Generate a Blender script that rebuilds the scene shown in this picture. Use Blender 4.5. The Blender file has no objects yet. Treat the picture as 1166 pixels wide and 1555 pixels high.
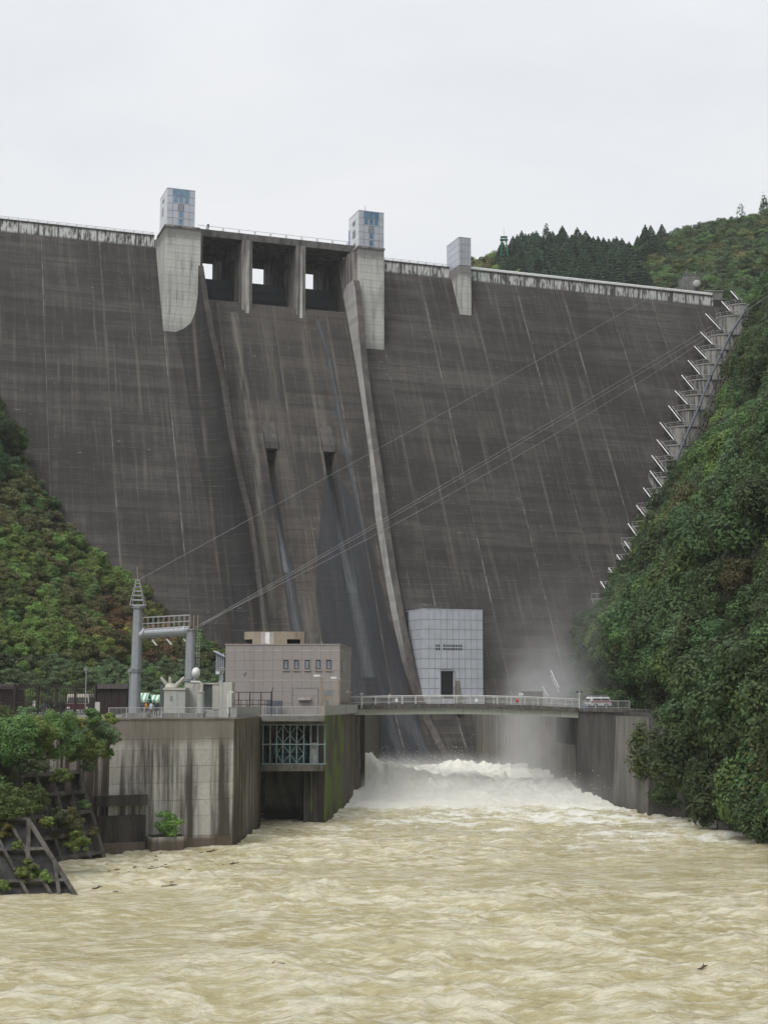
import bpy, math, random
import numpy as np
from mathutils import Matrix, Vector

# ------------------------------------------------------------------ scene, camera, light
scene = bpy.context.scene
COL = scene.collection
F_PX, HOR, EYE = 2200.0, 1062.0, 15.0
PITCH = math.atan((HOR - 777.5) / F_PX)
cam_d = bpy.data.cameras.new("camera")
cam_d.sensor_fit = 'VERTICAL'
cam_d.sensor_height = 36.0
cam_d.lens = 36.0 * F_PX / 1555.0
cam_d.clip_start = 0.5
cam_d.clip_end = 6000
cam = bpy.data.objects.new("camera", cam_d)
COL.objects.link(cam)
cam.location = (0, 0, EYE)
cam.rotation_euler = (math.radians(90) + PITCH, 0, 0)
scene.camera = cam
scene.render.engine = 'CYCLES'
scene.cycles.use_denoising = True
scene.cycles.max_bounces = 6
scene.cycles.diffuse_bounces = 3
scene.cycles.glossy_bounces = 2
scene.cycles.transmission_bounces = 3
scene.cycles.volume_bounces = 3
scene.cycles.transparent_max_bounces = 6
scene.cycles.volume_step_rate = 2.0
scene.cycles.volume_max_steps = 96
scene.view_settings.view_transform = 'Standard'
scene.view_settings.look = 'None'
scene.view_settings.gamma = 1.0
scene.view_settings.exposure = 0.0
scene.view_settings.use_curve_mapping = False

SUN_EL, SUN_AZ = math.radians(50), math.radians(212)     # azimuth measured from +Y towards +X
world = bpy.data.worlds.new("World")
scene.world = world
world.use_nodes = True
wt = world.node_tree
wt.nodes.clear()
w_out = wt.nodes.new("ShaderNodeOutputWorld")
w_bg = wt.nodes.new("ShaderNodeBackground")
w_sky = wt.nodes.new("ShaderNodeTexSky")
w_sky.sky_type = 'NISHITA'
w_sky.sun_disc = False
w_sky.sun_elevation = SUN_EL
w_sky.sun_rotation = SUN_AZ
w_sc = wt.nodes.new("ShaderNodeVectorMath"); w_sc.operation = 'SCALE'; w_sc.inputs['Scale'].default_value = 0.09
w_tc = wt.nodes.new("ShaderNodeTexCoord")
w_map = wt.nodes.new("ShaderNodeMapping"); w_map.inputs['Scale'].default_value = (1.0, 1.0, 2.2)
w_n = wt.nodes.new("ShaderNodeTexNoise"); w_n.inputs['Scale'].default_value = 2.3; w_n.inputs['Detail'].default_value = 5.0
w_n.inputs['Roughness'].default_value = 0.55; w_n.inputs['Distortion'].default_value = 0.4
w_r = wt.nodes.new("ShaderNodeValToRGB")
w_r.color_ramp.elements[0].position = 0.34; w_r.color_ramp.elements[0].color = (0.80, 0.84, 0.895, 1)
w_r.color_ramp.elements[1].position = 0.66; w_r.color_ramp.elements[1].color = (0.93, 0.94, 0.955, 1)
w_mx = wt.nodes.new("ShaderNodeMix"); w_mx.data_type = 'RGBA'; w_mx.inputs[0].default_value = 0.93
wt.links.new(w_sky.outputs[0], w_sc.inputs[0])
wt.links.new(w_tc.outputs['Generated'], w_map.inputs[0])
wt.links.new(w_map.outputs[0], w_n.inputs['Vector'])
wt.links.new(w_n.outputs[0], w_r.inputs[0])
wt.links.new(w_sc.outputs[0], w_mx.inputs[6])
wt.links.new(w_r.outputs[0], w_mx.inputs[7])
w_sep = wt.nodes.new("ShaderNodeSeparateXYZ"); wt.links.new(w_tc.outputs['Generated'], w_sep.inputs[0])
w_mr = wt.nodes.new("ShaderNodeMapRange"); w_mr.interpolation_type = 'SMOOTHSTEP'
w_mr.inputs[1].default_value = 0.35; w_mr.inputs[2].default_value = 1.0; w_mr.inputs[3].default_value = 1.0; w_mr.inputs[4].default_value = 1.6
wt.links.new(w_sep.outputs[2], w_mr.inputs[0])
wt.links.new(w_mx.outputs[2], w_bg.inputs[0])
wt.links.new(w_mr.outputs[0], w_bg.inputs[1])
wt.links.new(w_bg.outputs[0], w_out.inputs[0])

sun_d = bpy.data.lights.new("sun", 'SUN')
sun_d.energy = 1.5
sun_d.angle = math.radians(25)
sun_d.color = (1.0, 0.97, 0.93)
sun = bpy.data.objects.new("sun", sun_d)
COL.objects.link(sun)
_sd = Vector((math.sin(SUN_AZ) * math.cos(SUN_EL), math.cos(SUN_AZ) * math.cos(SUN_EL), math.sin(SUN_EL)))
sun.rotation_euler = _sd.to_track_quat('Z', 'Y').to_euler()
sun.location = (0, 0, 200)

# ------------------------------------------------------------------ survey helpers
def ray(u, v):
    x = (u - 583) / F_PX; y = (777.5 - v) / F_PX
    return np.array([x, math.cos(PITCH) - y * math.sin(PITCH), math.sin(PITCH) + y * math.cos(PITCH)])
def at(u, v, y):
    """world point on the photograph's line of sight at distance y"""
    r = ray(u, v); return np.array([0, 0, EYE]) + r * y / r[1]
def atz(u, v, z):
    r = ray(u, v); return np.array([0, 0, EYE]) + r * (z - EYE) / r[2]
DL = np.array([-97.032, 353.691, 0.0]); TH = math.radians(19.808)
DD = np.array([math.cos(TH), math.sin(TH), 0]); DN = np.array([math.sin(TH), -math.cos(TH), 0])
SL = 0.5                                    # downstream slope 0.5 : 1
def W(s, q, z):
    """dam coordinates (along crest, downstream, height) -> world"""
    return tuple(DL + s * DD + q * DN + np.array([0, 0, z]))
def qs(z):
    q = SL * (135.0 - z)
    if z < 14: q += (14 - z) ** 2 * 0.02
    return q

# ------------------------------------------------------------------ object helpers
MATX = {}
def _link(o, parent):
    COL.objects.link(o)
    if parent is not None: o.parent = parent
def tag(o, label=None, cat=None, group=None, kind=None):
    if label: o['label'] = label
    if cat: o['category'] = cat
    if group: o['group'] = group
    if kind: o['kind'] = kind
    return o
def thing(name, label, cat, loc, rz=0.0, group=None):
    o = bpy.data.objects.new(name, None)
    o.empty_display_size = 0.5
    o.location = loc; o.rotation_euler = (0, 0, rz)
    COL.objects.link(o)
    MATX[o] = Matrix.Translation(Vector(loc)) @ Matrix.Rotation(rz, 4, 'Z')
    return tag(o, label, cat, group)
class MB:
    def __init__(s): s.v = []; s.f = []
    def add(s, vs, fs):
        b = len(s.v); s.v += [tuple(map(float, p)) for p in vs]; s.f += [tuple(b + i for i in f) for f in fs]; return s
    def hexa(s, p):      # 8 corners: bottom ring 0-3 (ccw), top ring 4-7
        return s.add(p, [(3, 2, 1, 0), (4, 5, 6, 7), (0, 1, 5, 4), (1, 2, 6, 5), (2, 3, 7, 6), (3, 0, 4, 7)])
    def box(s, a, b):
        x0, y0, z0 = a; x1, y1, z1 = b
        return s.hexa([(x0, y0, z0), (x1, y0, z0), (x1, y1, z0), (x0, y1, z0), (x0, y0, z1), (x1, y0, z1), (x1, y1, z1), (x0, y1, z1)])
    def dbox(s, s0, s1, q0, q1, z0, z1):   # box in dam coordinates, q1 > q0 downstream
        return s.hexa([W(s0, q1, z0), W(s1, q1, z0), W(s1, q0, z0), W(s0, q0, z0), W(s0, q1, z1), W(s1, q1, z1), W(s1, q0, z1), W(s0, q0, z1)])
    def obox(s, c, ax, ay, az):  # centre and half axes
        c, ax, ay, az = map(np.array, (c, ax, ay, az))
        P = [c + i * ax + j * ay + k * az for k in (-1, 1) for (i, j) in ((-1, -1), (1, -1), (1, 1), (-1, 1))]
        return s.hexa(P)
    def prism(s, poly, z0, z1):
        n = len(poly)
        a = sum(poly[i][0] * poly[(i + 1) % n][1] - poly[(i + 1) % n][0] * poly[i][1] for i in range(n))
        if a < 0: poly = poly[::-1]
        z1s = z1 if hasattr(z1, '__len__') else [z1] * n
        if a < 0 and hasattr(z1, '__len__'): z1s = z1s[::-1]
        vs = [(p[0], p[1], z0) for p in poly] + [(p[0], p[1], z1s[i]) for i, p in enumerate(poly)]
        fs = [tuple(range(n - 1, -1, -1)), tuple(range(n, 2 * n))] + [(i, (i + 1) % n, n + (i + 1) % n, n + i) for i in range(n)]
        return s.add(vs, fs)
    def extr(s, polyA, polyB):   # two matching rings of 3D points
        n = len(polyA)
        fs = [tuple(range(n - 1, -1, -1)), tuple(range(n, 2 * n))] + [(i, (i + 1) % n, n + (i + 1) % n, n + i) for i in range(n)]
        return s.add(list(polyA) + list(polyB), fs)
    def tube(s, pts, r, n=6, caps=True):
        pts = [np.array(p, float) for p in pts]; m = len(pts)
        rs = r if hasattr(r, '__len__') else [r] * m
        vs = []
        for i, p in enumerate(pts):
            t = pts[min(i + 1, m - 1)] - pts[max(i - 1, 0)]; t = t / (np.linalg.norm(t) + 1e-9)
            a = np.array([0, 0, 1.]) if abs(t[2]) < 0.9 else np.array([1., 0, 0])
            e1 = np.cross(t, a); e1 /= np.linalg.norm(e1); e2 = np.cross(t, e1)
            for k in range(n):
                w = 2 * math.pi * k / n
                vs.append(p + rs[i] * (math.cos(w) * e1 + math.sin(w) * e2))
        fs = [(i * n + k, i * n + (k + 1) % n, (i + 1) * n + (k + 1) % n, (i + 1) * n + k) for i in range(m - 1) for k in range(n)]
        if caps: fs += [tuple(range(n - 1, -1, -1)), tuple((m - 1) * n + k for k in range(n))]
        return s.add(vs, fs)
    def sphere(s, c, r, n=10, m=6, sq=(1, 1, 1)):
        c = np.array(c, float); vs = [c + np.array([0, 0, -r * sq[2]])]
        for i in range(1, m):
            ph = -math.pi / 2 + math.pi * i / m
            for k in range(n):
                w = 2 * math.pi * k / n
                vs.append(c + r * np.array([math.cos(w) * math.cos(ph) * sq[0], math.sin(w) * math.cos(ph) * sq[1], math.sin(ph) * sq[2]]))
        vs.append(c + np.array([0, 0, r * sq[2]])); L_ = len(vs) - 1
        fs = [(0, 1 + (k + 1) % n, 1 + k) for k in range(n)]
        for i in range(m - 2):
            for k in range(n):
                a = 1 + i * n + k; b = 1 + i * n + (k + 1) % n
                fs.append((a, b, b + n, a + n))
        fs += [(L_, L_ - n + k, L_ - n + (k + 1) % n) for k in range(n)]
        return s.add(vs, fs)
    def build(s, name, mat, parent=None, loc=None, smooth=False, kind=None):
        V = np.array(s.v)
        me = bpy.data.meshes.new(name)
        if parent is not None:
            M = np.array(MATX[parent].inverted()); V = V @ M[:3, :3].T + M[:3, 3]
            loc = None
        else:
            if loc is None: loc = ((V[:, 0].min() + V[:, 0].max()) / 2, (V[:, 1].min() + V[:, 1].max()) / 2, V[:, 2].min())
            V = V - np.array(loc)
        me.from_pydata(V.tolist(), [], s.f)
        me.update()
        if smooth: me.shade_smooth()
        me.materials.append(mat)
        o = bpy.data.objects.new(name, me)
        if loc is not None: o.location = loc
        _link(o, parent)
        MATX[o] = MATX[parent] if parent is not None else Matrix.Translation(Vector(loc))
        if kind: o['kind'] = kind
        return o
def grid_mesh(name, P, mat, parent=None, attrs=None, smooth=True, kind=None, loc=(0, 0, 0)):
    """P: array (rows, cols, 3) of world points"""
    R_, C_ = P.shape[:2]
    V = P.reshape(-1, 3).astype(np.float64)
    M = np.array((MATX[parent] if parent is not None else Matrix.Translation(Vector(loc))).inverted())
    V = V @ M[:3, :3].T + M[:3, 3]
    i = np.arange((R_ - 1) * (C_ - 1)); r = i // (C_ - 1); c = i % (C_ - 1)
    a = r * C_ + c
    Fq = np.stack([a, a + 1, a + C_ + 1, a + C_], 1)
    o = np_obj(name, V, Fq, mat, parent, attrs, smooth)
    if parent is None: o.location = loc
    MATX[o] = MATX[parent] if parent is not None else Matrix.Translation(Vector(loc))
    if kind: o['kind'] = kind
    return o
def np_mesh(name, V, Fq, mat=None, attrs=None, smooth=False):
    me = bpy.data.meshes.new(name)
    n, k = Fq.shape
    me.vertices.add(len(V)); me.vertices.foreach_set('co', V.astype(np.float32).ravel())
    me.loops.add(n * k); me.loops.foreach_set('vertex_index', Fq.astype(np.int32).ravel())
    me.polygons.add(n); me.polygons.foreach_set('loop_start', np.arange(0, n * k, k, dtype=np.int32))
    me.polygons.foreach_set('loop_total', np.full(n, k, dtype=np.int32))
    me.update(calc_edges=True)
    if smooth: me.shade_smooth()
    for nm, arr in (attrs or {}).items():
        at_ = me.attributes.new(nm, 'FLOAT', 'POINT'); at_.data.foreach_set('value', np.asarray(arr, dtype=np.float32).ravel())
    if mat: me.materials.append(mat)
    return me
def np_obj(name, V, Fq, mat, parent=None, attrs=None, smooth=False):
    o = bpy.data.objects.new(name, np_mesh(name, V, Fq, mat, attrs, smooth))
    _link(o, parent); return o
def clone(o, parent=None):
    c = o.copy(); COL.objects.link(c)
    if parent is not None: c.parent = parent
    return c
def copy_thing(o):
    c = o.copy(); COL.objects.link(c)
    for ch in o.children:
        d = ch.copy(); COL.objects.link(d); d.parent = c
        for g in ch.children:
            e = g.copy(); COL.objects.link(e); e.parent = d
    return c

# value noise
def _hash(i, j, seed):
    h = (i.astype(np.int64) * 374761393 + j.astype(np.int64) * 668265263 + seed * 974634777) & 0xffffffff
    h = ((h ^ (h >> 13)) * 1274126177) & 0xffffffff
    return ((h ^ (h >> 16)) & 0xffff) / 65535.0
def vnoise(x, y, seed=0):
    x = np.asarray(x, float); y = np.asarray(y, float)
    i = np.floor(x); j = np.floor(y); fx = x - i; fy = y - j
    fx = fx * fx * fx * (fx * (fx * 6 - 15) + 10); fy = fy * fy * fy * (fy * (fy * 6 - 15) + 10)
    a = _hash(i, j, seed); b = _hash(i + 1, j, seed); c = _hash(i, j + 1, seed); d = _hash(i + 1, j + 1, seed)
    return (a * (1 - fx) + b * fx) * (1 - fy) + (c * (1 - fx) + d * fx) * fy
def fbm(x, y, seed=0, o=4, g=0.5):
    t = 0; a = 1; n = 0
    for k in range(o):
        t = t + a * (vnoise(x, y, seed + k * 17) * 2 - 1); n += a; a *= g; x = x * 2.03 + 7.1; y = y * 2.03 - 3.7
    return t / n
def sstep(a, b, x):
    t = np.clip((np.asarray(x, float) - a) / (b - a), 0, 1); return t * t * (3 - 2 * t)

# ------------------------------------------------------------------ materials
class NT:
    def __init__(s, name):
        s.m = bpy.data.materials.new(name); s.m.use_nodes = True; s.t = s.m.node_tree; s.t.nodes.clear()
        s.out = s.n('ShaderNodeOutputMaterial')
    def n(s, t, **k):
        x = s.t.nodes.new(t)
        for a, b in k.items(): setattr(x, a, b)
        return x
    def l(s, a, b): s.t.links.new(a, b)
    def val(s, x, sock):
        if isinstance(x, (int, float)): sock.default_value = x
        elif isinstance(x, (tuple, list)): sock.default_value = tuple(x) + ((1,) if len(x) == 3 and len(sock.default_value) == 4 else ())
        else: s.l(x, sock)
    def pos(s, scale=(1, 1, 1), dam=False, obj=False):
        if obj: p = s.n('ShaderNodeTexCoord').outputs['Object']
        else: p = s.n('ShaderNodeNewGeometry').outputs['Position']
        if dam:
            mp = s.n('ShaderNodeMapping', vector_type='TEXTURE'); mp.inputs['Location'].default_value = tuple(DL); mp.inputs['Rotation'].default_value = (0, 0, TH)
            s.l(p, mp.inputs[0]); p = mp.outputs[0]
        if scale != (1, 1, 1):
            m2 = s.n('ShaderNodeMapping'); m2.inputs['Scale'].default_value = scale; s.l(p, m2.inputs[0]); p = m2.outputs[0]
        return p
    def noise(s, scale, sc=(1, 1, 1), detail=4, rough=0.55, dam=False, obj=False, dist=0.0):
        x = s.n('ShaderNodeTexNoise'); x.inputs['Scale'].default_value = scale; x.inputs['Detail'].default_value = detail
        x.inputs['Roughness'].default_value = rough; x.inputs['Distortion'].default_value = dist
        s.l(s.pos(sc, dam, obj), x.inputs['Vector']); return x.outputs[0]
    def ramp(s, f, stops):
        x = s.n('ShaderNodeValToRGB'); e = x.color_ramp.elements
        while len(e) < len(stops): e.new(0.5)
        for k, (p, c) in enumerate(stops):
            e[k].position = p; e[k].color = (tuple(c) + (1,)) if hasattr(c, '__len__') else (c, c, c, 1)
        s.l(f, x.inputs[0]); return x.outputs[0]
    def mr(s, f, a, b, c=0.0, d=1.0, smooth=True):
        x = s.n('ShaderNodeMapRange'); x.interpolation_type = 'SMOOTHSTEP' if smooth else 'LINEAR'
        s.val(f, x.inputs[0]); x.inputs[1].default_value = a; x.inputs[2].default_value = b; x.inputs[3].default_value = c; x.inputs[4].default_value = d
        return x.outputs[0]
    def math(s, op, a, b=0.0):
        x = s.n('ShaderNodeMath', operation=op); s.val(a, x.inputs[0]); s.val(b, x.inputs[1]); return x.outputs[0]
    def mix(s, f, a, b, mode='MIX'):
        x = s.n('ShaderNodeMix', data_type='RGBA', blend_type=mode); s.val(f, x.inputs[0]); s.val(a, x.inputs[6]); s.val(b, x.inputs[7]); return x.outputs[2]
    def xyz(s, p):
        x = s.n('ShaderNodeSeparateXYZ'); s.l(p, x.inputs[0]); return x.outputs
    def attr(s, name):
        x = s.n('ShaderNodeAttribute', attribute_name=name); return x.outputs['Fac']
    def bump(s, h, strength=0.3, dist=0.05):
        x = s.n('ShaderNodeBump'); x.inputs['Strength'].default_value = strength; x.inputs['Distance'].default_value = dist; s.l(h, x.inputs['Height']); return x.outputs[0]
    def pbr(s, color, rough=0.8, metal=0.0, normal=None, spec=0.3, **k):
        b = s.n('ShaderNodeBsdfPrincipled'); s.val(color, b.inputs['Base Color']); s.val(rough, b.inputs['Roughness']); s.val(metal, b.inputs['Metallic'])
        b.inputs['Specular IOR Level'].default_value = spec
        if normal is not None: s.l(normal, b.inputs['Normal'])
        for a, v in k.items(): s.val(v, b.inputs[a])
        s.l(b.outputs[0], s.out.inputs[0]); return s.m

def simple(name, col, rough=0.6, metal=0.0, var=0.15, scale=1.5):
    t = NT(name); n = t.noise(scale, detail=5)
    c = t.mix(t.mr(n, 0.3, 0.7), [x * (1 - var) for x in col], [min(1, x * (1 + var)) for x in col])
    return t.pbr(c, rough, metal)

def concrete(name, light, dark, s_scale=0.9, zs=0.05, lo=0.42, hi=0.62, dam=False, top=None, bottom=None, green=None, lifts=1.9, grain=3.0, speck=None, rough=0.85, liftamt=0.35):
    t = NT(name)
    st = t.noise(s_scale, (1, 1, zs), 6, 0.62, dam=dam)
    st2 = t.noise(s_scale * 4.5, (1, 1, zs * 0.6), 4, 0.6, dam=dam)
    big = t.noise(0.09, (1, 1, 1), 4, 0.6, dam=dam)
    f = t.math('ADD', t.math('MULTIPLY', st, 0.62), t.math('MULTIPLY', st2, 0.22)); f = t.math('ADD', f, t.math('MULTIPLY', big, 0.16))
    c = t.mix(t.mr(f, lo, hi), light, dark)
    z = t.xyz(t.pos(dam=dam))[2]
    # lift lines: fine tone shifts every lift of the pour
    if lifts:
        ln = t.n('ShaderNodeTexNoise', noise_dimensions='1D'); ln.inputs['Scale'].default_value = 1.0 / lifts; ln.inputs['Detail'].default_value = 3
        t.l(t.math('FLOOR', t.math('MULTIPLY', z, 1.0 / lifts)), ln.inputs['W'])
        ln.inputs['Scale'].default_value = 3.7
        c = t.mix(liftamt, c, t.mix(t.mr(ln.outputs[0], 0.35, 0.65), [x * 0.6 for x in light], [min(1, x * 1.25) for x in light]), 'MULTIPLY') if False else t.mix(t.mr(ln.outputs[0], 0.4, 0.65, 0, liftamt), c, dark)
        fr = t.math('FRACT', t.math('MULTIPLY', z, 1.0 / lifts))
        line = t.math('MULTIPLY', t.mr(fr, 0.0, 0.04, 1, 0), 0.35)
        c = t.mix(line, c, dark)
    gr = t.noise(grain, (1, 1, 1), 6, 0.7, dam=dam)
    c = t.mix(t.mr(gr, 0.45, 0.8, 0, 0.35), c, [x * 0.5 for x in dark])
    n1 = t.noise(1.1, (1, 1, 0.35), 4, 0.6, dam=dam)
    if top:      # (z, softness, colour)
        zz = t.math('ADD', z, t.math('MULTIPLY', n1, top[1])); c = t.mix(t.mr(zz, top[0], top[0] + top[1], 0, 0.85), c, top[2])
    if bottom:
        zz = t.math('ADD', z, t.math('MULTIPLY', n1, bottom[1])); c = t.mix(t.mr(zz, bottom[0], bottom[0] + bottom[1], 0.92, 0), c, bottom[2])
    if green:
        g = t.noise(1.3, (1, 1, 0.04), 5, 0.6, dam=dam)
        gm = t.math('MULTIPLY', t.mr(g, green[1], green[1] + 0.1), t.mr(t.noise(0.16, (1, 1, 1), 3, 0.5), 0.4, 0.55))
        c = t.mix(t.math('MULTIPLY', gm, green[2]), c, green[0])
    return t.pbr(c, rough, 0, t.bump(gr, 0.5, 0.06), 0.25)

# dam face: dark weathered concrete, thin pour lines, run-off streaks
def dam_face(name, base=(0.096, 0.087, 0.080), dark=(0.044, 0.040, 0.038), warm=(0.138, 0.119, 0.102), wet=False):
    t = NT(name)
    P = t.pos(dam=True); x, y, z = t.xyz(P)
    st = t.noise(0.55, (1, 0.12, 0.025), 6, 0.65, dam=True)
    st2 = t.noise(2.2, (1, 0.1, 0.012), 5, 0.6, dam=True)
    big = t.noise(0.035, (1, 1, 1.3), 5, 0.62, dam=True)
    hor = t.noise(1.0, (0.045, 0.02, 1.35), 5, 0.72, dam=True)
    hor2 = t.noise(1.0, (0.15, 0.1, 4.2), 3, 0.6, dam=True)
    c = t.mix(t.mr(big, 0.36, 0.62), base, dark)
    c = t.mix(t.mr(st, 0.5, 0.72, 0, 0.75), c, warm)
    c = t.mix(t.mr(st2, 0.56, 0.74, 0, 0.4), c, warm)
    c = t.mix(t.mr(st2, 0.44, 0.3, 0, 0.45), c, [v * 0.6 for v in dark])
    c = t.mix(t.mr(hor, 0.38, 0.5, 0.75, 0), c, dark)
    c = t.mix(t.mr(hor2, 0.58, 0.7, 0, 0.34), c, [v * 1.25 for v in warm])
    c = t.mix(t.mr(hor2, 0.42, 0.3, 0, 0.4), c, [v * 0.7 for v in dark])
    # darker belts of old wetting at some heights
    bl = t.n('ShaderNodeTexNoise', noise_dimensions='1D'); bl.inputs['Scale'].default_value = 0.07; bl.inputs['Detail'].default_value = 4
    wob = t.noise(0.05, (1, 1, 0.2), 3, 0.5, dam=True)
    t.l(t.math('ADD', z, t.math('MULTIPLY', wob, 6.0)), bl.inputs['W'])
    c = t.mix(t.mr(bl.outputs[0], 0.5, 0.58, 0, 0.5), c, dark)
    # pour lines every 1.5 m, patchy
    fr = t.math('FRACT', t.math('DIVIDE', z, 1.5))
    pl = t.math('MULTIPLY', t.mr(fr, 0.0, 0.14, 1, 0, False), t.mr(t.noise(0.16, (1, 1, 3), 4, 0.65, dam=True), 0.40, 0.62))
    c = t.mix(t.math('MULTIPLY', pl, 0.5), c, (0.22, 0.2, 0.18))
    ed = t.math('MULTIPLY', t.mr(fr, 0.86, 1.0, 0, 1, False), 0.3); c = t.mix(ed, c, [v * 0.55 for v in dark])
    # each cast lift and block weathers a little differently
    def cell(dz, ds, off):
        wn = t.n('ShaderNodeTexWhiteNoise', noise_dimensions='2D'); cb = t.n('ShaderNodeCombineXYZ')
        t.l(t.math('FLOOR', t.math('DIVIDE', t.math('SUBTRACT', x, off), ds)), cb.inputs[0]); t.l(t.math('FLOOR', t.math('DIVIDE', z, dz)), cb.inputs[1])
        t.l(cb.outputs[0], wn.inputs['Vector']); return wn.outputs['Value']
    c1 = cell(1.5, 14.67, 10.2); c2 = cell(4.5, 29.34, 10.2)
    c = t.mix(t.mr(c1, 0.55, 1.0, 0, 0.30, False), c, [v * 0.75 for v in dark]); c = t.mix(t.mr(c1, 0.4, 0.0, 0, 0.20, False), c, warm)
    c = t.mix(t.mr(c2, 0.6, 1.0, 0, 0.30, False), c, [v * 0.8 for v in dark])
    # narrow run-off streaks
    vs_ = t.noise(1.0, (1.5, 0.08, 0.02), 4, 0.7, dam=True); vs2 = t.noise(1.0, (0.9, 0.05, 0.05), 3, 0.6, dam=True)
    c = t.mix(t.math('MULTIPLY', t.mr(vs_, 0.55, 0.66), t.mr(vs2, 0.4, 0.6, 0.1, 0.55)), c, [v * 1.3 for v in warm])
    c = t.mix(t.math('MULTIPLY', t.mr(vs_, 0.45, 0.34), t.mr(vs2, 0.4, 0.6, 0.15, 0.55)), c, [v * 0.65 for v in dark])
    # pale bloom either side of the contraction joints, fainter one mid-block
    jd = t.math('ABSOLUTE', t.math('SUBTRACT', t.math('FRACT', t.math('ADD', t.math('DIVIDE', t.math('SUBTRACT', x, 10.2), 7.335), 0.5)), 0.5))
    jb = t.math('MULTIPLY', t.mr(jd, 0.085, 0.0), t.mr(t.noise(0.11, (1.6, 0.2, 0.35), 4, 0.6, dam=True), 0.46, 0.66, 0, 0.38))
    c = t.mix(jb, c, (0.235, 0.205, 0.175))
    # small pale leaks
    sp = t.noise(0.7, (0.8, 0.3, 3.0), 2, 0.5, dam=True); c = t.mix(t.mr(sp, 0.74, 0.78, 0, 0.7), c, (0.32, 0.30, 0.28))
    gr = t.noise(2.5, (1, 1, 1), 5, 0.7, dam=True); c = t.mix(t.mr(gr, 0.4, 0.75, 0, 0.3), c, [v * 0.5 for v in dark])
    rough = 0.85
    if wet:
        w = t.math('ADD', t.attr('wet'), t.math('MULTIPLY', t.math('SUBTRACT', t.noise(0.9, (1, 1, 0.3), 4, 0.6, dam=True), 0.5), 0.25))
        wm = t.mr(w, 0.42, 0.58)
        wc = t.mix(t.mr(st, 0.4, 0.7), (0.027, 0.027, 0.030), (0.043, 0.043, 0.047))
        c = t.mix(t.math('MULTIPLY', wm, 0.95), c, wc)
        fl = t.math('MULTIPLY', t.math('MULTIPLY', t.attr('flow'), 0.8), t.mr(t.noise(3.0, (1, 0.1, 0.03), 3, 0.6, dam=True), 0.25, 0.6))
        c = t.mix(fl, c, (0.22, 0.23, 0.25))
        br = t.math('MULTIPLY', t.attr('pale'), t.mr(t.noise(2.0, (1, 0.1, 0.04), 4, 0.6, dam=True), 0.3, 0.7))
        c = t.mix(br, c, (0.235, 0.215, 0.18))
        rough = t.mix(wm, (0.85,) * 3, (0.5,) * 3)
    h = t.math('ADD', gr, t.math('MULTIPLY', t.mr(fr, 0.0, 0.06, 0, 1, False), 1.0))
    return t.pbr(c, rough, 0, t.bump(h, 0.5, 0.08), 0.25)

M = {}
M['dam'] = dam_face('dam_concrete')
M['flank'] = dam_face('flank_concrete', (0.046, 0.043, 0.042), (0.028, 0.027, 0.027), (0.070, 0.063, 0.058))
M['chute'] = dam_face('chute_concrete', (0.103, 0.090, 0.080), (0.048, 0.043, 0.040), (0.144, 0.123, 0.102), wet=True)
def seam_mat():
    t = NT('joint_efflorescence')
    a = t.noise(0.5, (1, 1, 0.35), 5, 0.7, dam=True); b = t.noise(0.06, (1, 1, 0.7), 3, 0.5, dam=True)
    f = t.math('MULTIPLY', t.mr(a, 0.42, 0.62), t.mr(b, 0.40, 0.60, 0.1, 0.9))
    return t.pbr(t.mix(f, (0.095, 0.088, 0.083), (0.33, 0.315, 0.295)), 0.9)
M['seam'] = seam_mat()
def parapet_mat():
    t = NT('parapet_concrete')
    a = t.noise(0.9, (1, 0.3, 0.22), 6, 0.72, dam=True); b = t.noise(3.0, (1, 0.3, 0.12), 5, 0.65, dam=True)
    z = t.xyz(t.pos(dam=True))[2]
    f = t.math('ADD', t.math('MULTIPLY', a, 0.6), t.math('MULTIPLY', b, 0.4))
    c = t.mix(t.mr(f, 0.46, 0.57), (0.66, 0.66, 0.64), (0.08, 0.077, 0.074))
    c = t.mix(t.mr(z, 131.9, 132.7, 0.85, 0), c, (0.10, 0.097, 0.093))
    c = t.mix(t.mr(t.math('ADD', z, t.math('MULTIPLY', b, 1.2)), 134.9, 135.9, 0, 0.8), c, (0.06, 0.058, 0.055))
    return t.pbr(c, 0.85)
M['parapet'] = parapet_mat()
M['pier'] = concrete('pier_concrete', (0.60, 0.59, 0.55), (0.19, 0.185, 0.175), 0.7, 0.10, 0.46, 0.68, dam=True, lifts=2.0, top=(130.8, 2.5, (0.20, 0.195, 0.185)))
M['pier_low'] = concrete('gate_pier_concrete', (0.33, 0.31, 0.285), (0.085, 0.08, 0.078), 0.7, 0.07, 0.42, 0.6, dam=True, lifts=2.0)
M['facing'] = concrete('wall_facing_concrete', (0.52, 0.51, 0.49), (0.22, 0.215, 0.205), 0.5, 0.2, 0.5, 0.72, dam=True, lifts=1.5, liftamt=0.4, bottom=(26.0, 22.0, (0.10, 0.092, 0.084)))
M['capwall'] = concrete('training_wall_concrete', (0.135, 0.120, 0.108), (0.062, 0.057, 0.055), 0.5, 0.15, 0.42, 0.62, dam=True, lifts=1.5)
M['deckdark'] = concrete('bridge_beam_concrete', (0.16, 0.152, 0.143), (0.07, 0.067, 0.064), 0.8, 0.3, 0.42, 0.62, dam=True, lifts=0)
M['interior'] = concrete('gate_bay_concrete', (0.16, 0.15, 0.14), (0.06, 0.057, 0.055), 0.7, 0.1, 0.42, 0.6, dam=True, lifts=2)
M['gate'] = simple('gate_steel', (0.035, 0.035, 0.038), 0.5, 0.3)
M['abut'] = concrete('abutment_concrete', (0.33, 0.32, 0.295), (0.06, 0.057, 0.054), 1.1, 0.05, 0.44, 0.60, lifts=0)
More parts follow.
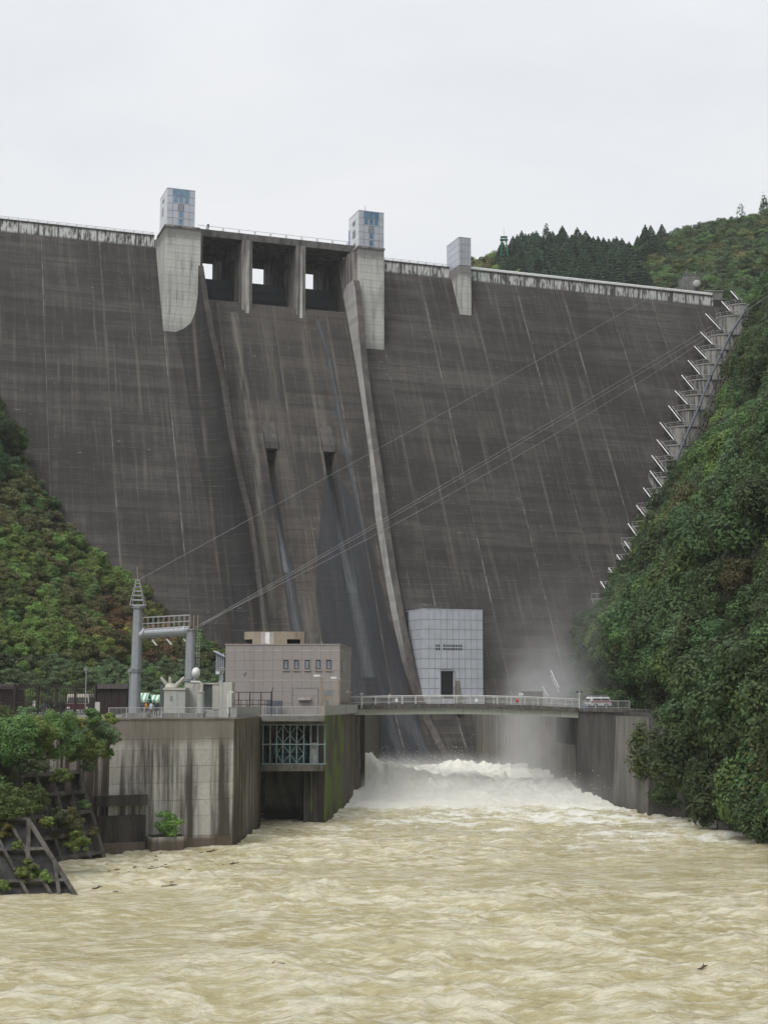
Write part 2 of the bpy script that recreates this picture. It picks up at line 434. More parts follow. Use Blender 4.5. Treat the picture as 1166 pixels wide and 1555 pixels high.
M['slabedge'] = concrete('walkway_concrete', (0.34, 0.33, 0.31), (0.16, 0.155, 0.145), 0.9, 0.3, 0.45, 0.68, lifts=0)
M['abut_dark'] = concrete('abutment_dark_concrete', (0.10, 0.096, 0.092), (0.045, 0.043, 0.042), 0.9, 0.1, 0.4, 0.58, lifts=0)
M['panel'] = simple('metal_panel', (0.52, 0.54, 0.59), 0.35, 0.25, 0.06, 0.4)
M['panel2'] = simple('pale_cladding_panel', (0.57, 0.595, 0.65), 0.4, 0.1, 0.07, 0.5)
M['panelw'] = simple('white_side_panel', (0.72, 0.73, 0.75), 0.4, 0.1, 0.04, 0.4)
M['joint'] = simple('panel_joint', (0.20, 0.20, 0.22), 0.7)
t_ = NT('blue_window_glass'); M['glass'] = t_.pbr(t_.mix(t_.mr(t_.noise(0.8), 0.3, 0.7), (0.10, 0.20, 0.31), (0.17, 0.30, 0.42)), 0.12, 0.0, None, 0.8)
t_ = NT('grey_window_glass'); M['glassg'] = t_.pbr((0.10, 0.105, 0.10), 0.15, 0, None, 0.7)
M['dark'] = simple('dark_opening', (0.02, 0.02, 0.022), 0.8)
M['louver'] = simple('louver_grey', (0.22, 0.23, 0.24), 0.5)
M['galv'] = simple('galvanised_steel', (0.40, 0.41, 0.42), 0.42, 0.35, 0.08, 2)
M['white'] = simple('white_paint', (0.75, 0.75, 0.74), 0.45, 0, 0.06)
M['whitepipe'] = simple('white_handrail', (0.92, 0.92, 0.91), 0.4, 0, 0.03)
M['railgrey'] = simple('rail_grey_paint', (0.42, 0.42, 0.41), 0.5, 0.2, 0.08)
M['screen'] = simple('blue_green_screen_paint', (0.20, 0.255, 0.25), 0.5, 0.1)
M['railpale'] = simple('pale_rail_paint', (0.56, 0.56, 0.54), 0.5, 0.1)
M['steelblue'] = simple('blue_grey_steel', (0.115, 0.125, 0.15), 0.5, 0.2, 0.1)
M['gantry'] = simple('grey_gantry_paint', (0.33, 0.345, 0.37), 0.38, 0.35, 0.06, 1.2)
M['cream'] = simple('cream_equipment_paint', (0.47, 0.46, 0.41), 0.5, 0.0, 0.07)
M['cream2'] = simple('grey_equipment_paint', (0.40, 0.405, 0.375), 0.5, 0.0, 0.07)
M['radiator'] = simple('dark_radiator', (0.10, 0.105, 0.105), 0.6)
M['brown'] = simple('brown_fence_paint', (0.034, 0.023, 0.021), 0.6)
M['rustpipe'] = simple('beige_pole_paint', (0.33, 0.25, 0.17), 0.6)
M['tan'] = concrete('tan_render', (0.34, 0.29, 0.225), (0.2, 0.165, 0.12), 0.6, 0.15, 0.45, 0.7, lifts=0)
M['asphalt'] = simple('asphalt', (0.06, 0.06, 0.058), 0.9)
M['yardc'] = concrete('yard_concrete', (0.22, 0.215, 0.2), (0.12, 0.115, 0.105), 0.5, 1, 0.4, 0.65, lifts=0)
M['girder'] = simple('pale_green_girder_paint', (0.40, 0.42, 0.355), 0.5, 0.0, 0.06)
M['deckedge'] = concrete('deck_edge_concrete', (0.15, 0.14, 0.125), (0.06, 0.057, 0.052), 2.0, 0.5, 0.4, 0.6, lifts=0)
M['teal'] = simple('teal_machine_paint', (0.04, 0.13, 0.13), 0.5)
M['cable'] = simple('aluminium_cable', (0.27, 0.27, 0.265), 0.5, 0.3)
M['red'] = simple('red_paint', (0.55, 0.03, 0.03), 0.5)
M['black'] = simple('black_rubber', (0.02, 0.02, 0.02), 0.7)
M['wood'] = simple('wet_driftwood', (0.09, 0.055, 0.035), 0.7, 0, 0.4, 4)
M['tanwall'] = concrete('quay_end_concrete', (0.27, 0.235, 0.18), (0.13, 0.11, 0.085), 1.5, 0.05, 0.42, 0.62, lifts=0)

QL, QD = (0.52, 0.505, 0.465), (0.075, 0.066, 0.058)
BR = (0.115, 0.088, 0.068)
M['quay'] = concrete('quay_concrete', QL, QD, 0.7, 0.06, 0.44, 0.60, top=(10.6, 1.6, (0.195, 0.17, 0.145)), bottom=(1.25, 0.7, BR), green=((0.05, 0.065, 0.02), 0.58, 0.7), lifts=3.3, liftamt=0.22)
M['quayside'] = concrete('quay_side_concrete', (0.36, 0.33, 0.29), (0.055, 0.042, 0.034), 2.3, 0.03, 0.38, 0.54, top=(12.0, 1.2, (0.13, 0.10, 0.08)), bottom=(0.4, 1.2, (0.05, 0.04, 0.033)), green=((0.06, 0.07, 0.015), 0.5, 0.6), lifts=0)
M['moss'] = concrete('mossy_concrete', (0.12, 0.11, 0.09), (0.035, 0.030, 0.025), 2.6, 0.03, 0.4, 0.56, bottom=(0.5, 1.5, (0.04, 0.035, 0.03)), green=((0.105, 0.145, 0.022), 0.36, 0.95), lifts=0)
M['brownwall'] = concrete('brown_basin_concrete', (0.10, 0.088, 0.075), (0.045, 0.040, 0.035), 1.6, 0.04, 0.42, 0.6, lifts=0)
M['mossdim'] = concrete('dim_mossy_concrete', (0.17, 0.155, 0.125), (0.04, 0.034, 0.028), 3.0, 0.025, 0.42, 0.56, bottom=(0.5, 1.5, (0.04, 0.035, 0.03)), green=((0.07, 0.085, 0.018), 0.5, 0.8), lifts=0)
M['recess'] = concrete('recess_concrete', (0.17, 0.16, 0.13), (0.06, 0.057, 0.048), 0.6, 0.3, 0.42, 0.62, bottom=(1.6, 1.4, (0.022, 0.021, 0.02)), lifts=3.0)
M['recessdark'] = concrete('recess_dark_concrete', (0.075, 0.07, 0.062), (0.022, 0.021, 0.02), 0.8, 0.12, 0.4, 0.6, lifts=0)
M['basin'] = concrete('basin_wall_concrete', (0.25, 0.235, 0.205), (0.10, 0.095, 0.083), 0.9, 0.04, 0.4, 0.62, bottom=(0.0, 3.0, (0.07, 0.065, 0.06)), lifts=0)
M['bank'] = concrete('bank_wall_concrete', (0.098, 0.095, 0.092), (0.058, 0.056, 0.053), 0.35, 0.3, 0.4, 0.62, bottom=(0.0, 3.0, (0.05, 0.047, 0.043)), lifts=3.0, liftamt=0.2)
M['bankpale'] = concrete('pale_bank_concrete', (0.20, 0.19, 0.17), (0.10, 0.095, 0.088), 0.6, 0.12, 0.42, 0.64, bottom=(1.0, 3.5, (0.08, 0.075, 0.068)), lifts=2.5, liftamt=0.2)
M['frame_con'] = concrete('crib_beam_concrete', (0.125, 0.115, 0.10), (0.045, 0.042, 0.037), 1.0, 0.6, 0.4, 0.6, green=((0.04, 0.05, 0.015), 0.6, 0.5), lifts=0)
M['crib_con'] = concrete('crib_panel_concrete', (0.072, 0.070, 0.070), (0.025, 0.024, 0.024), 0.8, 0.7, 0.4, 0.62, lifts=0)
def tile_wall():
    t = NT('greige_tile_wall')
    n = t.noise(6.0, (1, 1, 1), 3, 0.7); s2 = t.noise(0.5, (1, 1, 0.1), 5, 0.6)
    c = t.mix(t.mr(n, 0.3, 0.7), (0.285, 0.255, 0.238), (0.36, 0.328, 0.308))
    return t.pbr(t.mix(t.mr(s2, 0.5, 0.75, 0, 0.35), c, (0.19, 0.165, 0.15)), 0.7)
M['tile'] = tile_wall()
M['tilejoint'] = simple('tile_joint', (0.12, 0.105, 0.095), 0.8)
M['band'] = simple('pale_band', (0.40, 0.36, 0.33), 0.7)

def leafmat(name, a, b, c=None, trans=0.25):
    t = NT(name)
    lv = t.attr('lv'); rnd = t.n('ShaderNodeObjectInfo').outputs['Random']
    col = t.mix(lv, a, b)
    if c: col = t.mix(t.math('MULTIPLY', t.mr(lv, 0.72, 0.95), 0.8), col, c)
    h = t.n('ShaderNodeHueSaturation'); t.l(col, h.inputs['Color'])
    t.l(t.mr(rnd, 0, 1, 0.475, 0.525, False), h.inputs['Hue']); t.l(t.mr(rnd, 0, 1, 0.6, 1.4, False), h.inputs['Value'])
    h.inputs['Saturation'].default_value = 0.92
    d = t.n('ShaderNodeBsdfPrincipled'); t.l(h.outputs[0], d.inputs['Base Color']); d.inputs['Roughness'].default_value = 0.55; d.inputs['Specular IOR Level'].default_value = 0.25
    tr = t.n('ShaderNodeBsdfTranslucent'); t.l(h.outputs[0], tr.inputs[0])
    mx = t.n('ShaderNodeMixShader'); mx.inputs[0].default_value = trans
    t.l(d.outputs[0], mx.inputs[1]); t.l(tr.outputs[0], mx.inputs[2]); t.l(mx.outputs[0], t.out.inputs[0])
    return t.m
LEAF = {
 'dark green': leafmat('leaf_dark_green', (0.039, 0.076, 0.028), (0.111, 0.178, 0.053)),
 'mid green': leafmat('leaf_mid_green', (0.065, 0.117, 0.030), (0.169, 0.254, 0.062)),
 'bright green': leafmat('leaf_bright_green', (0.098, 0.165, 0.030), (0.240, 0.343, 0.067)),
 'olive': leafmat('leaf_olive', (0.091, 0.102, 0.034), (0.215, 0.210, 0.071), (0.240, 0.184, 0.067)),
 'yellow tinged': leafmat('leaf_yellow_tinged', (0.091, 0.140, 0.025), (0.234, 0.267, 0.048), (0.494, 0.381, 0.046)),
 'rust coloured': leafmat('leaf_rust', (0.124, 0.108, 0.037), (0.260, 0.159, 0.052), (0.390, 0.140, 0.052)),
 'grey green': leafmat('leaf_grey_green', (0.068, 0.108, 0.046), (0.156, 0.222, 0.094)),
 'cedar': leafmat('leaf_cedar', (0.034, 0.069, 0.039), (0.078, 0.133, 0.069)),
 'undergrowth': leafmat('leaf_undergrowth_gap_shade', (0.024, 0.040, 0.017), (0.052, 0.078, 0.030)),  # undergrowth leaves; shade of the gaps between crowns put into their colour
}
M['bark'] = simple('bark', (0.08, 0.065, 0.05), 0.9, 0, 0.3, 3)
def soil(name, a, b, sc=0.4):
    t = NT(name); n = t.noise(sc, (1, 1, 1), 8, 0.7)
    return t.pbr(t.mix(t.mr(n, 0.35, 0.65), a, b), 0.95, 0, t.bump(n, 0.8, 0.5))
M['soil'] = soil('undergrowth_soil', (0.020, 0.027, 0.012), (0.045, 0.055, 0.022))
M['soilr'] = soil('dark_slope_soil', (0.015, 0.020, 0.010), (0.034, 0.040, 0.018))  # darker soil tone for the right slope, far hill and riverbed
M['grass'] = soil('mown_grass', (0.14, 0.15, 0.035), (0.20, 0.19, 0.05))

# ------------------------------------------------------------------ vegetation prototypes
def leaf_quads(P, N, size, rng, aspect=0.55):
    n = len(P)
    N = N / (np.linalg.norm(N, axis=1, keepdims=True) + 1e-9)
    r = rng.normal(size=(n, 3)); T = np.cross(N, r); T /= np.linalg.norm(T, axis=1, keepdims=True) + 1e-9
    B = np.cross(N, T)
    s = (size * rng.uniform(0.6, 1.35, n))[:, None]
    V = np.stack([P - T * s * .5, P - B * s * aspect * .5 + N * s * .08, P + T * s * .5, P + B * s * aspect * .5 + N * s * .08], 1)
    Fq = np.arange(n * 4).reshape(n, 4)
    return V.reshape(-1, 3), Fq
def crown_data(seed, R, n, size, lobes=16, flat=0.85, hang=-0.75, loose=0.0):
    rng = np.random.default_rng(seed)
    R = np.array(R, float)
    c = rng.normal(size=(lobes, 3)); c /= np.linalg.norm(c, axis=1, keepdims=True)
    c *= rng.uniform(0.42, 0.82, (lobes, 1)); c[:, 2] = np.where(c[:, 2] < -.55, -c[:, 2], c[:, 2])
    c[:, :2] *= (1 - .35 * np.clip(c[:, 2:3], 0, 1))
    rad = rng.uniform(0.22, 0.42, lobes)
    rad[:3] = (0.62 - .25 * loose, .5, .5); c[0] *= 0.1; c[1:3] *= .45 + .4 * loose
    c[3:] *= 1 + .35 * loose; rad[3:] *= 1 - .22 * loose
    k = rng.choice(lobes, n, p=rad ** 2 / (rad ** 2).sum())
    d = rng.normal(size=(n, 3)); d /= np.linalg.norm(d, axis=1, keepdims=True)
    low = d[:, 2] < hang; d[low, 2] *= -1
    sh = rng.uniform(0.62, 1.12, n) ** 0.6
    ncl = 22                                   # twigs: leaves gather towards a number of directions per bough
    cl = rng.normal(size=(lobes, ncl, 3)); cl /= np.linalg.norm(cl, axis=2, keepdims=True)
    kk = rng.integers(0, ncl, n)
    dd = d * 0.55 + cl[k, kk] * 0.62; dd /= np.linalg.norm(dd, axis=1, keepdims=True)
    reach = rng.uniform(.82, 1.22, (lobes, ncl))[k, kk]
    P = (c[k] + dd * (rad[k] * sh * reach)[:, None] * np.array([1, 1, flat]))
    N = dd * 0.95 + np.array([0, 0, 0.35]) + rng.normal(size=(n, 3)) * 0.30
    lobe_t = rng.uniform(0.22, 0.82, lobes); clump_t = rng.uniform(-0.15, 0.15, (lobes, ncl))
    lv = np.clip(lobe_t[k] + clump_t[k, kk] + rng.normal(size=n) * 0.08, 0, 1)
    V, Fq = leaf_quads(P * R, N, size, rng)
    return V, Fq, np.repeat(lv, 4)
def crown_mesh(name, seed, R, n, size, mat, **k):
    V, Fq, lv = crown_data(seed, R, n, size, **k)
    return np_mesh(name, V, Fq, LEAF[mat], {'lv': lv})
def trunk_mesh(name, h, r, seed, spread=1.2):
    rng = random.Random(seed); mb = MB()
    lean = (rng.uniform(-.3, .3), rng.uniform(-.3, .3))
    mid = (lean[0] * .5, lean[1] * .5, h * .5); top = (lean[0], lean[1], h)
    mb.tube([(0, 0, -1.0), mid, top, (top[0] * 1.4, top[1] * 1.4, h * 1.35)], [r, r * .75, r * .5, r * .15], 6)
    for k in range(5):
        w = 2 * math.pi * (k + rng.random() * .6) / 5; z0 = h * rng.uniform(.5, .95)
        mb.tube([(lean[0] * z0 / h, lean[1] * z0 / h, z0), (math.cos(w) * spread * .6, math.sin(w) * spread * .6, z0 + h * .2), (math.cos(w) * spread * 1.3, math.sin(w) * spread * 1.3, z0 + h * .42)], [r * .4, r * .25, r * .08], 4)
    me = bpy.data.meshes.new(name); me.from_pydata([tuple(v) for v in mb.v], [], mb.f); me.materials.append(M['bark']); me.shade_smooth()
    return me
def conifer_mesh(name, seed, h, r, n, size, mat):
    rng = np.random.default_rng(seed)
    t = rng.uniform(0, 1, n) ** 0.62                     # 0 base .. 1 top measured so more leaves low
    t = 1 - t
    tier = np.round(t * 9) / 9 * 0.35 + t * 0.65
    w = rng.uniform(0, 2 * math.pi, n); nb = 7
    w = np.round(w / (2 * math.pi) * nb + rng.normal(size=n) * .22) / nb * 2 * math.pi + tier * 9 + rng.normal(size=n) * 0.18
    rr = r * (1 - tier ** 1.5) ** 0.8 * rng.uniform(0.25, 1.05, n) ** 0.6 + 0.05
    P = np.stack([np.cos(w) * rr, np.sin(w) * rr, h * (0.12 + 0.9 * tier) - rr * 0.35 + rng.normal(size=n) * .1], 1)
    N = np.stack([np.cos(w) * .7, np.sin(w) * .7, np.full(n, .8)], 1) + rng.normal(size=(n, 3)) * .3
    V, Fq = leaf_quads(P, N, size, rng, 0.6)
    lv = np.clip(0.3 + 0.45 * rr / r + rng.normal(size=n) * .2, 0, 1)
    return np_mesh(name, V, Fq, LEAF[mat], {'lv': np.repeat(lv, 4)})

def scatter_nodes(proto):
    """node group: one copy of proto's foliage on every vertex (size from 'sz', turn from 'rz')"""
    g = bpy.data.node_groups.new('woodland', 'GeometryNodeTree')
    g.interface.new_socket('Geometry', in_out='INPUT', socket_type='NodeSocketGeometry')
    g.interface.new_socket('Geometry', in_out='OUTPUT', socket_type='NodeSocketGeometry')
    a = g.nodes.new('NodeGroupInput'); b = g.nodes.new('NodeGroupOutput')
    ip = g.nodes.new('GeometryNodeInstanceOnPoints'); oi = g.nodes.new('GeometryNodeObjectInfo')
    oi.transform_space = 'ORIGINAL'; oi.inputs['Object'].default_value = proto; oi.inputs['As Instance'].default_value = True
    sz = g.nodes.new('GeometryNodeInputNamedAttribute'); sz.data_type = 'FLOAT'; sz.inputs['Name'].default_value = 'sz'
    rz = g.nodes.new('GeometryNodeInputNamedAttribute'); rz.data_type = 'FLOAT'; rz.inputs['Name'].default_value = 'rz'
    cx = g.nodes.new('ShaderNodeCombineXYZ')
    g.links.new(a.outputs[0], ip.inputs['Points']); g.links.new(oi.outputs['Geometry'], ip.inputs['Instance'])
    g.links.new(sz.outputs['Attribute'], ip.inputs['Scale']); g.links.new(rz.outputs['Attribute'], cx.inputs[2])
    g.links.new(cx.outputs[0], ip.inputs['Rotation']); g.links.new(ip.outputs[0], b.inputs[0])
    return g
def mass(name, proto, pts, sz, rz, label, cat):
    if len(pts) == 0: return
    me = bpy.data.meshes.new(name)
    me.vertices.add(len(pts)); me.vertices.foreach_set('co', np.asarray(pts, np.float32).ravel())
    for nm, arr in (('sz', sz), ('rz', rz)):
        at_ = me.attributes.new(nm, 'FLOAT', 'POINT'); at_.data.foreach_set('value', np.asarray(arr, np.float32))
    o = bpy.data.objects.new(name, me); COL.objects.link(o)
    md = o.modifiers.new('scatter', 'NODES'); md.node_group = scatter_nodes(proto)
    return tag(o, label, cat, kind='stuff')

# ------------------------------------------------------------------ water
def phi_x(y, v, tab):
    vs = [a for a, _ in tab]; us = [b for _, b in tab]
    return y * (np.interp(v, vs[::-1], us[::-1]) - 583) / F_PX
BANKX = ([-300, 60, 120, 162, 186, 192.6, 221, 311, 460], [52, 50, 47, 42.3, 40.2, 35, 29.4, 20.8, 16])
LBANKX = ([-300, 60, 108, 116, 140, 146, 173, 180, 228, 311, 460], [-44, -44, -44, -27, -27.5, -24, -14.6, -7.1, -3.9, -0.9, 0])
def bankx(y): return np.interp(y, *BANKX)

def water():
    ys = np.concatenate([np.arange(-260, 44, 16.0), np.arange(44, 110, 0.2), np.arange(110, 190, 0.28), np.arange(190, 323, 0.4)])
    xs = np.concatenate([np.arange(-66, -32, 2.0), np.arange(-32, 45, 0.2), np.arange(45, 70, 2.0)])
    X, Y = np.meshgrid(xs, ys)
    # current-stretched choppy water
    wx = X + 2.2 * fbm(X / 9, Y / 9, 5, 3); wy = Y + 2.2 * fbm(X / 9, Y / 9, 9, 3)
    def ridge(a, b, s, o=3):
        t = 0; am = 1; n = 0
        for k in range(o):
            t = t + am * (1 - np.abs(vnoise(a, b, s + k * 31) * 2 - 1)); n += am; am *= .5; a = a * 2.1 + 3; b = b * 2.1 + 5
        return t / n
    calm = sstep(0.15, 0.6, vnoise(X / 22, Y / 16, 77) * .7 + vnoise(X / 7, Y / 6, 78) * .3)
    turb = sstep(120, 235, Y + 0.5 * (X - 10))
    h = 0.74 * (ridge(wx / 8.5, wy / 4.2, 11) - .5) + 0.30 * fbm(wx / 2.8, wy / 1.4, 21, 5) + 0.22 * (ridge(wx / 1.6, wy / 0.9, 61, 2) - .5)
    h = h * (0.30 + 0.85 * calm)
    h = h + turb * (0.45 * fbm(wx / 3.2, wy / 3.2, 41, 4) + 0.25 * (ridge(wx / 1.9, wy / 1.9, 51, 2) - .5))
    # boil of the released water in the basin
    cx = -2 + (Y - 311) * -0.03
    lx = (X - np.interp(Y, [180, 221, 311], [-6, -3.5, -0.9])) / np.maximum(np.interp(Y, [180, 221, 311], [40, 33, 21.7]), 1)
    heap = sstep(196, 232, Y) * (1 - 0.75 * sstep(262, 306, Y)) * (0.65 + 0.5 * sstep(0.0, 0.5, lx))
    bo = fbm(X / 6.5, Y / 6.5, 91, 5); bo2 = fbm(X / 1.8, Y / 1.8, 95, 4)
    bo3 = np.abs(fbm(X / 2.6, Y / 2.6, 97, 4))
    h = h + heap * (2.5 + 1.7 * bo + 0.6 * bo2 - 1.1 * bo3) * (0.5 + 0.5 * sstep(200, 250, Y)) + turb * .35 * (.35 - np.abs(fbm(X / 1.6, Y / 1.6, 99, 4)))
    jt = np.clip((X + 3.9) / 15, 0, 1); h = h + (3.4 * (1 - jt) ** 1.2 + 1.0) * np.exp(-((Y - 233.5 + 3 * jt) / (2.2 + 4 * jt)) ** 2) * (X > -4.5) * (1 - sstep(6, 16, X)) * (1 + .35 * bo2)
    fn = fbm(X / 5, Y / 3.0, 131, 5) ; fn2 = fbm(X / 1.3, Y / 0.8, 141, 4)
    foam = sstep(176, 224, Y + 9 * fn) * 1.1
    foam = np.maximum(foam, sstep(112, 222, Y + .5 * (X - 5)) * (0.50 + 1.1 * fn + 0.5 * fn2))
    edge = 1 - sstep(0.5, 6, bankx(Y) - X)
    foam = np.maximum(foam, edge * sstep(120, 175, Y) * (0.6 + fn2 * .8))
    crest = sstep(0.16, 0.42, h) * (0.22 + 0.35 * fn2)
    foam = np.clip(np.maximum(foam, crest * (0.35 + turb)), 0, 1)
    back = (1 - 0.7 * sstep(285, 309, Y)); foam = foam * back
    t = NT('muddy_water')
    fo = t.attr('foam'); ht = t.attr('ht')
    n1 = t.noise(1.6, (1, 1.7, 1), 6, 0.65, dist=0.6); n2 = t.noise(0.06, (1, 1.4, 1), 4, 0.6); n3 = t.noise(6.0, (1, 1.5, 1), 5, 0.7)
    mud_sky = t.mix(t.mr(n2, 0.35, 0.65), (0.50, 0.43, 0.225), (0.58, 0.515, 0.30))
    p1 = t.noise(.42, (.75, 2.1, 1), 6, .62, dist=.9); p2 = t.noise(1.3, (.7, 2.4, 1), 5, .65, dist=.7)
    sky_glint = t.math('ADD', t.math('ADD', t.math('MULTIPLY', p1, .6), t.math('MULTIPLY', p2, .4)), t.math('MULTIPLY', ht, .16))
    ln_ = t.noise(.055, (1.6, .55, 1), 5, .6, dist=1.6); mud_sky = t.mix(t.mr(ln_, .50, .64, 0, .5), mud_sky, (0.44, 0.375, 0.19))
    mud_sky = t.mix(t.mr(sky_glint, .44, .62), mud_sky, (0.80, 0.75, 0.56))  # cream stands for sky reflected on the waves, painted strongest on their tops
    mud_sky = t.mix(t.mr(sky_glint, .43, .33, 0, .45), mud_sky, (0.30, 0.245, 0.11))  # troughs painted darker, as contrast to the painted sky reflection
    st_ = t.noise(.30, (2.4, .5, 1), 6, .7, dist=1.2); fo = t.math('ADD', fo, t.mr(st_, .60, .72, 0, .30))
    fm = t.math('ADD', fo, t.math('MULTIPLY', t.math('SUBTRACT', n1, 0.5), 0.9)); fm = t.math('ADD', fm, t.math('MULTIPLY', t.math('SUBTRACT', n3, 0.5), 0.5))
    fmask = t.mr(fm, 0.30, 0.75)
    col = t.mix(fmask, mud_sky, (0.93, 0.905, 0.80))
    rg = t.mix(fmask, (0.09,) * 3, (0.6,) * 3)
    n4 = t.noise(2.4, (.8, 2.0, 1), 7, 0.7, dist=.8)
    hh = t.math('ADD', t.math('MULTIPLY', n1, .6), t.math('MULTIPLY', n4, 1.0)); hh = t.math('ADD', hh, t.math('MULTIPLY', n3, 0.5))
    mat = t.pbr(col, rg, 0, t.bump(hh, 0.9, 0.26), 0.5, IOR=1.33)
    P = np.stack([X, Y, h], 2)
    o = grid_mesh('river_water', P, mat, None, {'foam': foam, 'ht': h}, True)
    tag(o, kind='structure', label='muddy beige river churning with foam below the dam')
    return o
water()

# ------------------------------------------------------------------ terrain
def bed():
    mb = MB().box((-2500, -2500, -6.5), (2500, 4000, -3.2))
    o = mb.build('riverbed_ground', M['soilr']); o['kind'] = 'structure'
bed()

PHI_R = [(1400, 1230), (1200, 1010), (1100, 930), (1062, 900), (1020, 878), (985, 868), (930, 902), (890, 930), (820, 970), (760, 1012), (690, 1056), (610, 1100), (560, 1124), (510, 1140), (460, 1160), (400, 1190), (300, 1260), (100, 1400), (-400, 1800)]
def right_x(y, z):
    v = HOR - (z - EYE) / y * F_PX
    yd = np.interp(z, [0, 17, 35, 58, 84, 113, 135, 200], [318, 340, 353, 370, 390, 409, 425, 470])
    marg = 3.2 + np.clip(yd - y, 0, 400) * 0.075
    a = phi_x(y, v, PHI_R) + marg
    flat = np.interp(y, [150, 190, 221, 260, 311], [1.5, 3.0, 6.0, 8, 9])
    b = bankx(y) + 2.0 * (y > 188) + flat * sstep(8, 13, z) + np.clip(z - 12, 0, 500) * 0.42
    a = np.where(z < 13.2, b, np.maximum(a, b))
    n = 2.2 * fbm(y / 22, z / 16, 301, 4)
    return a + n * sstep(14, 30, z)
def right_hill():
    ys = np.arange(90, 452, 3.5); zs = np.concatenate([np.arange(-4, 16, 1.5), np.arange(16, 235, 4)])
    Y, Z = np.meshgrid(ys, zs)
    X = right_x(Y, Z)
    P = np.stack([X, Y, Z], 2)
    # close the hill top away to the right
    top = P[-1:].copy(); top[..., 0] += 300; top[..., 2] += 60
    P = np.concatenate([P, top], 0)
    grid_mesh('right_hillside', P, M['soilr'])['kind'] = 'structure'
right_hill()

LB0, LB1 = np.array([-62., 226.]), np.array([-27., 290.])
_ld = (LB1 - LB0) / np.linalg.norm(LB1 - LB0); _ln = np.array([-_ld[1], _ld[0]])
def left_z(x, y):
    w = (x - LB0[0]) * _ln[0] + (y - LB0[1]) * _ln[1]
    z = 13 + np.where(w > 0, 0.42 * w + 0.0069 * w * w, 0)
    return z + np.where(w > 2, 1.6 * fbm(x / 14, y / 14, 401, 4) * np.clip(w / 15, 0, 1), 0)
def left_hill():
    a = np.arange(-90, 78, 3.5); w = np.arange(-3, 120, 3.0)
    A, Wd = np.meshgrid(a, w)
    X = LB0[0] + _ld[0] * (A + 36) + _ln[0] * Wd; Y = LB0[1] + _ld[1] * (A + 36) + _ln[1] * Wd
    Z = left_z(X, Y); Z[0] -= 3
    o = grid_mesh('left_hillside', np.stack([X, Y, Z], 2), M['soil']); o['kind'] = 'structure'
left_hill()

RIDGE = [(560, 470), (640, 440), (690, 400), (718, 392), (740, 384), (765, 374), (800, 361), (830, 356), (870, 358), (900, 364), (940, 370), (965, 371), (985, 358), (1020, 346), (1060, 333), (1090, 326), (1130, 320), (1166, 312), (1300, 260), (1500, 230)]
YR = 640.0
def back_z(x, y):
    u = 583 + F_PX * x / YR
    zr = EYE + (HOR - np.interp(u, [a for a, _ in RIDGE], [b for _, b in RIDGE])) / F_PX * YR
    # spurs: nearer ground on the right rises sooner
    y0 = np.interp(x, [-50, 60, 110, 160, 240], [470, 470, 455, 440, 425])
    t = np.clip((y - y0) / (YR - y0), 0, 1)
    z = 118 + (zr - 118) * (t ** 0.85) - 8 * np.clip((y - YR) / 60, 0, 3)
    return z + 5 * fbm(x / 45, y / 45, 501, 4) * np.sin(np.pi * t) - 2
def back_hill():
    xs = np.arange(-60, 420, 6.0); ys = np.arange(424, 760, 6.0)
    X, Y = np.meshgrid(xs, ys)
    o = grid_mesh('forested_hill', np.stack([X, Y, back_z(X, Y)], 2), M['soilr']); o['kind'] = 'structure'
back_hill()

# ------------------------------------------------------------------ the dam
dam = thing('dam', 'huge dark concrete gravity dam with three gate bays and a central spillway', 'dam', W(0, 0, 0), TH)
JT = [10.2 + 14.67 * k for k in range(-4, 16)]
def dam_blocks():
    cuts = [j for j in JT if j < 47] + [50.2]
    cutr = [89.0] + [j for j in JT if j > 90]
    for cs in (cuts, cutr):
        for a, b in zip(cs[:-1], cs[1:]):
            g = 0.05
            zl = [-4, 0, 3, 6, 9, 12, 131.6]
            prof = [(qs(z), z) for z in zl] + [(0.0, 132.1), (0.0, 134.4), (-9.0, 134.4), (-12, 118.0), (-12, -4)]
            MB().extr([W(a + g, q, z) for q, z in prof], [W(b - g, q, z) for q, z in prof]).build('concrete_block', M['dam'], dam)
    for j in JT:
        if 47 < j < 90: continue
        z0 = -3
        w = 0.085
        def P_(s, z, o): return W(s, qs(z) + o, z)
        mb = MB()
        zs = [-3, 3, 8, 12, 131.6]
        for z0, z1 in zip(zs[:-1], zs[1:]):
            mb.hexa([P_(j - w, z0, .03), P_(j + w, z0, .03), P_(j + w, z0, -.6), P_(j - w, z0, -.6), P_(j - w, z1, .03), P_(j + w, z1, .03), P_(j + w, z1, -.6), P_(j - w, z1, -.6)])
        mb.build('joint_seam', M['seam'], dam)
dam_blocks()

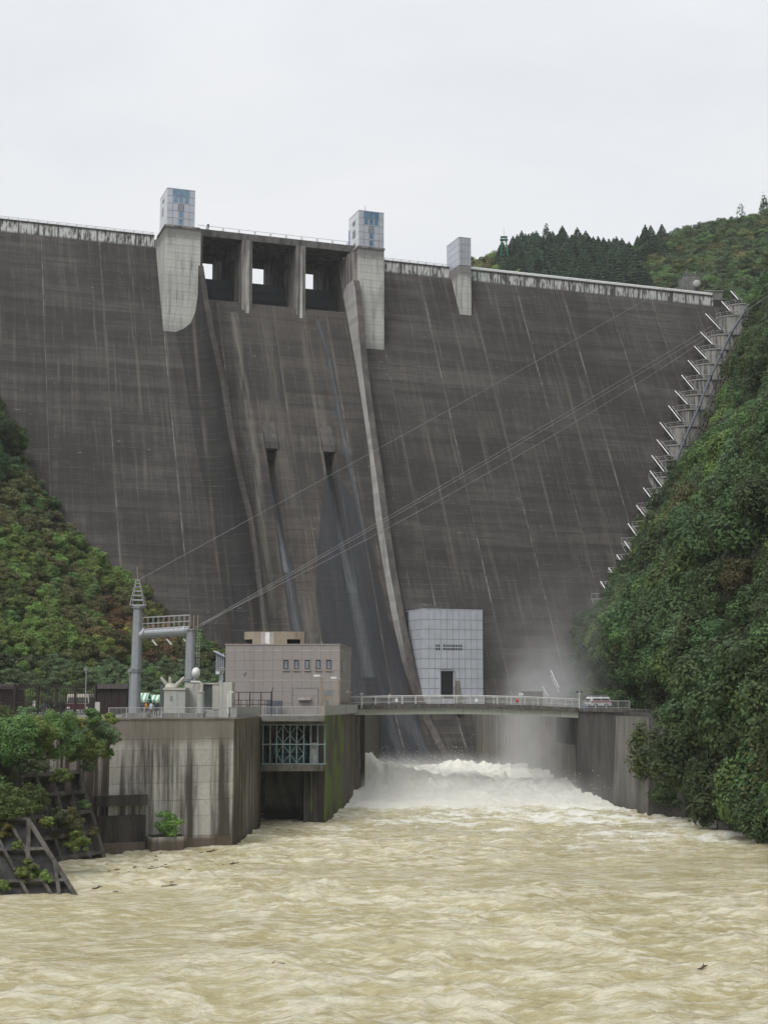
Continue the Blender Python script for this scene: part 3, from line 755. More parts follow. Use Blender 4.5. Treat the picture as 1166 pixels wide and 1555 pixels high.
# spillway face with the two outlet slots cut into it
FANL = [(0, 64), (32.3, 68.8), (39.3, 69.3), (48.9, 71.1), (58.9, 73.4), (69.0, 76.1), (73.5, 77.4)]
FANR = [(0, 96), (20, 90), (33.4, 86.0), (46.1, 85.5), (51.1, 85.0), (57.7, 84.0), (64.5, 81.9), (69.2, 79.2), (73.5, 78.2)]
def chute():
    zt = 116.9
    zs = np.concatenate([np.arange(-4, 13, 0.8), np.arange(13, 75.3, 0.6), [75.35, 75.4], np.arange(76, zt, 0.8), [zt]])
    edges = [48.6, 54.2, 68.9, 83.55, 90.0]
    edges2 = {90.0: 96.0}
    for a, b in zip(edges[:-1], edges[1:]):
        s = np.arange(a + 0.04, b - 0.04, 0.4); s = np.append(s, b - 0.04)
        for e in (62.0, 64.7, 76.6, 79.4):
            if a < e < b: s = np.concatenate([s, [e - 0.01, e + 0.01]])
        s = np.unique(s)
        S, Z = np.meshgrid(s, zs)
        Q = SL * (135 - Z) + np.where(Z < 14, (14 - Z) ** 2 * 0.02, 0)
        for (e0, e1, zb, dep) in ((62.0, 64.7, 44.0, 5.0), (76.6, 79.4, 40.0, 5.2)):
            m = (S > e0) & (S < e1) & (Z < 75.37) & (Z > zb)
            Q = np.where(m, Q - dep * ((Z - zb) / (75.3 - zb)) ** 0.8, Q)
        P = np.zeros(S.shape + (3,))
        P[..., 0] = DL[0] + S * DD[0] + Q * DN[0]; P[..., 1] = DL[1] + S * DD[1] + Q * DN[1]; P[..., 2] = Z
        fl = np.interp(Z, [x for x, _ in FANL], [y for _, y in FANL]); fr = np.interp(Z, [x for x, _ in FANR], [y for _, y in FANR])
        wet = np.clip(0.5 + np.minimum(S - fl, fr - S) * 0.5, 0, 1) * (Z < 73)
        lowwet = sstep(14, 7, Z); wet = np.maximum(wet, lowwet * 0.9)
        def strip(z0, s0, w0, z1, s1, w1, f0=3.0):
            c = np.interp(Z, [z1, z0], [s1, s0]); w = np.interp(Z, [z1, z0], [w1, w0])
            return np.clip(1 - np.abs(S - c) / w, 0, 1) ** 0.5 * sstep(z0, z0 - f0, Z) * (Z > z1)
        flow = 0.8 * strip(72, 62.75, 0.5, 44, 62.9, 0.7) + 0.5 * strip(44, 62.9, 0.8, 10, 64.5, 1.6)
        flow = np.maximum(flow, 0.48 * strip(72, 77.6, 0.7, 20, 78.9, 1.7))
        p3 = np.interp(Z, [55, 66, 80, 99, 113], [83.6, 83.2, 82.4, 82.3, 81.0])
        g3 = np.clip(1 - np.abs(S - p3) / .6, 0, 1) ** .5 * (Z > 52) * (Z < 114)
        flow = np.maximum(flow, 0.42 * g3)
        wet = np.maximum(wet, 0.62 * (strip(72, 62.9, 1.0, 5, 64.0, 2.2) > 0.2))
        wet = np.maximum(wet, 0.6 * (np.abs(S - p3) < .9) * (Z > 50) * (Z < 113))
        flow = np.maximum(flow, 0.25 * sstep(30, 6, Z) * sstep(.45, .6, vnoise(S / 1.1 + Z / 9, Z / 16, 8)))
        pc = np.interp(Z, [35, 50, 62, 79, 97, 113], [58.3, 58.5, 58.8, 59.1, 58.2, 58.4])
        pale = 0.85 * np.clip(1 - np.abs(S - pc) / 1.2, 0, 1) ** .6 * (Z < 114) * (Z > 30) + 0.3 * strip(114, 66.0, 2.2, 60, 66.5, 1.8) + 0.35 * strip(112, 76, 1.2, 90, 76.5, 1.0)
        pale = pale + 0.6 * strip(92, 77.2, 1.6, 76, 78, 1.5) + 0.45 * strip(90, 63.5, 1.4, 76, 63.4, 1.4) + 0.4 * strip(40, 67, 2.5, 10, 67.5, 2.5)
        pale = np.maximum(pale, 0.4 * (np.abs(Z - 77.5) < 2.2) * (S > 57) * (S < 84) * vnoise(S / 2, Z / 3, 5))
        grid_mesh('spillway_face', P, M['chute'], dam, {'wet': wet, 'flow': flow, 'pale': np.clip(pale, 0, 1)}, False)
    # rounded weir crest behind the lip
    prof = [(9.05, 116.9), (6.5, 117.8), (3.5, 118.4), (-1, 118.5), (-5, 117.8), (-9, 114), (-12, 100), (-12, -4), (12, -4), (12, 110)]
    MB().extr([W(50.2, q, z - .05) for q, z in prof], [W(89.4, q, z - .05) for q, z in prof]).build('weir_crest', M['interior'], dam)
    for j in (54.2, 68.9, 83.55):
        mb = MB()
        for z0, z1 in ((-3, 6), (6, 12), (12, 116)):
            mb.hexa([W(j - .09, qs(z0) + .03, z0), W(j + .09, qs(z0) + .03, z0), W(j + .09, qs(z0) - .5, z0), W(j - .09, qs(z0) - .5, z0),
                     W(j - .09, qs(z1) + .03, z1), W(j + .09, qs(z1) + .03, z1), W(j + .09, qs(z1) - .5, z1), W(j - .09, qs(z1) - .5, z1)])
        mb.build('joint_seam', M['seam'], dam)
    # outlet hoods, with the conduit mouth beneath each
    for e0, e1 in ((62.0, 64.7), (76.6, 79.4)):
        a, b = e0 - 0.25, e1 + 0.25
        q0, q1, q2 = qs(82.9), qs(77.2), qs(75.4)
        sec = [(q0 - .3, 82.9), (q0, 82.9), (q1 + .9, 77.2), (q2 + .35, 75.45), (q2 - 5.6, 75.45), (q0 - 4, 80)]
        hood = MB().extr([W(a, q, z) for q, z in sec], [W(b, q, z) for q, z in sec]).build('outlet_hood', M['capwall'], dam)
        c = (e0 + e1) / 2; mb = MB()
        mb.tube([W(c, qs(73.5) - 4.6, 73.9), W(c, qs(73.5) - 2.6, 73.7)], 0.95, 14)
        mb.build('outlet_pipe', M['dark'], dam)
        MB().dbox(e0 + .05, e1 - .05, qs(74) - 4.9, qs(74) - 4.3, 71.2, 75.4).build('outlet_mouth', M['dark'], dam)
chute()

def walls():
    # left training wall: flared outer face that fillets into the dam
    prof = [(14.3, 124.2), (18.0, 114), (22.6, 104), (28.8, 92.0), (36.8, 76), (42.0, 65.6), (46.8, 55.6), (51.0, 47), (55.6, 37), (58.2, 31), (63.0, 20), (68.5, 8), (74, -3)]
    s_in = [49.3, 50.0, 50.7, 51.9, 52.5, 53.4, 54.7, 54.9, 55.1, 55.3, 55.5, 55.6, 55.6]
    zs = [z for _, z in prof]
    rows = []
    for i, (qt, zt) in enumerate(prof):
        si = s_in[i]
        s_out = si - 1.3
        # perpendicular-ish section going from wall top back to the dam face
        sec = []
        foot_q, foot_z = qt - (qt - qs(zt)) , zt
        h = qt - qs(zt)
        for k, (f, o) in enumerate([(0, 0), (0.34, .4), (0.62, 1.1), (0.82, 2.2), (0.93, 3.7), (1.0, 5.4), (1.04, 7.2)]):
            sec.append(W(s_out - o * (0.75 + 0.07 * h), qt - h * f, zt))
        rows.append((W(si, qt, zt), W(s_out, qt, zt), sec, W(si, qs(zt) - 2, zt), si, s_out))
    P = np.array([r[2] for r in rows])
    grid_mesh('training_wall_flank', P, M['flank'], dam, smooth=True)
    mb = MB()
    for i in range(len(prof) - 1):
        a, b = rows[i], rows[i + 1]
        (qa, za), (qb, zb) = prof[i], prof[i + 1]
        mb.hexa([W(b[5], qb, zb), W(b[4], qb, zb), W(b[4], qs(zb) - 1.5, zb), W(b[5], qs(zb) - 1.5, zb),
                 W(a[5], qa, za), W(a[4], qa, za), W(a[4], qs(za) - 1.5, za), W(a[5], qs(za) - 1.5, za)])
    mb.build('training_wall', M['dam'], dam)
    # right training wall with its pale inner face
    pr = [(14.4, 124.5), (16.0, 121.5), (18.8, 111), (21.9, 98.8), (26.9, 87), (32.0, 76.2), (37.6, 67), (42.4, 59), (48.5, 45.3), (53.6, 35.2), (58.4, 24.0), (61.0, 16.7), (63.2, 10.5), (67.0, 5), (73.5, -3)]
    si_t = ([-3, 0, 11, 20, 30, 57, 77, 100, 130], [93.4, 92.8, 89.7, 87.8, 87.0, 87.1, 88.8, 89.4, 89.4])
    R_ = [(q, z, float(np.interp(z, *si_t))) for q, z in pr]
    mb = MB(); mf = MB(); ml = MB()
    for (qa, za, sa), (qb, zb, sb) in zip(R_[:-1], R_[1:]):
        wa = wb = 1.6
        ba, bb = (qs(za) - 2 if za < 123 else 9), (qs(zb) - 2)
        mb.hexa([W(sb, qb, zb), W(sb + wb, qb, zb), W(sb + wb + .8, bb, zb), W(sb, bb, zb), W(sa, qa, za), W(sa + wa, qa, za), W(sa + wa + .8, ba, za), W(sa, ba, za)])
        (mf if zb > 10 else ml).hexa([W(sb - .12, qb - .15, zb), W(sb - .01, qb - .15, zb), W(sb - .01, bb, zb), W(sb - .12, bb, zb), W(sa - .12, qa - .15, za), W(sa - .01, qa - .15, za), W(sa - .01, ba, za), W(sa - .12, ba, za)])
    mb.build('training_wall', M['capwall'], dam)
    fl = []
    for (q, z, s_) in R_[2:]:
        h = q - qs(z)
        fl.append([W(s_ + 1.6 + o, q - h * f, z) for f, o in ((0.02, 0), (.3, .2), (.6, .6), (.85, 1.3), (1.02, 2.2), (1.15, 3.4))])
    grid_mesh('training_wall_flank', np.array(fl), M['dam'], dam, smooth=True)
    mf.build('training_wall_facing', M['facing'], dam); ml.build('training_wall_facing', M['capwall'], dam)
walls()

def piers():
    # the two big end piers that carry gate houses, and the lift pier
    def pier(s0, s1, q1, q0, zt, zb, mat, nm='gate_pier', sec=None):
        MB().dbox(s0, s1, q0, q1, zb, zt).build(nm, mat, dam)
    # left end pier, cut as a stack of cast lifts
    z = 105.0
    while z < 134.0:
        h = 2.0 if z < 132 else 134.0 - z
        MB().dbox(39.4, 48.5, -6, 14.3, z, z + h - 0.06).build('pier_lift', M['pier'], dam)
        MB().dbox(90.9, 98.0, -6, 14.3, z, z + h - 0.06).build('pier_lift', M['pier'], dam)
        z += h
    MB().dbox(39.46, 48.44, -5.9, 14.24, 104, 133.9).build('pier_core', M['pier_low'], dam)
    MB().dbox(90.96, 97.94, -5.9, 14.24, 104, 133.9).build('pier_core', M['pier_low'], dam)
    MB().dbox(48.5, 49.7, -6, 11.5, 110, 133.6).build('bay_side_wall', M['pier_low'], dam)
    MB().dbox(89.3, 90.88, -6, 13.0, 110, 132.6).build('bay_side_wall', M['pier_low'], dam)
    # corbel at the top of the end piers
    MB().dbox(39.2, 48.3, 3.8, 14.5, 133.5, 134.05).build('pier_cap', M['pier_low'], dam)
    MB().dbox(90.7, 98.2, 4.5, 14.5, 133.5, 134.05).build('pier_cap', M['pier_low'], dam)
    z = 118.0
    while z < 134.0:
        h = min(2.0, 134.0 - z)
        MB().dbox(122.5, 126.0, -2, 7.5, z, z + h - 0.05).build('pier_lift', M['pier'], dam); z += h
    MB().dbox(122.55, 125.95, -1.9, 7.45, 117, 133.9).build('pier_core', M['pier_low'], dam)
    for a, b in ((60.5, 63.2), (75.1, 77.6)):
        z = 108.0
        sec = [(a, 10.0), (a + .25, 10.0), (a + .9, 10.3), (b - .9, 10.3), (b, 10.0), (b, -11), (a, -11)]
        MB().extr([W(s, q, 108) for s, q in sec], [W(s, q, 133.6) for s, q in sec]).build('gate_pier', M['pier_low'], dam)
        MB().dbox(a + 0.9, b - 0.9, 10.3, 10.5, 109, 133.5).build('pier_rib', M['pier'], dam)
        MB().dbox(a - .25, a + .05, 1.2, 2.8, 117, 132.5).dbox(b - .05, b + .25, 1.2, 2.8, 117, 132.5).build('gate_guide', M['interior'], dam)
        MB().dbox(a - 1.0, b + 1.0, -4.5, 4, 130.0, 133.6).build('pier_head_corbel', M['interior'], dam)
    for a, b in ((57.5, 60.5), (71.9, 75.1), (86.2, 89.3)):
        MB().dbox(a, b, -11.5, -6.0, 112, 134.2).build('upstream_pier_nose', M['interior'], dam)
        MB().dbox(a - .02, a + 1.2, -5.99, -5.7, 117, 132).build('guide_rail', M['pier_low'], dam)
    # bridge over the bays
    MB().dbox(48.5, 90.9, -16.0, 8.4, 134.3, 135.4).build('crest_deck', M['deckdark'], dam)
    for a, b in ((48.6, 61.8), (61.9, 76.3), (76.4, 90.8)):
        MB().dbox(a, b, 8.4, 9.5, 133.7, 135.5).build('deck_beam', M['deckdark'], dam)
        for q in (4.6, 1.0, -3.2, -8.0):
            MB().dbox(a, b, q - .35, q + .35, 133.6, 134.3).build('cross_beam', M['interior'], dam)
        # closed gate leaf
    for a, b in ((50.5, 60.5), (63.2, 75.1), (77.6, 89.3)):
        gp = [(2.2, 118.1), (0.4, 120.5), (-0.6, 123.1), (-0.9, 125.5), (-1.3, 125.5), (-1.0, 123.1), (0.0, 120.5), (1.7, 118.1)]
        MB().extr([W(a + .05, q, z) for q, z in gp], [W(b - .05, q, z) for q, z in gp]).build('gate_leaf', M['gate'], dam)
    # deck edge posts (white) and rail
    mb = MB()
    for k in range(10):
        s = 51.2 + k * 4.25
        MB().dbox(s - .22, s + .22, 9.0, 9.45, 135.5, 136.3).build('rail_block', M['white'], dam)
    mb.tube([W(48.7, 9.2, 136.5), W(90.5, 9.2, 136.5)], .06, 5).build('deck_rail', M['railgrey'], dam)
piers()

def crest():
    def run(s0, s1, white):
        n = max(1, int(round((s1 - s0) / 4.88))); w = (s1 - s0) / n
        for k in range(n):
            a = s0 + k * w
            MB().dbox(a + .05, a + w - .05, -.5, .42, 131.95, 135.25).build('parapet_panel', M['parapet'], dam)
            MB().dbox(a - .14, a + .14, .1, .58, 131.8, 135.2).build('parapet_rib', M['deckdark'], dam)
        MB().dbox(s0, s1, -.6, .62, 135.25, 135.45).build('parapet_coping', M['deckdark'], dam)
        MB().dbox(s0, s1, -.2, .9, 131.62, 131.92).build('parapet_ledge', M['deckdark'], dam)
        mb = MB()
        r = .15 if white else .05
        for z in ((135.75, 136.1) if white else (136.2, 135.85)):
            mb.tube([W(s0, .1, z), W(s1, .1, z)], r, 5)
        if white: mb.dbox(s0, s1, -.05, .15, 135.5, 136.35)
        mb.build('crest_rail', M['whitepipe' if white else 'railgrey'], dam)
        pm = MB(); s = s0 + .4
        while s < s1:
            pm.dbox(s - .06, s + .06, 0, .16, 135.4, 136.2); s += 2.44
        pm.build('rail_posts', M['railgrey'], dam, kind='stuff')
    run(-30, 39.3, False); run(98.1, 122.4, False); run(126.1, 208.0, True)
    MB().dbox(-33, 210, -8, -.7, 134.4, 134.55).build('crest_road', M['asphalt'], dam)
crest()

# ------------------------------------------------------------------ towers on the crest
def tower(name, label, s0, s1, q0, q1, z0, z1, nx, nz, ns, windows, side_white, sidewin, door=None):
    root = thing(name, label, 'gate house', W((s0 + s1) / 2, (q0 + q1) / 2, z0), TH)
    MB().dbox(s0 + .12, s1 - .12, q0 + .12, q1 - .12, z0, z1 - .1).build('joint_backing', M['joint'], root)
    MB().dbox(s0 - .05, s1 + .05, q0 - .05, q1 + .05, z1 - .1, z1 + .08).build('roof_edge', M['panel'], root)
    dx = (s1 - s0) / nx; dz = (z1 - .1 - z0) / nz; dq = (q1 - q0) / ns; g = .045
    for i in range(nx):
        for j in range(nz):
            a = s0 + i * dx; z = z0 + j * dz
            w = windows.get((i, nz - 1 - j))
            if w is None:
                MB().dbox(a + g, a + dx - g, q1 - .12, q1, z + g, z + dz - g).build('wall_panel', M['panel'], root)
            elif w == 'full':
                fr = MB().dbox(a + g, a + dx - g, q1 - .12, q1 - .04, z + g, z + dz - g).build('window', M['panel'], root)
                MB().dbox(a + .1, a + dx - .1, q1 - .05, q1 - .01, z + .1, z + dz - .1).build('pane', M['glass'], fr)
            elif w == 'small':
                fr = MB().dbox(a + g, a + dx - g, q1 - .12, q1 - .05, z + g, z + dz - g).build('window', M['panel'], root)
                MB().dbox(a + .22, a + dx - .22, q1 - .06, q1 - .01, z + .3, z + dz - .12).build('pane', M['glass'], fr)
            elif w == 'louver':
                fr = MB().dbox(a + g, a + dx - g, q1 - .12, q1 - .05, z + g, z + dz - g).build('louver', M['louver'], root)
                mb = MB()
                for k in range(7):
                    zz = z + .15 + k * (dz - .3) / 7
                    mb.dbox(a + .12, a + dx - .12, q1 - .05, q1 - .0, zz, zz + .1)
                mb.build('louver_blade', M['panel'], fr)
    for i in range(ns):
        for j in range(nz):
            q = q0 + i * dq; z = z0 + j * dz
            MB().dbox(s0, s0 + .12, q + g, q + dq - g, z + g, z + dz - g).build('side_panel', M['panelw' if side_white else 'panel'], root)
            MB().dbox(s1 - .12, s1, q + g, q + dq - g, z + g, z + dz - g).build('side_panel', M['panel'], root)
    for (qa, qb, za, zb) in sidewin:
        fr = MB().dbox(s0 - .03, s0 + .02, qa, qb, za, zb).build('side_window', M['louver'], root)
        n = 3
        for k in range(n):
            zz = za + (zb - za) * k / n
            MB().dbox(s0 - .06, s0 - .03, qa + .08, qb - .08, zz + .08, zz + (zb - za) / n - .08).build('pane', M['glassg'], fr)
    return root
WINS = {(1, 0): 'full', (2, 0): 'full', (3, 0): 'full', (1, 1): 'small', (2, 1): 'small', (3, 1): 'small', (2, 2): 'louver', (2, 3): 'small', (2, 4): 'small'}
tower('gate_house', 'silver panelled gate house on the left pier, the leftmost of the towers', 39.75, 46.9, 4.6, 14.2, 134.06, 143.7, 5, 5, 4, WINS, True, [(7.5, 9.6, 138.0, 140.2), (8, 10.4, 141.3, 142.3)])
t2 = tower('gate_house', 'silver panelled gate house with a mast, on the pier right of the gate bays', 90.9, 98.0, 5.9, 14.2, 134.06, 143.8, 5, 5, 5, WINS, True, [(9.2, 11.4, 137.2, 139.4), (9.2, 11.4, 140.6, 141.9), (9.4, 11.6, 134.5, 135.6)])
MB().dbox(90.82, 90.88, 6.0, 6.7, 135.0, 140.6).build('blue_strip', simple('blue_strip_glass', (0.06, 0.11, 0.33), 0.3), t2)
MB().tube([W(93.3, 12.5, 143.8), W(93.3, 12.5, 145.8)], .09, 6).build('mast', M['galv'], t2)
tower('lift_tower', 'windowless panel-clad lift tower on the smaller pier, third and smallest tower', 122.5, 126.05, -1.6, 7.5, 134.03, 142.0, 4, 4, 3, {}, False, [])
for s_, lab in ((52.0, 'short dark survey post on the deck just right of the left gate house'),):
    tag(MB().tube([W(s_, 7, 135.4), W(s_, 7, 137.6)], .18, 8).tube([W(s_, 7, 137.0), W(s_, 7, 137.7)], .34, 8).build('deck_post', M['steelblue']), lab, 'post')

# building at the foot with the pale cladding
def foot_building():
    s0, s1, q1, z0, z1 = 90.2, 104.9, 61.5, 4.0, 35.3
    root = thing('cladded_building', 'tall pale blue-grey cladded building at the foot of the dam behind the bridge', 'building', W((s0 + s1) / 2, q1 - 4, z0), TH)
    # body wedged against the dam slope
    prof = [(q1 - .15, z0), (q1 - .15, z1 - .2), (qs(z1) - 1.5, z1 - .2), (qs(z1) - 1.5, z0)]
    MB().extr([W(s0 + .15, q, z) for q, z in prof], [W(s1 - .15, q, z) for q, z in prof]).build('joint_backing', M['joint'], root)
    MB().dbox(s0 - .04, s1 + .04, qs(z1) - 1.6, q1 + .04, z1 - .2, z1).build('roof_edge', M['panel2'], root)
    n, mz = 10, 10; dx = (s1 - s0) / n; dz = (z1 - .2 - 13.0) / mz; g = .05
    for i in range(n):
        for j in range(mz):
            a = s0 + i * dx; z = 13.0 + j * dz
            if i in (3, 4) and j in (1, 2, 3): continue
            MB().dbox(a + g, a + dx - g, q1 - .15, q1, z + g, z + dz - g).build('cladding_panel', M['panel2'], root)
    MB().dbox(s0, s1, q1 - .15, q1 - .02, z0, 13).build('plinth', M['panel2'], root)
    for j in range(mz):
        z = 13.0 + j * dz
        for k in range(3):
            qa = q1 - (k + 1) * 3.0; qb = q1 - k * 3.0
            if qa < qs(z + dz) - 2.5: continue
            MB().dbox(s0, s0 + .15, qa + g, qb - g, z + g, z + dz - g).build('side_panel', M['panel2'], root)
            MB().dbox(s1 - .15, s1, qa + g, qb - g, z + g, z + dz - g).build('side_panel', M['panel2'], root)
    z0o, z1o = 13.0 + dz, 13.0 + 4 * dz - .5
    a0, a1 = s0 + 3 * dx - .15, s0 + 5 * dx + .1
    MB().dbox(a0, a1, q1 - .35, q1 - .14, z0o, z1o).build('doorway', M['dark'], root)
    MB().dbox(a0 - .25, a0, q1 - .2, q1 + .25, z0o, z1o + .3).dbox(a1, a1 + .25, q1 - .2, q1 + .25, z0o, z1o + .3).dbox(a0 - .25, a1 + .25, q1 - .2, q1 + .25, z1o, z1o + .3).build('door_frame', M['panel'], root)
    for k in range(11):
        if k == 2: continue
        for r in range(2):
            sa = s0 + 3.2 + k * .60; za = 26.0 + r * .75
            MB().dbox(sa, sa + .36, q1 - .02, q1 + .03, za, za + .52).build('small_window', M['dark'], root)
    # sloping buttress beside the doorway
    sec = [(q1 + 1.6, 12), (q1 + .6, 16), (q1 + .05, 19.2), (q1 + .05, 12)]
    MB().extr([W(a1 + .1, q, z) for q, z in sec], [W(a1 + 1.5, q, z) for q, z in sec]).build('buttress', M['basin'], root)
foot_building()

# antenna house near the right end of the crest
def antenna_house():
    Y_ = 434.0
    c = at(1050, 440, Y_)
    x0, x1 = at(1037, 440, Y_)[0], at(1063, 440, Y_)[0]; zt = at(1050, 418, Y_)[2]; zb = 131.0
    root = thing('antenna_house', 'small grey concrete antenna house with a round dish behind the right end of the crest', 'building', (c[0], Y_, zb))
    MB().box((x0, Y_, zb), (x1, Y_ + 6, zt)).build('wall', M['yardc'], root)
    MB().box((x0 - .15, Y_ - .15, zt), (x1 + .15, Y_ + 6.1, zt + .25)).build('roof', M['yardc'], root)
    MB().box((x0 + 1.1, Y_ - .05, zb), (x0 + 1.25, Y_ - .001, zt)).build('wall_joint', M['louver'], root)
    d = at(1057.5, 431, Y_ - 1.4)
    MB().tube([(d[0], d[1] + 1.2, d[2]), (d[0], d[1] + .4, d[2]), (d[0], d[1], d[2]), (d[0], d[1] - .3, d[2])], [.15, 1.1, 1.25, .75], 18).build('dish', M['cream2'], root, smooth=True)
    MB().tube([at(1042, 419, Y_ + 1), at(1042, 408, Y_ + 1)], .06, 5).build('mast', M['galv'], root)
    MB().tube([at(1055, 419, Y_ + 1), at(1055, 413, Y_ + 1)], .08, 5).build('mast', M['galv'], root)
    a, b = at(1012, 444, Y_), at(1036, 436.5, Y_)
    r2 = thing('crest_shelter', 'low grey sloping-roofed shelter left of the antenna house', 'shelter', (a[0], Y_, 131))
    MB().extr([(a[0], Y_, 131), (a[0], Y_, b[2] - 1.6), (a[0] + 2.5, Y_, b[2]), (b[0], Y_, b[2]), (b[0], Y_, 131)][::-1], [(a[0], Y_ + 5, 131), (a[0], Y_ + 5, b[2] - 1.6), (a[0] + 2.5, Y_ + 5, b[2]), (b[0], Y_ + 5, b[2]), (b[0], Y_ + 5, 131)][::-1]).build('shelter_body', M['yardc'], r2)
    a, b = at(1070, 450, Y_), at(1096, 442.5, Y_)
    r3 = thing('crest_shelter', 'low grey flat shelter right of the antenna house', 'shelter', (a[0], Y_, 131))
    MB().box((a[0], Y_, 131), (b[0], Y_ + 5, b[2])).build('shelter_body', M['yardc'], r3)
    MB().box((a[0] - .3, Y_ - .3, b[2]), (b[0] + .3, Y_ + 5.3, b[2] + .2)).build('shelter_roof', M['cream2'], r3)
antenna_house()

# ------------------------------------------------------------------ right abutment steps
RODS = [(214.0, 0.8, 137.4, 213.6, 5.2, 133.6), (209.3, 3.0, 133.1, 209.1, 7.4, 129.1), (202.0, 5.5, 128.0, 203.4, 11.0, 122.0), (198.0, 8.8, 121.3, 198.7, 13.7, 116.6),
 (194.1, 11.4, 116.2, 194.9, 16.3, 111.4), (190.3, 14.0, 111.1, 190.9, 19.0, 106.0), (186.5, 16.6, 105.9, 187.1, 21.6, 100.8), (182.6, 19.2, 100.6, 183.4, 24.1, 95.9),
 (178.9, 21.7, 95.6, 179.5, 26.7, 90.5), (174.4, 24.5, 90.1, 175.4, 29.7, 84.5), (171.8, 27.1, 84.7, 172.4, 32.1, 79.8), (168.6, 29.6, 79.8, 169.2, 34.6, 74.8),
 (166.6, 31.9, 75.2, 167.1, 36.9, 70.3), (163.0, 34.5, 70.1, 163.2, 39.0, 66.0), (159.4, 37.0, 65.0, 159.8, 41.7, 60.7), (155.3, 39.7, 59.7, 155.3, 44.0, 56.0),
 (152.8, 42.1, 54.8, 152.6, 46.2, 51.5), (149.5, 43.9, 51.1, 149.2, 48.0, 48.0), (146.2, 45.7, 47.5, 146.0, 49.9, 44.2), (142.8, 47.6, 43.9, 142.5, 51.5, 41.0)]
ORD = ['topmost', 'second from the top', 'third from the top', 'fourth from the top', 'fifth from the top', 'sixth from the top', 'seventh from the top', 'eighth from the top', 'ninth from the top', 'tenth from the top',
       'eleventh from the top', 'twelfth from the top', 'ninth from the bottom', 'eighth from the bottom', 'sixth from the bottom', 'fifth from the bottom', 'fourth from the bottom', 'third from the bottom', 'second from the bottom', 'lowest']
def abutment():
    for i, (sa, qa, za, sb, qb, zb) in enumerate(RODS):
        z = zb - 1.4
        root = thing('abutment_step', f'curved concrete bastion with white stair rail, {ORD[i]} on the right abutment', 'bastion', W(sb, qb, z), TH, 'stepped bastions up the right abutment')
        # walkway outline: leaves the dam face, swings outward in an arc towards the hill
        arc = [(sb - 2.6, qs(z) + .2), (sb - 1.9, qb - 2.2), (sb - .9, qb - .4), (sb + .6, qb + .9), (sb + 3.0, qb + 1.6), (sb + 5.5, qb + 1.6), (sb + 8.0, qb + .9), (sb + 10.5, qb - .2)]
        back = [(sb + 10.5, qs(z) - 4), (sb - 2.6, qs(z) - 4)]
        hgt = 7.0
        low = [W(s, q, z - hgt) for s, q in arc + back]; top = [W(s, q, z - .35) for s, q in arc + back]
        MB().extr(low, top).build('bastion_wall', M['abut'], root)
        o2 = [(s, q + .35) for s, q in arc]
        MB().extr([W(s, q, z - .35) for s, q in o2 + back], [W(s, q, z) for s, q in o2 + back]).build('walkway_slab', M['slabedge'], root)
        mb = MB()
        for hz, rr in ((.55, .03), (1.1, .06)): mb.tube([W(s, q + .2, z + hz) for s, q in arc], rr, 4)
        mb.build('guard_rail', M['railgrey'], root)
        pm = MB()
        for (s0, q0), (s1, q1) in zip(arc[:-1], arc[1:]):
            for f in (0,): 
                s_, q_ = s0 + (s1 - s0) * f, q0 + (q1 - q0) * f + .2
                pm.tube([W(s_, q_, z), W(s_, q_, z + 1.1)], .045, 4)
        pm.build('guard_rail_posts', M['railgrey'], root, kind='stuff')
        mb = MB(); 
        for o in (0, .0):
            pass
        mb.tube([W(sa, qa, za), W(sb, qb, zb)], .13, 6)
        mb.build('stair_handrail', M['whitepipe'], root)
        st = MB(); n = 12
        for k in range(n):
            f0 = k / n
            q0 = qa + (qb - qa) * f0; z0 = za + (zb - za) * (f0 + .5 / n) - 1.1
            st.dbox(sb - .1, sb + 1.1, q0, q0 + (qb - qa) / n, z0 - .5, z0)
        st.build('stair_steps', M['abut_dark'], root)
        MB().tube([W(sa + 1.1, qa, za), W(sb + 1.1, qb, zb)], .05, 5).build('stair_handrail', M['railgrey'], root)
    # steel pipe run beside the steps
    pts = [hp for hp in [(1137, 462), (1109, 506), (1078, 572), (1060, 619), (1038, 669), (1026, 700)]]
    def hd(u, v, q0):
        r = ray(u, v); O = np.array([0, 0, 15.]); L_ = DL + np.array([0, 0, 135.])
        t = (SL * 120 + q0 - (O - L_) @ DN) / (r @ DN + SL * r[2]); return O + t * r
    PW = [hd(u, v, 9.5) for u, v in pts]
    root = thing('inclined_pipe', 'blue-grey steel pipe running down the right abutment beside the bastions', 'pipe', tuple(PW[-1]))
    for a, b in zip(PW[:-1], PW[1:]):
        n = max(1, int(np.linalg.norm(b - a) / 9))
        for k in range(n):
            p = a + (b - a) * k / n; q = a + (b - a) * (k + 1) / n
            MB().tube([p, p + (q - p) * .94], .36, 8).build('pipe_length', M['steelblue'], root)
            MB().tube([p + (q - p) * .93, q + (q - p) * .01], .55, 8).build('pipe_joint', M['steelblue'], root)
            MB().tube([p, p + np.array([1.5, .5, -4.0])], .2, 5).build('pipe_support', M['steelblue'], root)
    # retaining grid beside it
    root = thing('slope_retaining_grid', 'dark concrete retaining grid on the slope right of the steel pipe', 'retaining wall', tuple(PW[2]))
    dn = (PW[-1] - PW[0]); 
    for k in range(34):
        f = k / 34; p = PW[0] + dn * f + np.array([1.6 , .6, -1.5])
        e = p + np.array([5.5, .5, 4.0]) 
        MB().tube([p, e], .22, 4).build('grid_beam', M['frame_con'], root)
    for k in range(5):
        off = np.array([1.6 + 1.25 * k, .6 + .1 * k, -1.5 + .95 * k])
        MB().tube([p_ + off for p_ in PW], .2, 4).build('grid_rib', M['frame_con'], root)
abutment()

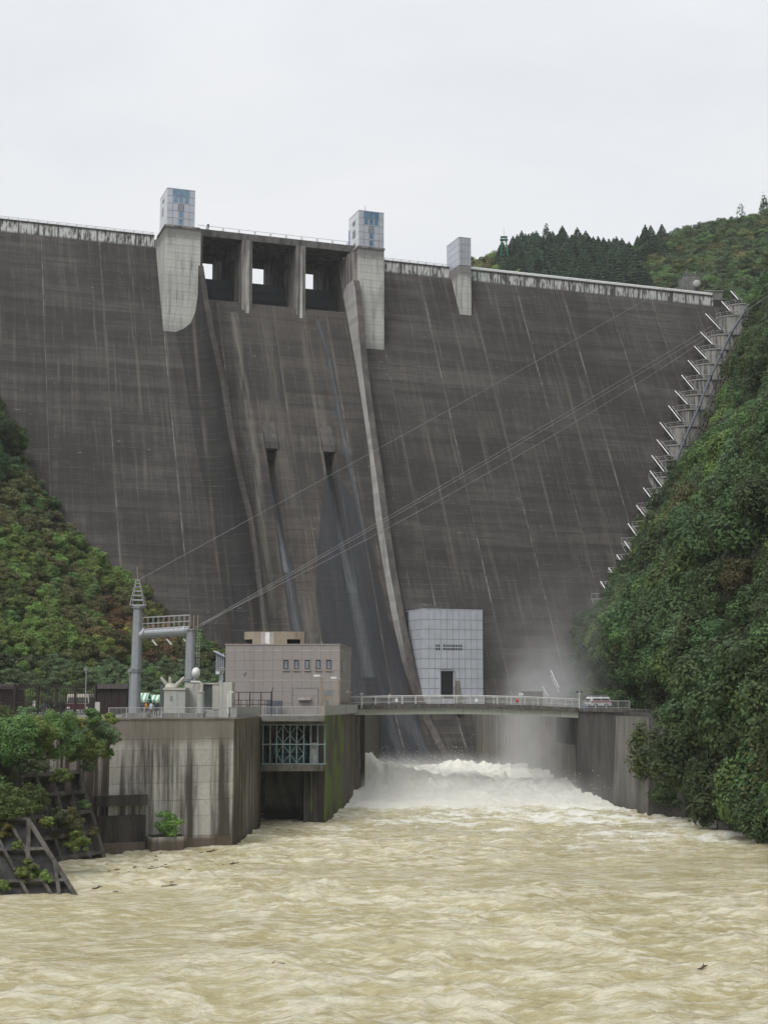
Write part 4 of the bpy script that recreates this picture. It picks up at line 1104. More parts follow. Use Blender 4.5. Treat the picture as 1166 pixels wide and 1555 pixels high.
# ------------------------------------------------------------------ walls of the stilling basin and river bank
def wall_run(name, label, cat, pts, thick, z0, z1, mats, side, panel=4.5, pname='wall_panel', cap=None):
    """vertical wall along pts; panels 5 cm apart; side=+1: body lies to +x of the line"""
    root = thing(name, label, cat, (pts[0][0], pts[0][1], z0))
    for i, ((xa, ya), (xb, yb)) in enumerate(zip(pts[:-1], pts[1:])):
        L_ = math.hypot(xb - xa, yb - ya); n = max(1, int(round(L_ / panel)))
        tx, ty = (xb - xa) / L_, (yb - ya) / L_; nx, ny = (ty, -tx) if (ty * side > 0 or (abs(ty) < .3 and tx * side < 0)) else (-ty, tx)
        for k in range(n):
            a = L_ * k / n + .03; b = L_ * (k + 1) / n - .03
            P0 = (xa + tx * a, ya + ty * a); P1 = (xa + tx * b, ya + ty * b)
            MB().prism([P0, P1, (P1[0] + nx * thick, P1[1] + ny * thick), (P0[0] + nx * thick, P0[1] + ny * thick)], z0, z1).build(pname, mats[min(i, len(mats) - 1)], root)
        MB().prism([(xa + nx * .12, ya + ny * .12), (xb + nx * .12, yb + ny * .12), (xb + nx * thick * .9, yb + ny * thick * .9), (xa + nx * thick * .9, ya + ny * thick * .9)], z0, z1 - .05).build('wall_core', M['recessdark'], root)
    return root
wall_run('basin_wall', 'tall grey concrete side wall of the stilling basin seen under the bridge', 'retaining wall', [(18.5, 345), (29.6, 226)], 2.5, -4, 13.0, [M['basin']], 1, 9)
bw = thing('bank_wall', 'dark high concrete bank wall right of the bridge below the trees', 'retaining wall', (29.4, 221, -4))
def bank_wall():
    P = [(29.4, 226.0), (29.4, 219.5), (33.2, 203.0), (35.0, 192.6), (40.3, 186.5), (44, 160), (48, 120)]
    for (xa, ya), (xb, yb) in zip(P[:-1], P[1:]):
        L_ = math.hypot(xb - xa, yb - ya); n = max(1, int(round(L_ / 6))); tx, ty = (xb - xa) / L_, (yb - ya) / L_
        nx, ny = (-ty, tx)
        for k in range(n):
            a, b = L_ * k / n + .02, L_ * (k + 1) / n - .02
            MB().prism([(xa + tx * a, ya + ty * a), (xa + tx * b, ya + ty * b), (xa + tx * b + nx * 3, ya + ty * b + ny * 3), (xa + tx * a + nx * 3, ya + ty * a + ny * 3)], -4, 13.2).build('wall_panel', M['bank'], bw)
    # paler buttress that steps forward of the wall
    MB().hexa([(31.7, 205.6, -4), (34.2, 191.8, -4), (37.5, 194, -4), (35, 206, -4), (32.5, 205.2, 12.7), (34.8, 192.6, 12.7), (37.5, 194, 12.7), (35, 206, 12.7)]).build('buttress', M['bankpale'], bw)
    MB().prism([(29.2, 219.0), (33.0, 202.6), (38, 204), (38, 226), (29.2, 226)], 13.21, 13.6).build('coping', M['deckedge'], bw)
bank_wall()
MB().prism([(29.5, 226.5), (21.4, 317), (24, 330), (60, 345), (46, 226), (40, 204), (34, 205)], 8, 13.15).build('right_bank_road', M['asphalt'])['kind'] = 'structure'
wall_run('basin_wall', 'dark brown concrete side wall of the basin left of the spillway, under the left end of the bridge', 'retaining wall', [(-3.95, 231.5), (0.1, 345)], 2.5, -4, 12.8, [M['brownwall']], -1, 12)

# ------------------------------------------------------------------ left yard, quay and intake bay
yard = MB().prism([(-26.5, 146.5), (-16, 151.6), (-15.2, 173.6), (-15, 186), (-7.6, 186), (-4.6, 229.5), (-1.4, 317), (-22, 330), (-44, 318), (-60, 300), (-75, 240), (-75, 147), (-40, 147)], 8.0, 12.96).build('yard_ground', M['yardc'])
yard['kind'] = 'structure'
MB().prism([(-75, 146), (-27.2, 146), (-27.2, 162), (-75, 168)], 10.0, 13.0).build('verge_grass', M['grass'])['kind'] = 'structure'
MB().box((-15.2, 175.5, 12.4), (-7.2, 188, 12.98)).build('bay_roof_slab', M['yardc'])['kind'] = 'structure'

def quay():
    root = thing('quay_wall', 'large pale streaked concrete quay wall in front of the transformer yard', 'retaining wall', (-21, 149, -3))
    # cast lifts with horizontal joints
    F0, F1 = (-27.2, 145.7), (-15.45, 151.1)
    tx, ty = F1[0] - F0[0], F1[1] - F0[1]; L_ = math.hypot(tx, ty); tx /= L_; ty /= L_
    def pt(a, d): return (F0[0] + tx * a - ty * (-d) * -1 if False else F0[0] + tx * a + ty * d, F0[1] + ty * a - tx * d)
    # d>0 = out of the wall towards the river
    zc = [-4, 1.3, 4.9, 8.3, 11.0, 13.0]
    for z0, z1 in zip(zc[:-1], zc[1:]):
        for a, b in ((0, 4.1), (4.1, L_ - .02)):
            d0 = .04 if z1 < 2 else 0.0
            MB().prism([pt(a + .02, d0), pt(b - .01, d0), pt(b - .01, -2.5), pt(a + .02, -2.5)], z0 + .03, z1).build('wall_lift', M['quay'], root)
    MB().prism([pt(0, -.08), pt(L_ - .1, -.08), pt(L_ - .1, -2.4), pt(0, -2.4)], -4, 12.95).build('wall_core', M['recessdark'], root)
    # side towards the intake, gently curved
    S = [(-15.45, 151.1), (-15.2, 154.8), (-14.95, 158.5), (-14.8, 162), (-14.7, 165.6), (-14.65, 169.3), (-14.7, 173.1)]
    for (xa, ya), (xb, yb) in zip(S[:-1], S[1:]):
        MB().prism([(xa, ya + .02), (xb, yb - .02), (xb - 2.3, yb), (xa - 2.3, ya)], -4, 13.0).build('side_panel', M['quayside'], root)
    MB().prism([(-14.7, 173.1), (-17, 173.1), (-17, 176), (-14.7, 176)], -4, 12.9).build('return_wall', M['recessdark'], root)
    MB().prism([pt(0, .12), pt(L_ + .1, .12), pt(L_, -.5), pt(0, -.5)], 13.0, 13.16).build('coping', M['quay'], root)
    # ledge block and planter at the foot, left
    MB().prism([pt(-1.5, 1.1), pt(3.7, 1.1), pt(3.7, 0.06), pt(-1.5, .06)], 4.6, 5.6).build('ledge', M['recessdark'], root)
    MB().prism([pt(-2.0, .6), pt(3.6, .6), pt(3.6, .05), pt(-2, .05)], -4, 1.0).build('footing', M['quay'], root)
    MB().prism([pt(-2.0, .5), pt(3.7, .5), pt(3.7, .06), pt(-2, .06)], 1.0, 3.6).build('footing_block', M['recessdark'], root)
    pl = thing('planter_block', 'brown concrete block holding a small green shrub at the foot of the quay wall', 'planter', (pt(5.9, 1.1)[0], pt(5.9, 1.1)[1], -3))
    MB().prism([pt(3.9, 2.0), pt(7.2, 2.0), pt(7.2, .06), pt(3.9, .06)], -4, 1.5).build('block', M['quay'], pl)
    MB().prism([pt(4.0, 1.9), pt(7.1, 1.9), pt(7.1, .2), pt(4.0, .2)], 1.5, 1.62).build('soil_fill', M['soil'], pl)
    # wall left of the pale block, behind the shrubs
    MB().prism([(-27.3, 145.9), (-60, 142), (-60, 146), (-27.3, 149)], -4, 12.9).build('wall_lift', M['quayside'], root)
    return pt(5.6, 1.0)
planter_xy = quay()

def intake():
    root = thing('intake_bay', 'dark recessed concrete bay with two slabs between the quay walls', 'intake', (-10.8, 180, -3))
    MB().box((-14.9, 185.2, -4), (-7.3, 186.2, 12.4)).build('back_wall', M['recess'], root)
    MB().box((-14.66, 176.5, 12.1), (-7.25, 178.0, 12.99)).build('upper_slab', M['recess'], root)
    MB().box((-14.68, 176.3, 6.45), (-7.22, 179.2, 7.2)).build('lower_slab', M['recess'], root)
    MB().box((-14.68, 179.2, 6.6), (-7.3, 185.1, 7.1)).build('gallery_floor', M['recessdark'], root)
    MB().box((-9.75, 178.6, -4), (-7.25, 184.9, 6.4)).build('dark_pier', M['recessdark'], root)
    MB().box((-10.5, 182.5, -4), (-10.1, 185.1, 6.4)).build('pilaster', M['recess'], root)
    MB().box((-9.9, 178.1, 7.2), (-7.3, 178.2, 7.3)).build('sill', M['recess'], root)
    MB().box((-9.3, 182, 7.1), (-7.4, 185.1, 12.1)).build('inner_wall', M['recess'], root)
    # steel lattice screen
    fr = thing('lattice_screen', 'grey steel lattice screen with diamond bracing in the intake bay', 'screen', (-10.9, 177.2, 7.2))
    z0, z1 = 7.2, 12.05; zm = (z0 + z1) / 2
    us = [389, 399.8, 410.5, 420.3, 429.8, 440.5, 450.8, 461.5, 471.8, 482.5, 493]
    X = [at(u, 1128, 177.0)[0] for u in us]
    for x in X: MB().box((x - .06, 176.9, z0), (x + .06, 177.06, z1)).build('upright', M['screen'], fr)
    for z in (z0 + .1, zm, z1 - .1): MB().box((X[0] - .1, 176.8, z - .07), (X[-1] + .2, 176.9, z + .07)).build('crossbar', M['screen'], fr)
    for (i, j) in ((3, 4), (5, 4), (5, 6), (7, 6)):
        pass
    for za, zb in ((z0 + .15, zm - .05), (zm + .05, z1 - .15)):
        zmid = (za + zb) / 2
        for c in (4, 6):
            xl, xc, xr = X[c - 1], X[c], X[c + 1]
            for p, q in (((xc, za), (xl, zmid)), ((xc, za), (xr, zmid)), ((xl, zmid), (xc, zb)), ((xr, zmid), (xc, zb))):
                MB().tube([(p[0], 177.12, p[1]), (q[0], 177.12, q[1])], .055, 4).build('brace', M['screen'], fr)
    MB().box((X[8] + .05, 177.2, 7.3), (X[8] + .75, 177.7, 9.8)).build('cabinet', M['louver'], fr)
    g = thing('gate_hoist', 'dim teal hoist machine behind the lattice screen', 'machine', (-11.3, 180, 7.1))
    MB().box((-12.9, 180.5, 7.1), (-9.8, 182.5, 8.2)).build('bed', M['teal'], g)
    MB().tube([(-12.6, 181.5, 9.0), (-10.2, 181.5, 9.0)], .7, 12).build('drum', M['teal'], g)
    MB().box((-13.6, 180.8, 8.2), (-12.9, 182.4, 9.9)).build('end_frame', M['teal'], g); MB().box((-9.9, 180.8, 8.2), (-9.4, 182.4, 10.1)).build('end_frame', M['teal'], g)
    mb = MB()
    for z in (8.0, 8.6): mb.tube([(-14.4, 178, z), (-7.6, 178, z)], .03, 4)
    for k in range(9): mb.tube([(-14.4 + k * .82, 178, 7.1), (-14.4 + k * .82, 178, 8.6)], .03, 4)
    mb.build('hand_rail', M['teal'], g)
    # mossy wall right of the bay up to the bridge
    wall_run('mossy_wall', 'green mossy concrete wall between the intake bay and the bridge', 'retaining wall', [(-7.1, 178.2), (-6.35, 190.0), (-5.55, 202), (-4.85, 214), (-4.3, 225)], 1.8, -4, 13.0, [M['moss'], M['moss'], M['mossdim'], M['mossdim']], -1, 4.0)
    r = thing('wall_end_pilaster', 'tan concrete pilaster under the left bearing of the bridge', 'pilaster', (-4.2, 227, -4))
    MB().box((-5.6, 225.3, -4), (-3.75, 228.5, 12.4)).build('shaft', M['tanwall'], r)
    MB().box((-5.4, 228.6, -4), (-3.0, 233, 12.6)).build('bearing_block', M['brownwall'], r)
    MB().tube([(-4.2, 224.9, 11), (-3.9, 224.95, 9), (-3.7, 225.1, 6), (-3.62, 225.1, 4.5)], .05, 5).build('drain_hose', M['cable'], r)
intake()

# ------------------------------------------------------------------ bridge
def bridge():
    xs = np.linspace(-5.6, 29.6, 25)
    def zc(x):
        return np.interp(x, [-6, 0, 8, 14, 22, 30], [14.02, 14.12, 14.22, 14.2, 14.0, 13.62])
    root = thing('bridge', 'low slightly arched road bridge with pale green girder across the basin outlet', 'bridge', (12, 225, 12.4))
    for i in range(24):
        a, b = xs[i], xs[i + 1]; za, zb = zc(a), zc(b)
        if i % 2 == 0:
            g = .03; a2 = xs[i + 2]; z2 = zc(a2)
            MB().hexa([(a + g, 221.6, za - 1.42), (a2 - g, 221.6, z2 - 1.42), (a2 - g, 222.1, z2 - 1.42), (a + g, 222.1, za - 1.42), (a + g, 221.6, za - .52), (a2 - g, 221.6, z2 - .52), (a2 - g, 222.1, z2 - .52), (a + g, 222.1, za - .52)]).build('girder_plate', M['girder'], root)
    def strip(nm, y0, y1, dz0, dz1, mat, r=root):
        mb = MB()
        for i in range(24):
            a, b = xs[i], xs[i + 1]; za, zb = zc(a), zc(b)
            mb.hexa([(a, y0, za + dz0), (b, y0, zb + dz0), (b, y1, zb + dz0), (a, y1, za + dz0), (a, y0, za + dz1), (b, y0, zb + dz1), (b, y1, zb + dz1), (a, y1, za + dz1)])
        return mb.build(nm, mat, r)
    strip('deck', 221.0, 229.0, -.5, 0.12, M['deckedge'])
    strip('girder', 226.5, 227.0, -1.4, -.5, M['girder']); strip('soffit', 222.1, 226.5, -1.1, -.9, M['deckedge'])
    for y, nm in ((221.15, 'near'), (228.8, 'far')):
        rl = thing('bridge_railing', f'long white and grey steel railing on the {nm} side of the bridge', 'railing', (12, y, 14.1))
        for dz, rr in ((1.36, .085), (1.16, .045), (.45, .04)):
            MB().tube([(x, y, zc(x) + dz) for x in xs], rr, 6).build('rail', M['railpale'] if dz > 1.1 else M['railgrey'], rl)
        for k in range(18):
            x = -5.4 + k * 2.05
            MB().box((x - .06, y - .05, zc(x)), (x + .06, y + .09, zc(x) + 1.34)).build('post', M['railpale'], rl)
        mb = MB()
        for k in range(210):
            x = -5.4 + k * .166
            mb.tube([(x, y + .1, zc(x) + .2), (x, y + .1, zc(x) + 1.1)], .018, 3, False)
        mb.build('balusters', M['railgrey'], rl, kind='stuff')
        for u in (603, 700, 720) if nm == 'near' else ():
            pass
    for k, (u, w, lab) in enumerate(((497, .9, ''), (609, .7, ''))): pass
    # red lamp hung on the railing
    p = at(785, 1064, 221.0)
    r = thing('warning_lamp', 'small red round warning lamp on the bridge railing', 'lamp', (p[0], 221.0, p[2]))
    MB().sphere((p[0], 220.95, p[2]), .24, 10, 6).build('lens', M['red'], r, smooth=True)
    MB().tube([(p[0], 221.1, p[2] - .1), (p[0], 221.1, p[2] + .6)], .04, 5).build('bracket', M['railgrey'], r)
    # white notice boards on the railing
    for u, lab in ((723, 'small white notice board on the railing beside the red lamp, left of it'), (602, 'small white notice plate near the left end of the bridge railing')):
        p = at(u, 1063, 221.0)
        tag(MB().box((p[0] - .2, 220.9, p[2] - .3), (p[0] + .2, 220.98, p[2] + .25)).build('notice_plate', M['white']), lab, 'sign')
    # camera posts at both ends
    for u, lab in ((549, 'white post with twin camera heads at the left end of the bridge'), (879, 'white post with twin camera heads at the right end of the bridge')):
        p = at(u, 1062, 220.6)
        r = thing('camera_post', lab, 'camera post', (p[0], 220.6, 14), group='camera posts at the bridge ends')
        MB().tube([(p[0], 220.6, 13.6), (p[0], 220.6, 16.0)], .07, 6).build('pole', M['white'], r)
        MB().tube([(p[0] - .35, 220.6, 15.9), (p[0] + .35, 220.6, 15.9)], .05, 5).build('arm', M['white'], r)
        for s_ in (-.3, .35): MB().tube([(p[0] + s_, 220.3, 16.1), (p[0] + s_, 220.8, 16.1)], .14, 8).sphere((p[0] + s_, 220.3, 16.1), .17, 8, 5).build('camera_head', M['steelblue'], r)
    # approach railing on the right
    rl = thing('approach_railing', 'grey railing with thin bars on the wall right of the bridge', 'railing', (32, 220, 13.6))
    P = [(29.9, 219.4), (31.0, 214.4), (33.0, 205.5), (37.6, 205.4)]
    A, B = at(886, 1070, 219.4), at(955, 1070, 219.4)
    MB().tube([(A[0], 219.3, 14.75), (B[0], 219.3, 14.75)], .06, 5).build('rail', M['railgrey'], rl)
    MB().tube([(A[0], 219.3, 13.75), (B[0], 219.3, 13.75)], .04, 5).build('rail', M['railgrey'], rl)
    for k in range(5):
        x = A[0] + (B[0] - A[0]) * k / 4; MB().box((x - .06, 219.2, 13.5), (x + .06, 219.35, 14.8)).build('post', M['railgrey'], rl)
    mb = MB()
    for k in range(44):
        x = A[0] + (B[0] - A[0]) * k / 43; mb.tube([(x, 219.35, 13.7), (x, 219.35, 14.7)], .02, 3, False)
    mb.build('balusters', M['railgrey'], rl, kind='stuff')
    # deck extension slab
    MB().prism([(29.6, 219.1), (B[0] + .6, 219.1), (B[0] + .6, 229), (29.6, 229)], 13.2, 13.62).build('approach_slab', M['deckedge'], rl)
    p = at(817, 1053, 232)
    r = thing('concrete_block', 'low grey concrete block beyond the bridge railing, left of the stair lights', 'block', (p[0] - 1, 245, 13))
    MB().box((p[0] - 1.2, 243, 13.1), (p[0] + 1.9, 247, 16.3)).build('block_body', M['yardc'], r)
    p = at(791, 1054, 224)
    r = thing('roadside_box', 'small white box on a post on the bridge, right of the middle', 'box', (p[0], 224, 14.1))
    MB().box((p[0] - .35, 223.9, 15.6), (p[0] + .35, 224.3, 15.95)).build('box_body', M['white'], r)
    MB().tube([(p[0], 224.1, 14.1), (p[0], 224.1, 15.7)], .05, 5).build('post', M['railgrey'], r)
    # stair rails low on the right, seen through the spray
    for (a, b, c, d_, lab) in ((836, 1018, 848, 1044, 'upper white stair rail above the right end of the bridge'), (824, 1043, 831, 1056, 'lower white stair rail above the right end of the bridge')):
        tag(MB().tube([at(a, b, 300), at(c, d_, 292)], .11, 6).tube([at(a, b, 300) + np.array([0, 0, -1.0]), at(c, d_, 292) + np.array([0, 0, -1.0])], .05, 5).build('stair_handrail_run', M['whitepipe']), lab, 'handrail')
bridge()

# ------------------------------------------------------------------ powerhouse
def powerhouse():
    y0 = 203.0; XL, XR = at(342, 1040, y0)[0], at(516, 1040, y0)[0]; Z0, Z1 = 12.9, at(430, 979, y0)[2]
    root = thing('powerhouse', 'greige tiled powerhouse with five small windows in a row and a roller door', 'building', (-14, 210, 12.9))
    XRR = at(533, 1000, 218)[0]
    poly = [(XL, y0 + .12), (XR, y0 + .12), (XRR - .12, 218), (XRR - 1.5, 226), (XL, 226)]
    MB().prism(poly, Z0, Z1 - .05).build('joint_backing', M['tilejoint'], root)
    MB().prism([(XL - .08, y0 - .08), (XR + .06, y0 - .08), (XRR + .06, 218), (XRR - 1.4, 226.1), (XL - .08, 226.1)], Z1 - .05, Z1 + .12).build('roof_coping', M['tile'], root)
    nx, nz = 12, 7; dx = (XR - XL) / nx; g = .012
    zb1, zb2 = at(430, 1033, y0)[2], at(430, 988, y0)[2]
    zrows = [Z0, Z0 + (zb1 - Z0) / 3, Z0 + 2 * (zb1 - Z0) / 3, zb1, zb1 + (zb2 - zb1) / 3, zb1 + 2 * (zb2 - zb1) / 3, zb2, Z1 - .05]
    for i in range(nx):
        for j in range(7):
            a = XL + i * dx
            MB().box((a + g, y0, zrows[j] + g), (a + dx - g, y0 + .12, zrows[j + 1] - g)).build('wall_panel', M['tile'], root)
    # slanting right face
    tx, ty = XRR - XR, 15.0 - .12
    for i in range(6):
        for j in range(7):
            f0, f1 = i / 6 + .004, (i + 1) / 6 - .004
            p = (XR + tx * f0, y0 + ty * f0); q = (XR + tx * f1, y0 + ty * f1)
            MB().prism([p, q, (q[0] - .12, q[1]), (p[0] - .12, p[1])], zrows[j] + g, zrows[j + 1] - g).build('side_panel', M['tile'], root)
    for z in (zb1, zb2):
        MB().box((XL, y0 - .03, z - .07), (XR, y0 - .003, z + .07)).build('band_course', M['band'], root)
        MB().prism([(XR + .003, y0), (XRR + .003, 218), (XRR + .03, 218), (XR + .03, y0)], z - .07, z + .07).build('band_course', M['band'], root)
    for u in (434.3, 450.3, 466.7, 483.3, 499.3):
        a, b = at(u - 3.6, 1002, y0), at(u + 3.6, 1016.5, y0)
        w = thing  # window: frame, pane, sill
        fr = MB().box((a[0] - .06, y0 - .06, b[2] - .02), (a[0] + .03, y0 - .004, a[2] + .06)).box((b[0] - .03, y0 - .06, b[2] - .02), (b[0] + .06, y0 - .004, a[2] + .06)).box((a[0] + .03, y0 - .06, a[2] - .02), (b[0] - .03, y0 - .004, a[2] + .06)).build('window', M['joint'], root)
        MB().box((a[0] + .03, y0 - .02, b[2]), (b[0] - .03, y0 - .006, a[2] - .02)).build('pane', M['dark'], fr)
        MB().box((a[0] + .12, y0 - .035, b[2] + .1), (b[0] - .12, y0 - .022, a[2] - .18)).build('pane', M['louver'], fr)
        MB().box((a[0] - .14, y0 - .2, b[2] - .2), (b[0] + .14, y0 - .004, b[2] - .03)).build('sill', M['band'], fr)
    # window on the slanting side
    f = .22; px, py = XR + tx * f, y0 + ty * f
    MB().prism([(px, py - .2), (px + tx / ty * 1.6, py + 1.5), (px + tx / ty * 1.6 + .08, py + 1.5), (px + .08, py - .2)], 16.8 + 2, 20.4).build('side_window', M['glassg'], root)
    # roller-door panel and its awning
    a, b = at(445, 1045, y0), at(482, 1088, y0)
    MB().box((a[0], y0 - .06, Z0), (b[0], y0 - .004, a[2])).build('door_leaf', M['tile'], root)
    mb = MB()
    mb.box((a[0] - .08, y0 - .1, Z0), (a[0], y0 - .004, a[2] + .08)).box((b[0], y0 - .1, Z0), (b[0] + .08, y0 - .004, a[2] + .08)).box((a[0], y0 - .1, a[2]), (b[0], y0 - .004, a[2] + .08)).box((a[0], y0 - .08, a[2] - 1.05), (b[0], y0 - .061, a[2] - 1.0))
    mb.build('door_frame', M['louver'], root)
    a, b = at(453.5, 1059, y0), at(472.5, 1064.5, y0)
    aw = MB().box((a[0], y0 - .75, b[2] + .12), (b[0], y0 - .1, a[2])).build('door_hood', M['band'], root)
    MB().box((a[0] + .1, y0 - .6, b[2]), (b[0] - .1, y0 - .15, b[2] + .12)).build('hood_underside', M['joint'], aw)
    a, b = at(490.5, 1047, y0), at(504.5, 1075, y0)
    e = MB().box((a[0], y0 - .05, Z0), (b[0], y0 - .006, a[2])).build('entrance_recess', M['tan'], root)
    MB().box((a[0] + .02, y0 - .09, a[2] - .85), (b[0] - .02, y0 - .052, a[2] - .05)).build('transom', M['louver'], e)
    MB().box((a[0] + .35, y0 - .09, Z0), (b[0] - .5, y0 - .052, Z0 + 2.0)).build('entrance_door', M['joint'], e)
    a, b = at(517.5, 1067, y0 + 1), at(521, 1075, y0 + 1)
    MB().box((XR + .2, y0 + .5, Z0), (XR + .9, y0 + 1.6, Z0 + 1.1)).build('kiosk', M['rustpipe'], root)
    # dark machinery box against the wall
    p, q = at(405, 1064, 201), at(428, 1086, 201)
    r = thing('switch_cabinet', 'dark blue-grey cabinet against the powerhouse wall', 'cabinet', ((p[0] + q[0]) / 2, 201, 12.9))
    MB().box((p[0], 200.2, 12.98), (q[0], 202, p[2])).build('cabinet_body', M['steelblue'], r)
    for k in range(3): MB().box((p[0] + .1 + k * .7, 200.13, 13.2), (p[0] + .7 + k * .7, 200.19, p[2] - .15)).build('cabinet_door', M['steelblue'], r)
    # rounded tan structure on the roof
    y1 = 212.0; zc0 = Z1; p, q = at(370, 960, y1), at(462, 979, y1)
    r = thing('roof_tank_house', 'tan bow-fronted structure with two dark openings on the powerhouse roof', 'roof structure', ((p[0] + q[0]) / 2, y1, Z1 + .12))
    n = 14; ring = []
    for k in range(n + 1):
        f = k / n; x = p[0] + (q[0] - p[0]) * f; ring.append((x, y1 + 1.2 - 1.2 * math.sin(math.pi * f) ** .7))
    for k in range(n):
        (xa, ya), (xb, yb) = ring[k], ring[k + 1]
        zl = Z1 + .13
        op = (k in (0, 1)) or (k in (10, 11, 12))
        zb_ = Z1 + 1.15 if op else zl
        MB().prism([(xa, ya), (xb, yb), (xb, yb + .5), (xa, ya + .5)], zb_, p[2] - .02 * abs(k - 6)).build('curved_panel', M['white'] if k in (5, 6) else M['tan'], r) if k in (5,) else MB().prism([(xa, ya), (xb, yb), (xb, yb + .5), (xa, ya + .5)], zb_, p[2]).build('curved_panel', M['band'] if k in (4, 6) else M['tan'], r)
    MB().prism(ring + [(q[0], y1 + 6), (p[0], y1 + 6)], p[2], p[2] + .1).build('roof_slab', M['tan'], r)
    MB().prism([(p[0] + .1, y1 + 2.2), (q[0] - .1, y1 + 2.2), (q[0] - .1, y1 + 6), (p[0] + .1, y1 + 6)], Z1 + .13, p[2]).build('rear_room', M['dark'], r)
    rl = MB(); 
    for k in range(0, 22, 4):
        x = p[0] - 1.5 + k * .34; rl.box((x - .04, y0 + .4, Z1 + .12), (x + .04, y0 + .48, Z1 + .3))
    tag(rl.build('bird_spikes', M['red'], root), kind='stuff')
    # blue grey lean-to left of the powerhouse
    a, b = at(327, 989, 216), at(342, 1022, 216)
    r = thing('lean_to_shed', 'blue-grey corrugated lean-to shed on a post at the left side of the powerhouse', 'shed', ((a[0] + b[0]) / 2, 216, 13))
    MB().box((a[0] + .25, 215, b[2]), (b[0], 219, a[2] - .3)).build('wall', M['steelblue'], r)
    for k in range(5): MB().box((a[0] + .3 + k * .26, 214.93, b[2]), (a[0] + .38 + k * .26, 215, a[2] - .4)).build('corrugation', M['panel2'], r)
    MB().extr([(a[0] - .1, 214.5, a[2] - .1), (b[0] + .1, 214.5, a[2] - .9), (b[0] + .1, 214.5, a[2] - .7), (a[0] - .1, 214.5, a[2] + .1)], [(a[0] - .1, 219.2, a[2] - .1), (b[0] + .1, 219.2, a[2] - .9), (b[0] + .1, 219.2, a[2] - .7), (a[0] - .1, 219.2, a[2] + .1)]).build('roof', M['panel2'], r)
    MB().box((b[0] - .8, 215.2, 13), (b[0] - .3, 216, b[2])).build('post', M['panel2'], r)
    MB().box((a[0] + .3, 214.4, b[2] - .2), (a[0] + .9, 214.9, b[2] + .2)).build('floodlight', M['white'], r)
powerhouse()

